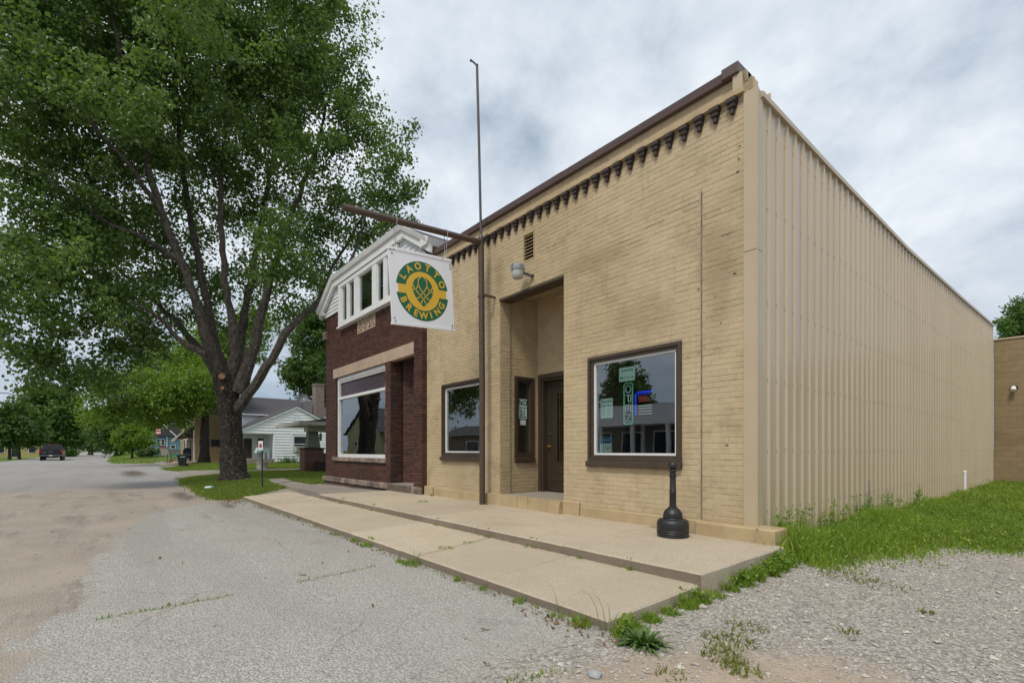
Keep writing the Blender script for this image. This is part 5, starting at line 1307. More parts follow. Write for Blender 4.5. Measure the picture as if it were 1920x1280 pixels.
g = gz1(-100, -13.2); m = MB(); m.prism([(-102.4, -14.1, g + .35), (-97.8, -14.1, g + .35), (-97.7, -14.1, g + 1.0), (-98.6, -14.1, g + 1.1), (-99.5, -14.1, g + 1.75), (-102.3, -14.1, g + 1.8)], (0, 1.8, 0)); m.build('body', M_white, t)
m = MB(); m.prism([(-102.0, -12.29, g + 1.15), (-98.9, -12.29, g + 1.15), (-99.6, -12.29, g + 1.65), (-102.0, -12.29, g + 1.68)], (0, .01, 0)); m.build('side_window', M_dglass, t)
for x in (-101.4, -98.7):
    for y in (-14.0, -12.4): MB().tube([(x, y - .1, g + .35), (x, y + .1, g + .35)], .34, 14).build('wheel', M_tyre, t)

# ================================================================== PICKUP TRUCK (seen from behind)
tx, ty = -78.0, -5.0; tg = gz1(tx - 2, ty) + .005
t = thing('pickup_truck', 'black pickup truck driving away up the road', 'pickup truck', (tx - 2.9, ty, tg))
def B(x0, x1, y0, y1, z0, z1, c=.03): return MB().cbox(tx - x1, tx - x0, ty + y0, ty + y1, tg + z0, tg + z1, c)
m = MB(); m.cbox(tx - 2.0, tx - .08, ty - 1.0, ty - .86, tg + .58, tg + 1.33, .04); m.cbox(tx - 2.0, tx - .08, ty + .86, ty + 1.0, tg + .58, tg + 1.33, .04); m.cbox(tx - 2.0, tx - .1, ty - .86, ty + .86, tg + .6, tg + .75, .02)
m.cbox(tx - 3.9, tx - 2.0, ty - 1.0, ty + 1.0, tg + .48, tg + 1.30, .05); m.cbox(tx - 5.75, tx - 3.9, ty - .98, ty + .98, tg + .50, tg + 1.22, .08)
m.build('body', M_truck, t)
m = MB(); lo = [(-2.0, .93), (-4.35, .95)]; 
ca = [(tx - 1.98, ty - .92, tg + 1.29), (tx - 1.98, ty + .92, tg + 1.29), (tx - 4.5, ty + .92, tg + 1.27), (tx - 4.5, ty - .92, tg + 1.27)]; cbt = [(tx - 2.25, ty - .70, tg + 1.93), (tx - 2.25, ty + .70, tg + 1.93), (tx - 3.7, ty + .70, tg + 1.94), (tx - 3.7, ty - .70, tg + 1.94)]
m.add(ca + cbt, [(0, 1, 2, 3), (4, 5, 6, 7), (0, 1, 5, 4), (1, 2, 6, 5), (2, 3, 7, 6), (3, 0, 4, 7)]); m.build('cab', M_truck, t)
m = MB(); m.add([(tx - 2.03, ty - .74, tg + 1.36), (tx - 2.03, ty + .74, tg + 1.36), (tx - 2.205, ty + .60, tg + 1.83), (tx - 2.205, ty - .60, tg + 1.83)], [(0, 1, 2, 3)]); m.build('rear_window', M_dglass, t)
m = MB(); m.add([(tx - 2.35, ty + .905, tg + 1.36), (tx - 4.1, ty + .905, tg + 1.36), (tx - 3.68, ty + .745, tg + 1.84), (tx - 2.45, ty + .745, tg + 1.84)], [(0, 1, 2, 3)]); m.build('side_window', M_dglass, t)
tgate = B(.0, .1, -.84, .84, .68, 1.32, .03).build('tailgate', M_truck, t)
m = MB(); m.tube([(tx + .004, ty + .17 * math.cos(a), tg + 1.03 + .06 * math.sin(a)) for a in np.linspace(0, 2 * math.pi, 13)], .012, 5); m.build('badge', M_chrome, tgate); MB().box(tx, tx + .006, ty - .74, ty - .42, tg + .93, tg + .96).build('lettering_strip', M_chrome, tgate)
for s_ in (-1, 1): MB().cbox(tx - .2, tx + .015, ty + s_ * .92 - .085, ty + s_ * .92 + .085, tg + .86, tg + 1.27, .02).build('tail_light', M_tail, t)
B(-.12, .05, -.98, .98, .50, .66, .03).build('rear_bumper', M_smut, t)
MB().box(tx + .121, tx + .128, ty - .16, ty + .16, tg + .53, tg + .65).build('number_plate', M_white, t)
MB().cbox(tx - 2.3, tx - 2.22, ty - .2, ty + .2, tg + 1.91, tg + 1.95, .01).build('brake_light', M_tail, t)
for s_ in (-1, 1):
    m = MB(); m.cbox(tx - 4.1, tx - 3.98, ty + s_ * 1.17 - .12, ty + s_ * 1.17 + .12, tg + 1.25, tg + 1.52, .03); m.box(tx - 4.06, tx - 4.0, min(ty + s_ * .93, ty + s_ * 1.1), max(ty + s_ * .93, ty + s_ * 1.1), tg + 1.28, tg + 1.33); m.build('wing_mirror', M_truck, t)
    for x in (1.15, 4.75):
        m = MB(); m.tube([(tx - x, ty + s_ * .98, tg + .385), (tx - x, ty + s_ * .72, tg + .385)], .385, 22); wl_ = m.build('wheel', M_tyre, t); m = MB(); m.tube([(tx - x, ty + s_ * .985, tg + .385), (tx - x, ty + s_ * .97, tg + .385)], .23, 16); m.build('rim', M_chrome, wl_)
m = MB(); m.cbox(tx - 5.2, tx - .3, ty - .5, ty + .5, tg + .32, tg + .52, .05); m.build('chassis', M_tyre, t)

# ================================================================== STREET FURNITURE FAR AWAY
t = thing('street_lamp', 'grey street lamp arm reaching over the road at far left', 'street lamp', (-76.5, -12, .3))
m = MB(); m.tube([(-76.5, -12.0, 0), (-76.5, -12.0, 7.4)], [.12, .08], 10); m.build('pole', M_rod, t)
m = MB(); m.tube([(-76.5, -12, 7.15), (-76.5, -10.6, 7.6), (-76.6, -8.3, 7.55), (-76.6, -7.15, 7.25)], .045, 8); m.build('arm', M_rod, t); MB().cbox(-76.75, -76.45, -7.3, -6.5, 7.08, 7.24, .05).build('lamp_head', M_rod, t)
t = thing('road_sign', 'grey back of a diamond road sign at the left edge', 'road sign', (-50.6, -6.3, .2))
m = MB(); c_ = Vector((-50.4, -6.25, 2.05)); d_ = .42; m.prism([c_ + Vector((0, -d_, 0)), c_ + Vector((0, 0, -d_)), c_ + Vector((0, d_, 0)), c_ + Vector((0, 0, d_))], (.006, 0, 0)); m.build('panel', M_galv, t)
MB().tube([(-50.42, -6.25, .1), (-50.42, -6.25, 2.5)], .03, 6).build('post', M_galv, t)
for k, (x, y, h, lb) in enumerate(((-127, -4.6, 5.2, 'wooden utility pole beside the road behind the truck, the nearer of two'), (-160, -5.3, 6.0, 'wooden utility pole beside the road behind the truck, the farther of two'))):
    t = thing('utility_pole', lb, 'utility pole', (x, y, .3), 'utility poles down the road')
    MB().tube([(x, y, 0), (x, y, h)], .15, 8).build('pole', M_wood, t); MB().box(x - .08, x + .08, y - 1.0, y + 1.0, h - .6, h - .45).build('crossarm', M_wood, t)

# ================================================================== OPPOSITE SIDE OF THE STREET (seen in the glass)
op = thing('opposite_shop', 'pale flat-fronted building across the street with a posted porch', 'building', (-23, -22, 0))
M_pale = surf('pale_grey_metal', (.78, .78, .8), (.7, .7, .73), 1, .5)
m = MB(); m.box(-34, -13, -30, -22.0, 0, 4.8); m.build('wall', M_greyp, op)
m = MB(); m.box(-34.3, -12.7, -22.0, -19.6, 3.3, 4.85); m.build('fascia', M_pale, op)
for x in (-33.5, -30, -26.8, -23.6, -20.4, -17.2, -14): MB().box(x - .14, x + .14, -19.95, -19.7, 0, 3.4).build('post', M_white, op)
for x in (-32, -28.4, -25.2, -22, -18.8, -15.6):
    m = MB(); frame_xz(m, x - 1.1, x + 1.1, .7, 2.9, .12, -22.0, -21.94); f_ = m.build('window', M_white, op); MB().box(x - .98, x + .98, -21.99, -21.96, .82, 2.78).build('pane', M_dglass, f_)
op2 = thing('opposite_brown_house', 'low brown house across the street with a pale window', 'house', (-48, -24, 0))
m = MB(); m.box(-56, -41, -30, -22.5, 0, 3.2); m.build('wall', surf('brown_siding', (.17, .13, .10), None, 1, .7), op2); m = MB(); m.prism([(-57, -21.8, 3.1), (-57, -30.6, 3.1), (-57, -26.2, 4.6)], (17, 0, 0)); m.build('roof', M_shingle, op2)
m = MB(); frame_xz(m, -50.5, -48, .9, 2.5, .12, -22.5, -22.44); f_ = m.build('window', M_white, op2); MB().box(-50.38, -48.12, -22.49, -22.46, 1.02, 2.38).build('pane', M_dglass, f_)
op3 = thing('opposite_yellow_house', 'pale yellow gabled house across the street', 'house', (-80, -25, 0))
m = MB(); m.prism([(-88, -22, .0), (-74, -22, 0), (-74, -22, 4.4), (-81, -22, 8.2), (-88, -22, 4.4)], (0, -9, 0)); m.build('wall', surf('yellow_siding', (.45, .38, .22), None, 1, .7), op3)
m = MB(); m.prism([(-89, -21.6, 4.0), (-81, -21.6, 8.45), (-73, -21.6, 4.0), (-73, -21.6, 4.2), (-81, -21.6, 8.7), (-89, -21.6, 4.2)], (0, -9.8, 0)); m.build('roof', M_shingle, op3)
for x in (-84, -78): 
    m = MB(); frame_xz(m, x - .6, x + .6, 1.2, 2.9, .12, -22, -21.94); f_ = m.build('window', M_white, op3); MB().box(x - .48, x + .48, -21.99, -21.96, 1.32, 2.78).build('pane', M_dglass, f_)

# ================================================================== TREES
def at(px, py, d):
    """a point of the place, d metres ahead along the view axis"""
    u = (px - 960) / 918; v = (843 - py) / 918
    return np.array([(FWD[0] + RGT[0] * u) * d, (FWD[1] + RGT[1] * u) * d, CZ + v * d])
def make_leaves(name, centers, outward, n_per, spread, size, mat, parent, flat=.65, r=rng):
    nc = len(centers); n = nc * n_per
    C = np.repeat(centers, n_per, 0); O = np.repeat(outward, n_per, 0); S = np.repeat(spread, n_per)[:, None]
    A = outward * .7 + np.array([0, 0, .55]) + r.normal(0, .45, (nc, 3)); A /= np.linalg.norm(A, axis=1)[:, None]; A = np.repeat(A, n_per, 0)
    tt = r.uniform(-1, 1, (n, 1)); P = C + A * tt * S * 1.15 + r.normal(0, 1, (n, 3)) * S * np.array([.45, .45, .45 * flat]) * (1.05 - .45 * tt)
    # leaf frames
    d = r.normal(0, 1, (n, 3)) * .8 + O * .6 + np.array([0, 0, -.35]); d /= np.linalg.norm(d, axis=1)[:, None]
    up = r.normal(0, 1, (n, 3)) * .75 + np.array([0, 0, .85]) + O * .25
    s = np.cross(d, up); s /= np.linalg.norm(s, axis=1)[:, None] + 1e-9
    nn_ = np.cross(s, d)
    L_ = size * r.uniform(.65, 1.35, (n, 1)); Wd = L_ * r.uniform(.55, .8, (n, 1)) * .5
    V = np.empty((n, 4, 3))
    V[:, 0] = P - d * L_ * .5; V[:, 1] = P + s * Wd + nn_ * Wd * .3 + d * L_ * .05; V[:, 2] = P + d * L_ * .5; V[:, 3] = P - s * Wd + nn_ * Wd * .3 + d * L_ * .05
    b = np.arange(n)[:, None] * 4
    F = np.concatenate([b + np.array([[0, 1, 2]]), b + np.array([[0, 2, 3]])], 0)
    tint = np.clip(np.repeat(r.normal(.45, .28, nc), n_per) + r.normal(0, .2, n), 0, 1)
    return mesh_np(name, V.reshape(-1, 3), F, mat, parent, attrs={'tint': np.repeat(tint, 4)})
def tree(name, label, base, limbs, blobs, n_clusters, n_per, size, leafm, barkm, group=None, spread=.5, limbm=None, trunk_n=12, seed=1, twig=.03, up_bias=.25, stub=0):
    r = np.random.default_rng(seed)
    t = thing(name, label, 'tree', tuple(base), group)
    pts = []; rad = []
    for li, (path, rr) in enumerate(limbs):
        path = [np.array(p, float) for p in path]
        Q = []; RQ = []
        for i in range(len(path) - 1):
            p0, p1, p2, p3 = path[max(i - 1, 0)], path[i], path[i + 1], path[min(i + 2, len(path) - 1)]
            n = max(2, int(np.linalg.norm(p2 - p1) / .35))
            for k in range(n):
                u = k / n
                Q.append(.5 * (2 * p1 + (-p0 + p2) * u + (2 * p0 - 5 * p1 + 4 * p2 - p3) * u * u + (-p0 + 3 * p1 - 3 * p2 + p3) * u ** 3)); RQ.append(rr[i] + (rr[i + 1] - rr[i]) * u)
        Q.append(path[-1]); RQ.append(rr[-1])
        Q = np.array(Q)
        if li > 0: Q[1:] += r.normal(0, .03, Q[1:].shape)
        mb = MB(); mb.tube([tuple(q) for q in Q], [x * r.uniform(.94, 1.08) for x in RQ], trunk_n if li == 0 else 8)
        if li == 0:                                # root flare and burrs
            vs = np.array(mb.v); z0 = base[2]
            ang = np.arctan2(vs[:, 1] - base[1], vs[:, 0] - base[0]); rr_ = np.hypot(vs[:, 0] - Q[0][0], vs[:, 1] - Q[0][1])
            k = 1 + .07 * np.sin(ang * 5 + 1 + vs[:, 2]) + .05 * np.sin(ang * 3 + vs[:, 2] * 2.3) + .32 * np.exp(-np.maximum(vs[:, 2] - z0, 0) / .28) * (1 + .4 * np.sin(ang * 4 + 2))
            cx_ = np.interp(vs[:, 2], Q[:, 2], Q[:, 0]); cy_ = np.interp(vs[:, 2], Q[:, 2], Q[:, 1])
            vs[:, 0] = cx_ + (vs[:, 0] - cx_) * k; vs[:, 1] = cy_ + (vs[:, 1] - cy_) * k; mb.v = [tuple(v) for v in vs]
        o = mb.build('trunk' if li == 0 else 'limb', barkm if (li == 0 or limbm is None) else limbm, t)
        pts.append(Q); rad.append(np.array(RQ))
    SK = np.concatenate(pts); SR = np.concatenate(rad)
    keep = SK[:, 2] > base[2] + .35 * (SK[:, 2].max() - base[2]) * .5
    SK, SR = SK[keep], SR[keep]
    # cluster centres in the crown
    B_ = [(np.array(c), r_) for c, r_ in blobs]; vol = np.array([r_ ** 2.2 for _, r_ in B_]); vol /= vol.sum()
    C = []; O = []
    for i, (c, r_) in enumerate(B_):
        n = max(3, int(round(n_clusters * vol[i])))
        v = r.normal(0, 1, (n, 3)); v /= np.linalg.norm(v, axis=1)[:, None]
        C.append(c + v * (r_ * r.uniform(.25, 1, (n, 1)) ** .5) * np.array([1, 1, .9])); O.append(v)
    C = np.concatenate(C); O = np.concatenate(O)
    ok = C[:, 2] > base[2] + 1.0; C, O = C[ok], O[ok]
    dmin = np.array([np.min(np.linalg.norm(SK - c, axis=1)) for c in C]); order = np.argsort(dmin)
    mb = MB(); cap = 60000; SKb = np.zeros((cap, 3)); n_ = len(SK); SKb[:n_] = SK; SRb = np.zeros(cap); SRb[:n_] = SR
    for i in order:
        c = C[i]; dv = SKb[:n_] - c; dist = np.linalg.norm(dv, axis=1)
        cost = dist + np.maximum(0, dv[:, 2]) * .9
        j = int(np.argmin(cost)); p = SKb[j].copy()
        mid = (p + c) / 2 + np.array([0, 0, up_bias * dist[j] * .5]) + r.normal(0, .06 * dist[j], 3)
        r0 = min(SRb[j] * .7, twig * (.5 + .35 * dist[j])); 
        seg = [p + (mid - p) * .5 * 1.0, mid, (mid + c) / 2 + np.array([0, 0, .02]), c]
        path = [p] + seg; rr = [r0, r0 * .85, r0 * .65, r0 * .45, r0 * .2]
        mb.tube([tuple(q) for q in path], rr, 4, False)
        if n_ + 4 < cap:
            SKb[n_:n_ + 4] = seg; SRb[n_:n_ + 4] = rr[1:]; n_ += 4
    mb.build('branches', limbm or barkm, t)
    make_leaves('crown', C, O, n_per, spread * r.uniform(.7, 1.35, len(C)), size, leafm, t, r=r)
    return t
D0 = 17.5
bs_ = at(440, 905, 17.3); bs_[2] = gz1(bs_[0], bs_[1]) - .1
def lp(seq): return [at(*p) for p in seq]
limbs = [
    ([bs_] + lp([(437, 860, D0), (432, 800, D0), (428, 750, D0), (424, 712, D0), (420, 690, D0)]), [.40, .375, .355, .37, .40, .34]),
    (lp([(424, 735, D0), (398, 665, D0 - .3), (372, 580, D0 - .6), (340, 490, D0 - .9), (300, 390, -1.2 + D0), (268, 290, D0 - 1.5), (235, 170, D0 - 1.8), (212, 40, D0 - 2), (190, -120, D0 - 2)]), [.27, .21, .15, .13, .11, .095, .07, .05, .025]),
    (lp([(424, 725, D0), (400, 640, D0 + .2), (388, 570, D0 + .3), (368, 470, D0 + .4), (348, 360, D0 + .6), (335, 240, D0 + .8), (322, 100, D0 + 1), (315, -90, D0 + 1)]), [.26, .18, .125, .11, .095, .08, .055, .025]),
    (lp([(434, 720, D0), (440, 640, D0 - .2), (428, 560, D0 - .2), (420, 470, D0), (415, 350, D0 + .2), (425, 220, D0 + .3), (430, 40, D0 + .3), (430, -120, D0)]), [.24, .16, .115, .10, .085, .065, .05, .025]),
    (lp([(438, 725, D0), (452, 640, D0 + .8), (462, 570, D0 + 1.2), (478, 480, D0 + 1.6), (500, 360, D0 + 2), (520, 240, D0 + 2.2), (530, 80, D0 + 2.4), (540, -80, D0 + 2.5)]), [.24, .18, .125, .11, .095, .07, .05, .025]),
    (lp([(445, 735, D0), (475, 660, D0), (492, 580, D0), (515, 500, D0 + .2), (548, 400, D0 + .6), (590, 290, D0 + 1), (620, 170, D0 + 1.2), (640, 60, D0 + 1.2)]), [.27, .20, .15, .12, .09, .065, .04, .025]),
    (lp([(440, 770, D0), (478, 722, D0 - .2), (510, 672, D0 - .4), (535, 625, D0 - .4), (570, 590, D0), (640, 520, D0 + 1), (690, 400, D0 + 1.5)]), [.19, .15, .14, .13, .09, .055, .03]),
    (lp([(415, 715, D0), (378, 662, D0 - .8), (325, 625, D0 - 1.2), (285, 585, D0 - 1.8), (235, 560, D0 - 2.2)]), [.18, .115, .075, .055, .025]),
    (lp([(405, 690, D0), (350, 625, D0 + .6), (285, 560, D0 + 1), (220, 500, D0 + 1), (120, 430, D0 + .6), (30, 400, D0)]), [.17, .11, .08, .065, .05, .025]),
    (lp([(340, 490, D0 - .9), (270, 445, D0 - 1.5), (180, 400, D0 - 2.3), (80, 330, D0 - 3)]), [.11, .07, .055, .03]),
    (lp([(300, 390, D0 - 1.2), (230, 300, D0 - 2.2), (140, 190, D0 - 3), (60, 80, D0 - 3.5)]), [.10, .07, .05, .03]),
    (lp([(570, 590, D0), (600, 560, D0 + 1.2), (640, 470, D0 + 2), (720, 350, D0 + 2.2)]), [.10, .07, .05, .03]),
]
blobs = [(at(*p[:3]), p[3]) for p in [
    (420, -160, 17, 3.2), (250, -140, 17, 3.2), (560, -110, 18.5, 2.2), (80, -120, 15, 3),
    (585, 40, 18.5, 2.0), (630, 120, 18.6, 1.35), (612, 205, 18.6, 1.7), (660, 250, 18.8, 1.25), (725, 265, 18.8, 1.15), (745, 330, 18.9, .95), (690, 360, 19, 1.35), (640, 420, 19.2, 1.3), (700, 420, 19.3, 1.0), (740, 400, 19.2, .7),
    (560, 320, 18.5, 1.9), (525, 470, 16.6, 1.25), (490, 500, 16.4, .85), (560, 500, 16.8, 1.0), (600, 520, 19, 1.0), (565, 570, 18.8, .85), (610, 470, 19.2, 1.1),
    (450, 200, 17.5, 2.6), (500, 80, 18, 2.4), (360, 90, 17.5, 2.6), (220, 60, 16.5, 2.6), (100, 50, 15.5, 2.6), (-30, 40, 14.5, 2.6), (-60, 180, 14.5, 2.4),
    (90, 190, 15.2, 2.1), (210, 220, 15.8, 2.0), (380, 330, 18.5, 1.8), (455, 370, 18.8, 1.6), (300, 210, 18.8, 2.2), (530, 190, 19, 2.0),
    (60, 275, 14.6, 1.2), (150, 350, 15.5, 1.7), (60, 450, 14.8, 1.1), (140, 450, 15.4, 1.8), (230, 400, 17, 1.6), (240, 490, 17.6, 1.6), (-30, 480, 14, 1.8), (310, 450, 19.3, 1.7),
    (50, 540, 14.8, 1.4), (150, 560, 15.2, 1.5), (250, 570, 16.6, 1.3), (330, 560, 18.9, 1.3), (400, 500, 19.4, 1.4), (460, 440, 19, 1.2),
    (30, 640, 14, .95), (70, 690, 14.4, .6), (160, 690, 15, .7), (250, 630, 16.2, .9), (10, 570, 13.6, 1.0), (110, 630, 14.6, .95), (190, 620, 15.4, 1.0), (230, 655, 16.4, .75), (120, 690, 14.8, .55), (55, 660, 14.2, .5), (300, 640, 17.5, .75), (200, 690, 15.6, .45),
    (460, 560, 19.2, .95), (500, 620, 19, .7), (410, 600, 19.4, .9),
    (300, 260, 21.5, 1.9), (480, 220, 21.5, 1.8), (150, 400, 20, 1.2), (560, 420, 21.5, 1.1), (240, 540, 21, 1.1), (520, 40, 21.5, 2.6), (330, 40, 21.5, 3),
    (190, 160, 13.4, 1.3), (100, 500, 13, .9), (330, 20, 14, 1.6), (10, 120, 12.6, 1.2)]]
maple = tree('maple_tree', 'big maple tree with many limbs and pale bark patches beside the bank', tuple(bs_), limbs, blobs, 1420, 185, .128, M_maple, M_bark, spread=.50, limbm=M_limb, trunk_n=22, seed=4, twig=.028)
# pale saw cuts on the trunk
for px_, py_, rr_ in ((416, 705, .085), (417, 727, .05)):
    p = at(px_, py_, D0 - .56); n_ = (np.array([0, 0, p[2]]) - p); n_ = Vector((-p[0], -p[1], 0)).normalized()
    mb = MB(); mb.lathe([(rr_ * 1.25, -.12), (rr_ * 1.2, .0), (rr_, .015), (rr_ * .9, .004), (.003, .006)], (0, 0, 0), 14)
    o = mb.build('saw_cut', surf('cut_wood', (.42, .24, .13), (.30, .16, .09), 14, .9), None); o.matrix_basis = Matrix.Translation(p) @ n_.to_track_quat('Z', 'Y').to_matrix().to_4x4(); o.parent = maple; o.matrix_parent_inverse = wm(maple).inverted()

def simple_tree(name, label, px, d, pybase, trunk_r, forks, blobs, ncl, nper, size, leafm, group=None, seed=2, spread=.6, barkm=None):
    b = at(px, pybase, d); b[2] = gz1(b[0], b[1]) - .1
    top = at(*forks[0]); limbs = [([b, (b + top) / 2 + np.array([0, 0, 0]), top], [trunk_r, trunk_r * .82, trunk_r * .7])]
    for f_ in forks[1:]:
        p = at(*f_); limbs.append(([top - np.array([0, 0, .2]), (top + p) / 2 + np.array([0, 0, .15 * np.linalg.norm(p - top)]), p], [trunk_r * .55, trunk_r * .35, trunk_r * .12]))
    return tree(name, label, tuple(b), limbs, [(at(*q[:3]), q[3]) for q in blobs], ncl, nper, size, leafm, barkm or M_bark2, group, spread, None, 12, seed, .03)
simple_tree('leafy_tree', 'light green leafy tree with brown trunk before the tan post building', 383, 42, 867, .40, [(385, 770, 42), (330, 770, 40), (270, 760, 38), (220, 760, 37), (400, 700, 43), (340, 700, 41), (440, 700, 44), (300, 720, 44)],
            [(180, 720, 37, 1.3), (190, 765, 37, 1.2), (212, 778, 37.5, .8), (240, 735, 38, 1.9), (290, 745, 39, 1.9), (262, 775, 38.5, 1.0), (325, 768, 40, 1.4), (300, 792, 39.5, .6), (340, 735, 40, 2.0), (390, 720, 41, 2.2), (385, 748, 40.5, 1.3), (425, 735, 43, 1.2), (300, 690, 43, 2.2), (350, 690, 44, 2.4), (400, 660, 45, 2.6), (450, 650, 46, 2.2), (480, 600, 47, 1.8), (345, 790, 40.5, .5)],
            620, 85, .21, M_lleaf, seed=7, spread=.72)
simple_tree('shade_tree', 'dark green maple rising behind the white house chimney', 600, 56, 862, .5, [(603, 770, 56), (580, 700, 56), (630, 690, 57), (600, 640, 56)],
            [(590, 640, 56, 2.6), (560, 690, 55, 1.7), (600, 700, 55, 2.4), (575, 725, 55, 1.4), (640, 660, 57, 3), (545, 705, 55, .9), (610, 590, 57, 2.5), (640, 720, 57, 2.5)], 330, 110, .30, M_dleaf, seed=8, spread=.8)
simple_tree('street_tree', 'round street tree at far left with thin trunk, nearest the picture edge', 18, 62, 854, .17, [(18, 825, 62), (5, 800, 62), (30, 795, 62), (18, 780, 62)],
            [(15, 800, 62, 1.9), (20, 772, 62, 1.5), (-5, 805, 62, 1.7), (35, 806, 62, 1.6), (18, 820, 62, 1.3)], 190, 70, .30, M_dleaf, 'young street trees', 9, .6)
simple_tree('street_tree', 'round street tree left of the black pickup with a thin dark trunk', 36, 66, 852, .17, [(36, 825, 66), (50, 800, 66), (40, 785, 66)],
            [(45, 795, 66, 1.8), (55, 812, 66, 1.6), (40, 778, 66, 1.3), (62, 822, 66, 1.0), (36, 815, 66, 1.4)], 190, 70, .30, M_mleaf, 'young street trees', 10, .6)
simple_tree('broad_tree', 'tall broad green tree behind the black pickup truck', 95, 95, 843, .7, [(95, 815, 95), (75, 780, 95), (120, 780, 95), (95, 755, 95), (130, 800, 95)],
            [(95, 755, 95, 3.6), (70, 775, 95, 3.0), (105, 780, 94, 4.2), (125, 790, 95, 3.0), (80, 805, 94, 3.4), (110, 812, 94, 3.4), (140, 812, 95, 2.2), (60, 795, 96, 2.4), (48, 770, 97, 1.4), (75, 750, 96, 2.2), (115, 750, 96, 2.4), (95, 825, 94, 2.2)], 520, 80, .5, M_mleaf, seed=11, spread=1.05)
simple_tree('roadside_tree', 'dark green tree right of the broad tree down the road', 170, 118, 844, .5, [(170, 825, 118), (160, 800, 118), (185, 800, 118)],
            [(165, 800, 118, 3.0), (180, 810, 118, 3.0), (155, 818, 118, 2.2), (190, 822, 118, 2.2), (172, 790, 119, 2.2)], 200, 70, .6, M_dleaf, seed=12, spread=1.1)
simple_tree('dense_tree', 'dense dark tree behind the small lawn tree on the right of the road', 222, 78, 847, .45, [(222, 820, 78), (205, 790, 78), (240, 785, 78), (260, 800, 78)],
            [(215, 795, 78, 2.6), (240, 790, 79, 2.8), (265, 800, 79, 2.6), (205, 815, 77, 2.0), (225, 820, 77, 2.4), (255, 822, 78, 2.2), (190, 800, 79, 1.5), (285, 800, 80, 2.2), (280, 780, 82, 3)], 360, 80, .42, M_dleaf, seed=13, spread=.9)
simple_tree('house_tree', 'dark tree standing over the light blue house', 320, 90, 842, .4, [(320, 810, 90), (305, 780, 90), (340, 785, 90)],
            [(310, 790, 90, 3.2), (340, 795, 90, 3.4), (325, 815, 89, 2.4), (345, 820, 89, 2.0), (300, 770, 92, 3), (360, 780, 92, 3)], 240, 70, .5, M_dleaf, seed=14, spread=1.0)
simple_tree('small_tree', 'small light green ornamental tree on the far lawn', 248, 58, 847, .12, [(248, 834, 58), (235, 822, 58), (262, 822, 58), (248, 815, 58)],
            [(246, 819, 58, 1.25), (230, 822, 58, .9), (264, 822, 58, .95), (240, 828, 58, .8), (275, 827, 58, .6), (250, 812, 58, .8), (235, 836, 58, .45)], 170, 70, .22, M_lleaf, seed=15, spread=.45)
simple_tree('rear_tree', 'green tree top showing above the block annexe at the right', 1925, 44, 843, .35, [(1922, 680, 44), (1905, 620, 44), (1945, 610, 44)],
            [(1905, 605, 44, 1.25), (1925, 590, 44, 1.4), (1950, 610, 45, 2), (1930, 640, 45, 2.0), (1893, 618, 43.5, .55)], 170, 90, .22, M_mleaf, seed=16, spread=.5)
# trees across the street that show in the panes
for k, (x, y, h, lb) in enumerate(((-33.5, -32, 10, 'sparse tree behind the pale shop across the street'), (-66.5, -27, 5.5, 'leafy tree between the brown and yellow houses across the street'), (-74, -38, 4.0, 'tree behind the brown house across the street'))):
    rr_ = np.random.default_rng(40 + k); b = np.array([x, y, 0.])
    tree('opposite_tree', lb, tuple(b), [([b, b + [0, 0, h * .25], b + [.1, 0, h * .45]], [.3, .25, .2]), ([b + [0, 0, h * .42], b + [1, .5, h * .7], b + [1.5, .5, h * .95]], [.14, .09, .03]), ([b + [0, 0, h * .42], b + [-1, -.5, h * .7], b + [-1.8, .2, h * .9]], [.14, .09, .03])],
         [(b + np.array([dx, dy, h * f_]), q) for dx, dy, f_, q in ((0, 0, .8, 2.2), (1.6, .5, .75, 1.7), (-1.7, 0, .72, 1.8), (0, .5, .98, 1.4), (2.5, 0, .6, 1.1), (-2.6, 0, .58, 1.1))], 150, 60, .35, M_dleaf, M_bark2, 'trees across the street', .7, None, 10, 50 + k)
# shrubs
def shrub(name, label, blobs, ncl, nper, size, leafm, seed):
    r = np.random.default_rng(seed); c0 = np.array(blobs[0][0]); t = thing(name, label, 'shrub', (c0[0], c0[1], gz1(c0[0], c0[1])))
    C = []; O = []
    for c, q in blobs:
        v = r.normal(0, 1, (ncl, 3)); v /= np.linalg.norm(v, axis=1)[:, None]; C.append(np.array(c) + v * q * r.uniform(.3, 1, (ncl, 1)) ** .5 * np.array([1, 1, .8])); O.append(v)
    C = np.concatenate(C); O = np.concatenate(O); C[:, 2] = np.maximum(C[:, 2], gz(C[:, 0], C[:, 1]) + .03)
    mb = MB()
    for c in C[::3]: mb.tube([(c0[0], c0[1], gz1(c0[0], c0[1]) - .05), tuple((c0 + c) / 2 - np.array([0, 0, .1])), tuple(c)], [.02, .012, .006], 4, False)
    mb.build('stems', M_bark2, t); make_leaves('foliage', C, O, nper, np.full(len(C), .22), size, leafm, t, r=r); return t, C
def atg(px, d, h=0.):
    p = at(px, 843, d); p[2] = gz1(p[0], p[1]) + h; return p
shrub('hedge_bush', 'low clipped green hedge left of the flowering bush', [(atg(264, 62, .35), .5), (atg(270, 62, .4), .55), (atg(276, 62, .35), .5)], 40, 40, .12, M_dleaf, 60)
t, C = shrub('flowering_bush', 'white flowering bush at the corner of the light blue house', [(atg(283, 61, .5), .65), (atg(287, 61, .75), .6)], 50, 30, .12, M_mleaf, 61)
mb = MB()
for c in C[::1]: mb.ball(tuple(c + np.array([.1, -.05, .1])), .07, 5, 3)
mb.build('flowers', M_petal, t, kind='stuff')
shrub('roadside_bush', 'round bush at the foot of the broad tree by the pickup', [(atg(125, 88, .7), 1.0), (atg(133, 88, .6), .8)], 60, 50, .25, M_mleaf, 62)
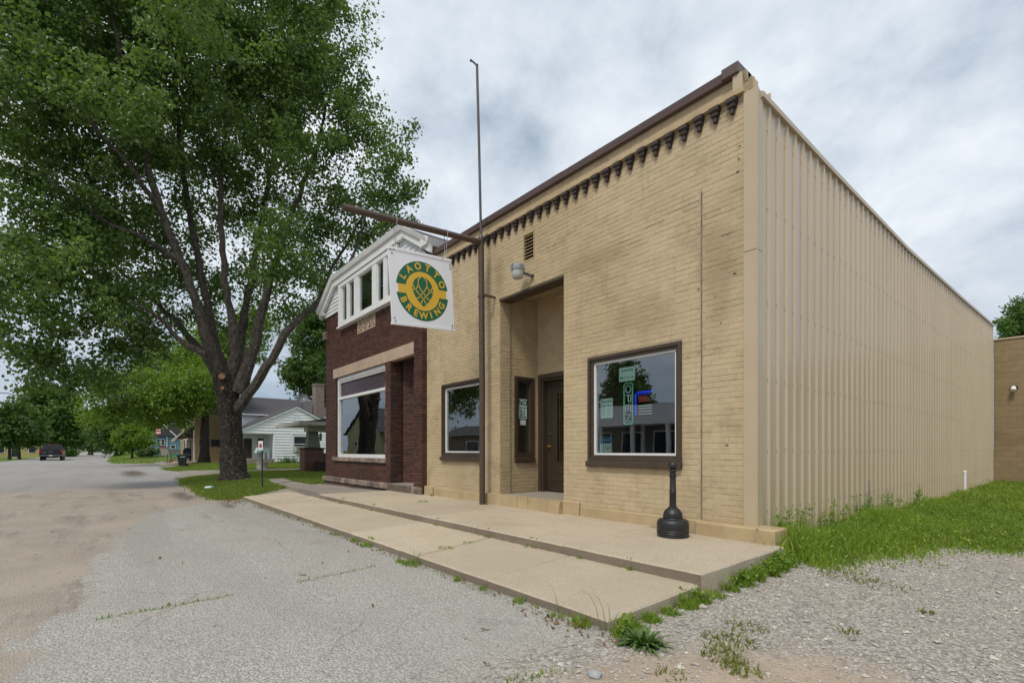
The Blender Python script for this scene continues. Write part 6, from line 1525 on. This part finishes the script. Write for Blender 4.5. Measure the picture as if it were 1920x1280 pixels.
# far wood at the end of the road
r = np.random.default_rng(77); C = []
for k in range(420):
    y = r.uniform(-60, 60); C.append((-330 + r.uniform(-8, 8), y, .5 + abs(r.normal(0, 2.2)) + 2.0 * math.sin(y * .13) ** 2))
C = np.array(C); make_leaves('far_wood', C, np.tile([.5, 0, .5], (len(C), 1)), 24, np.full(len(C), 1.6), 1.3, M_dleaf, None, r=r)
bpy.data.objects['far_wood']['kind'] = 'stuff'; bpy.data.objects['far_wood']['label'] = 'distant line of trees at the end of the road'

# ================================================================== GROUND COVER
def blades(name, P, h, wdt, mat, kind='stuff', label=None, lean=.5, r=rng, parent=None, tint=None):
    n = len(P); a = r.uniform(0, 2 * math.pi, n); d = np.stack([np.cos(a), np.sin(a), np.zeros(n)], 1)
    b = r.uniform(0, 2 * math.pi, n); s = np.stack([np.cos(b), np.sin(b), np.zeros(n)], 1) * (wdt * r.uniform(.6, 1.3, n))[:, None]
    H = (h * r.uniform(.5, 1.25, n))[:, None]; ln = (lean * r.uniform(.1, 1.3, n))[:, None] * H
    V = np.empty((n, 5, 3)); up = np.array([0, 0, 1.])
    V[:, 0] = P - s; V[:, 1] = P + s; M_ = P + up * H * .6 + d * ln * .35; V[:, 2] = M_ - s * .75; V[:, 3] = M_ + s * .75; V[:, 4] = P + up * H * .95 + d * ln
    i = np.arange(n)[:, None] * 5; F = np.concatenate([i + [[0, 1, 3]], i + [[0, 3, 2]], i + [[2, 3, 4]]], 0)
    tn = r.uniform(0, 1, n) if tint is None else np.clip(tint + r.normal(0, .2, n), 0, 1)
    o = mesh_np(name, V.reshape(-1, 3), F, mat, parent, kind=kind, attrs={'tint': np.repeat(tn, 5)})
    if label: o['label'] = label
    return o
def pts_in(poly, n, r, edge=0.25):
    P = np.array(poly); lo, hi = P.min(0), P.max(0); q = r.uniform(lo, hi, (n, 2))
    sd = poly_sd(q[:, 0], q[:, 1], poly) + r.normal(0, edge, n); return q[sd > 0]
r = np.random.default_rng(3)
# verge grass round the big tree, thicker close to the camera
q = np.concatenate([pts_in([(-12.5, 1.8), (-30, 1.8), (-30, 7), (-12.5, 7)], 230000, r), pts_in([(-30, 2), (-50, 2), (-50, 16), (-17, 16), (-17, 5)], 110000, r)])
sd = poly_sd(q[:, 0], q[:, 1], LAWN_MAIN) + r.normal(0, .12, len(q)); q = q[sd > 0]
drv = poly_sd(q[:, 0], q[:, 1], [(-25.0, 2.2), (-26.5, 3.6), (-27.5, 5.5), (-28.5, 9.3), (-29.2, 14), (-31, 14), (-30.4, 9.4), (-29.6, 5.7), (-31.6, 4.2), (-33., 3.2)])
wk = poly_sd(q[:, 0], q[:, 1], [(-12, 3.9), (-14.4, 4.2), (-19.9, 4.45), (-20.3, 5.25), (-14.9, 5.08), (-12, 5.8)])
trd = np.hypot(q[:, 0] - bs_[0], q[:, 1] - bs_[1])
q = q[(drv < -.03) & (wk < -.02) & (trd > .55)]
blades('lawn_grass', np.c_[q, gz(q[:, 0], q[:, 1])], np.full(len(q), .075), np.full(len(q), .006) + .0003 * np.hypot(q[:, 0], q[:, 1]), M_grass, label='mown grass verge round the big tree', r=r)
q = pts_in(ISLAND, 60000, r); q = q[q[:, 0] > -110]
blades('far_lawn_grass', np.c_[q, gz(q[:, 0], q[:, 1])], np.full(len(q), .10), np.full(len(q), .03), M_grass, label='mown lawn beyond the forecourt', r=r)
# weeds along the metal wall
WB = [(-2.60, 5.92), (-2.3, 5.9), (-1.8, 5.7), (-1.5, 6.5), (-1.15, 7.7), (-.6, 7.8), (.2, 8.6), (1.2, 12), (2.2, 17), (2.5, 25.3), (-2.60, 25.3)]
q = np.concatenate([pts_in(WB, 60000, r, .12), pts_in([p for p in WB if p[1] < 13] + [(-2.6, 13)], 75000, r, .18), pts_in([(-2.6, 6.0), (-2.2, 6.0), (-1.95, 8), (-1.95, 14), (-2.6, 14)], 16000, r, .1)])
dens = .5 + .5 * np.sin(q[:, 0] * 2.1 + 1.3 * np.sin(q[:, 1] * 1.1)) * np.sin(q[:, 1] * 1.7 + q[:, 0]); edge_d = poly_sd(q[:, 0], q[:, 1], WB)
ok = (q[:, 0] > -2.58) & (r.uniform(0, 1, len(q)) < np.clip(.02 + edge_d * .55 + .6 * dens, 0, 1)); q = q[ok]; edge_d = edge_d[ok]; dens = dens[ok]
hh = .035 + .07 * np.clip(edge_d / .5, 0, 1) * (.5 + .8 * dens) + .15 * np.exp(-((q[:, 0] + 2.35) / .42) ** 2) * (.5 + .7 * dens) * np.where(q[:, 1] < 10, 1.6, .8)
hh *= np.where(q[:, 1] > 24, .9, 1)
blades('weed_grass', np.c_[q, gz(q[:, 0], q[:, 1]) + .0], hh, np.full(len(q), .0055) + .0004 * q[:, 1], M_weed, label='rank weeds and grass along the metal side wall', lean=.55, r=r, tint=.25 + .6 * dens)
qs = q[(edge_d > .05) & (r.uniform(0, 1, len(q)) < .10)]
blades('straw_grass', np.c_[qs, gz(qs[:, 0], qs[:, 1])], np.full(len(qs), .13), np.full(len(qs), .004) + .0003 * qs[:, 1], M_weedy, label='dry yellowish straw among the weeds by the metal wall', lean=.9, r=r)
sel = r.choice(len(q), 1700, replace=False); c3 = np.c_[q[sel], gz(q[sel, 0], q[sel, 1]) + hh[sel] * r.uniform(.5, 1.05, len(sel))]
o = make_leaves('weed_leaves', c3, np.tile([0, 0, .6], (len(c3), 1)), 9, np.full(len(c3), .10), .034, M_weed, None, r=r); o['kind'] = 'stuff'; o['label'] = 'broad leaves among the weeds along the metal wall'
# tall stalks against the wall
st_c = []; mb = MB()
for k in range(42):
    x, y = -2.55 + r.uniform(0, .12), 6.15 + r.uniform(0, 1) ** 1.6 * 7.0; g = gz1(x, y); h = r.uniform(.28, .55)
    p1 = (x + r.uniform(-.03, .06), y + r.uniform(-.05, .05), g + h); mb.tube([(x, y, g), p1], [.004, .002], 4, False)
    for j in range(9): f_ = r.uniform(.3, 1); st_c.append((x + (p1[0] - x) * f_, y + (p1[1] - y) * f_, g + h * f_))
st_c = np.array(st_c); mb.build('weed_stalks', M_weed, None, kind='stuff')
bpy.data.objects['weed_stalks']['label'] = 'thin weed stalks standing against the metal wall'
a_ = bpy.data.objects['weed_stalks'].data.attributes.new('tint', 'FLOAT', 'POINT')
o = make_leaves('stalk_leaves', st_c, np.tile([.2, 0, .4], (len(st_c), 1)), 5, np.full(len(st_c), .05), .035, M_weed, None, r=r); o['kind'] = 'stuff'; o['label'] = 'small leaves on the weed stalks by the metal wall'
# weeds in the kerb lines and slab ends
edge = []; eh = []
def clump(x, y, n, rad, h):
    for _ in range(n):
        a = r.uniform(0, 2 * math.pi); q_ = rad * math.sqrt(r.uniform(0, 1)); edge.append((x + q_ * math.cos(a), y + q_ * math.sin(a) * .8)); eh.append(h * (1 - .5 * q_ / rad))
for x, y, n, rad, h in ((-2.02, 2.64, 200, .10, .12), (-2.10, 2.82, 130, .08, .11), (-2.10, 3.05, 150, .08, .10), (-2.10, 3.3, 120, .08, .09), (-2.12, 3.55, 190, .10, .12), (-2.13, 3.78, 190, .10, .12), (-2.10, 4.0, 90, .09, .10), (-2.12, 4.3, 110, .08, .12), (-2.12, 4.55, 170, .09, .15), (-2.12, 4.8, 120, .08, .15), (-2.13, 5.1, 150, .09, .17), (-2.13, 5.35, 170, .09, .2), (-2.15, 5.6, 150, .08, .18),
                        (-2.35, 2.57, 90, .10, .11), (-2.6, 2.58, 40, .08, .06), (-4.82, 2.57, 130, .14, .08), (-5.0, 2.52, 60, .08, .06), (-6.1, 2.60, 100, .12, .08), (-6.5, 2.60, 50, .07, .09), (-3.05, 2.60, 40, .06, .08), (-3.55, 2.60, 30, .05, .05), (-3.95, 2.59, 40, .05, .07), (-7.2, 2.6, 30, .08, .04), (-8.2, 2.6, 30, .08, .04),
                        (-4.98, 3.1, 55, .11, .04), (-5.1, 3.5, 34, .07, .03), (-2.95, 3.93, 36, .04, .05), (-4.4, 3.94, 44, .11, .035), (-5.3, 3.94, 26, .05, .04), (-3.6, 3.93, 20, .05, .035), (-6.6, 3.94, 26, .05, .045), (-9.0, 3.95, 36, .07, .05), (-10.6, 3.95, 44, .09, .05), (-8.95, 5.0, 60, .16, .05), (-9.95, 5.82, 40, .06, .07), (-7.68, 5.72, 24, .04, .06), (-13.3, 2.58, 50, .13, .05)):
    clump(x, y, n, rad, h)
for k in range(420): edge.append((-2.3 - 11 * r.uniform(0, 1), 2.605 + r.normal(0, .02))); eh.append(r.uniform(.015, .05))
for k in range(260): edge.append((-2.4 - 9 * r.uniform(0, 1), 3.94 + r.normal(0, .01))); eh.append(r.uniform(.01, .035))
yy = np.linspace(-.5, 2.58, 330)
for y in yy:
    if math.sin(y * 4.1) + .5 * math.sin(y * 9.7 + 1) > -.1: edge.append((-4.72 - .11 * y + .04 * math.sin(y * 2) + r.normal(0, .012), y)); eh.append(r.uniform(.012, .04))
for y in np.linspace(-.3, .25, 60): edge.append((-2.0 + (y * .3) + r.normal(0, .02), 1.75 + y)); eh.append(.03)
edge = np.array(edge); eh = np.array(eh)
zb = gz(edge[:, 0], edge[:, 1]); onlow = (edge[:, 0] < -2.19) & (edge[:, 1] > 2.66) & (edge[:, 1] < 3.955) & (edge[:, 0] > -14.4); onup = (edge[:, 0] < -2.22) & (edge[:, 1] >= 3.955) & (edge[:, 0] > -12)
keep = ~((onlow | onup) & (edge[:, 0] > -2.6)); edge, eh, zb, onlow, onup = edge[keep], eh[keep], zb[keep], onlow[keep], onup[keep]
zb = np.where(onlow, .191, np.where(onup, .291, zb))
blades('kerb_weeds', np.c_[edge, zb], eh, np.full(len(edge), .0045), M_weed, label='small weeds growing along the kerb and slab joints', lean=.8, r=r)
big = eh > .1; ec = np.c_[edge[big], zb[big] + eh[big] * r.uniform(.3, 1., big.sum())][::2]
o = make_leaves('kerb_weed_leaves', ec, np.tile([0, 0, .5], (len(ec), 1)), 6, np.full(len(ec), .05), .034, M_weed, None, r=r); o['kind'] = 'stuff'; o['label'] = 'broad weed leaves along the slab ends'
# yellowish creeping weeds in the gravel
q = []
for x, y, n, rad in ((-1.55, 3.1, 120, .15), (-1.45, 2.85, 110, .12), (-1.6, 3.45, 60, .14), (-1.3, 2.75, 70, .1), (-1.52, 2.38, 24, .08), (-.85, 4.8, 24, .05), (-1.3, 5.5, 60, .22), (-1.6, 5.6, 110, .22), (.1, 4.6, 40, .05), (-1.1, 3.9, 24, .05)):
    for _ in range(n):
        a = r.uniform(0, 2 * math.pi); s_ = rad * math.sqrt(r.uniform(0, 1)); q.append((x + s_ * math.cos(a) * 1.2, y + s_ * math.sin(a)))
q = np.array(q); blades('gravel_weeds', np.c_[q, gz(q[:, 0], q[:, 1])], np.full(len(q), .04), np.full(len(q), .005), M_weedy, label='yellowish creeping weeds in the gravel', lean=1.6, r=r)
# big rosette weed at the slab corner, long grass blades beside it
t = thing('rosette_weed', 'large dark green rosette weed at the corner of the lower slab', 'weed', (-1.87, 2.62, .11))
V = []; F = []; tn = []
for k in range(170):
    a = r.uniform(0, 2 * math.pi); ln = r.uniform(.07, .19); el = r.uniform(.25, 1.35); d = np.array([math.cos(a), math.sin(a), 0]); s = np.array([-math.sin(a), math.cos(a), 0]); p0 = np.array([-1.87, 2.63, .12]) + d * r.uniform(0, .075)
    b = len(V); ns = 7
    for i in range(ns + 1):
        f_ = i / ns; c = p0 + d * ln * f_ * math.cos(el) + np.array([0, 0, ln * (f_ * math.sin(el) - .42 * f_ * f_)]); c[2] = max(c[2], .122)
        wv = .0085 * math.sin(math.pi * min(1, .12 + f_ * .86)) ** .7 * (1.25 if i % 2 else .8) + .001
        V += [tuple(c - s * wv + np.array([0, 0, wv * .35])), tuple(c), tuple(c + s * wv + np.array([0, 0, wv * .35]))]
    for i in range(ns):
        for j in (0, 1): F.append((b + i * 3 + j, b + i * 3 + j + 1, b + i * 3 + 4 + j, b + i * 3 + 3 + j))
    tn += [r.uniform(0, .5)] * (3 * (ns + 1))
mesh_np('leaves', np.array(V), np.array(F), M_maple, t, attrs={'tint': tn})
t = thing('long_grass', 'long arching grass blades at the front kerb by the rosette weed', 'grass tuft', (-2.2, 2.6, .11))
mb = MB()
for x, y, a, ln in ((-2.16, 2.62, 2.6, .24), (-2.12, 2.62, 2.2, .2), (-2.2, 2.61, 3.0, .26), (-2.1, 2.62, 1.4, .16), (-2.62, 2.62, 2.7, .22), (-4.85, 2.62, 2.7, .16)):
    d = Vector((math.cos(a), math.sin(a) * .5, 0)); z0 = .12
    pts = [Vector((x, y, z0)), Vector((x, y, z0 + ln * .55)) + d * ln * .15, Vector((x, y, z0 + ln * .85)) + d * ln * .4, Vector((x, y, z0 + ln * .9)) + d * ln * .75]
    mb.tube(pts, [.0026, .0024, .0018, .0008], 4, False)
o = mb.build('blades', M_weed, t); o.data.attributes.new('tint', 'FLOAT', 'POINT')
# iris-like plant by the white house
q = np.array([(-42.6 + r.normal(0, .15), 11.4 + r.normal(0, .45)) for _ in range(90)])
t = thing('iris_plant', 'clump of sword-leaved plants at the foot of the white house', 'plant', (-42.6, 11.4, .3)); blades('leaves', np.c_[q, gz(q[:, 0], q[:, 1])], np.full(len(q), .6), np.full(len(q), .03), M_dleaf, kind=None, parent=t, r=r, lean=.6)

# ---- loose crushed stone
n = 260000; q = np.c_[r.uniform(-2.5, 2.6, n), r.uniform(.2, 10.5, n)]
dd = q[:, 0] * FWD[0] + q[:, 1] * FWD[1]; lat = (q[:, 0] * RGT[0] + q[:, 1] * RGT[1]) / np.maximum(dd, .01)
q = q[(dd > 1.5) & (np.abs(lat) < 1.1)]
def sample_mask(field, q):
    ix = np.clip(np.searchsorted(xs, q[:, 0]) - 1, 0, nxs - 2); iy = np.clip(np.searchsorted(ys, q[:, 1]) - 1, 0, nys - 2); return field.reshape(nxs, nys)[ix, iy]
pr_ = sample_mask(gravelm, q) * (1 - .9 * sample_mask(sandm, q)) * (1 - .5 * np.clip(sample_mask(soil_shadem, q), 0, 1)); inslab = (q[:, 0] < -2.17) & (q[:, 1] > 2.64)
dq = np.hypot(q[:, 0], q[:, 1]); pr_ *= np.clip(1.1 - (dq - 4) * .09, .25, 1)
q = q[(r.uniform(0, 1, len(q)) < pr_ * .72) & ~inslab]
extra = np.c_[r.uniform(-13, -2.3, 500), 2.59 + r.normal(0, .06, 500)]; extra = extra[extra[:, 1] < 2.64]; lo_ = np.c_[r.uniform(-14, -2.6, 9000), r.uniform(-2.2, 2.6, 9000)]; kd = sample_mask(dirt, lo_); lo_ = lo_[r.uniform(0, 1, len(lo_)) < .12 + .5 * kd]
q = np.concatenate([q, extra, lo_])
n = len(q); sz = np.clip(np.exp(r.normal(math.log(.0046), .5, n)), .0025, .018); big_ = r.uniform(0, 1, n) < .004; sz[big_] = r.uniform(.014, .03, big_.sum())
oc = np.array([(1, 0, 0), (-1, 0, 0), (0, 1, 0), (0, -1, 0), (0, 0, 1), (0, 0, -1)], float); of = np.array([(0, 2, 4), (2, 1, 4), (1, 3, 4), (3, 0, 4), (2, 0, 5), (1, 2, 5), (3, 1, 5), (0, 3, 5)])
V = oc[None] * r.uniform(.55, 1.35, (n, 6, 3)) + r.normal(0, .22, (n, 6, 3)); V[:, :, 2] *= .62
a = r.uniform(0, 2 * math.pi, n); ca, sa = np.cos(a)[:, None], np.sin(a)[:, None]
X_, Y_ = V[:, :, 0] * 1.15, V[:, :, 1]; V = np.stack([X_ * ca - Y_ * sa, X_ * sa + Y_ * ca, V[:, :, 2]], 2) * sz[:, None, None]
V += np.c_[q, gz(q[:, 0], q[:, 1]) + sz * .25][:, None, :]
F = (np.arange(n)[:, None, None] * 6 + of[None]).reshape(-1, 3)
o = mesh_np('gravel', V.reshape(-1, 3), F, M_gravstone, kind='stuff', attrs={'tint': np.repeat(np.clip(r.normal(.55, .28, n), 0, 1), 6)}); o['label'] = 'loose crushed grey stone beside the slabs'
# a few distinct stones and dry leaves
for x, y, s_, lb in ((-1.78, 2.06, .035, 'bluish grey stone lying in front of the rosette weed'), (-.97, 2.36, .03, 'pale pebble on the sandy patch in the gravel')):
    bm = bmesh.new(); bmesh.ops.create_icosphere(bm, subdivisions=2, radius=1)
    for v in bm.verts: v.co = Vector((v.co.x * 1.3, v.co.y, v.co.z * .65)) * s_ * random.uniform(.88, 1.1) + Vector((x, y, gz1(x, y) + s_ * .3))
    me = bpy.data.meshes.new('stone'); bm.to_mesh(me); bm.free(); me.materials.append(surf('stone_grey', (.24, .26, .28), (.4, .4, .4), 20, .9)); o = bpy.data.objects.new('stone', me); link(o); tag(o, lb, 'stone')
q = np.concatenate([np.c_[r.normal(-13.4, .45, 160), r.normal(2.3, .11, 160)], np.c_[r.uniform(-12, -2.4, 120), 2.57 + r.normal(0, .05, 120)], np.c_[r.uniform(-9, -2, 16), r.uniform(.3, 2.4, 16)], np.c_[r.normal(-2.45, .3, 60), r.normal(2.5, .06, 60)]])
q = q[q[:, 1] < 2.63]
o = make_leaves('fallen_leaves', np.c_[q, gz(q[:, 0], q[:, 1]) + .012], np.zeros((len(q), 3)), 1, np.full(len(q), .012), .034, M_dryleaf, None, r=r); o['kind'] = 'stuff'; o['label'] = 'dry brown leaves caught along the kerb'
# cleaning up labels on setting roots
for o in (upper, lower, walk):
    if 'category' in o: del o['category']
upper['label'] = 'raised upper pavement slabs along the tan brick front'; lower['label'] = 'lower pavement slabs one step down from the upper ones'; walk['label'] = 'grey paving leading from the steps to the lawn'
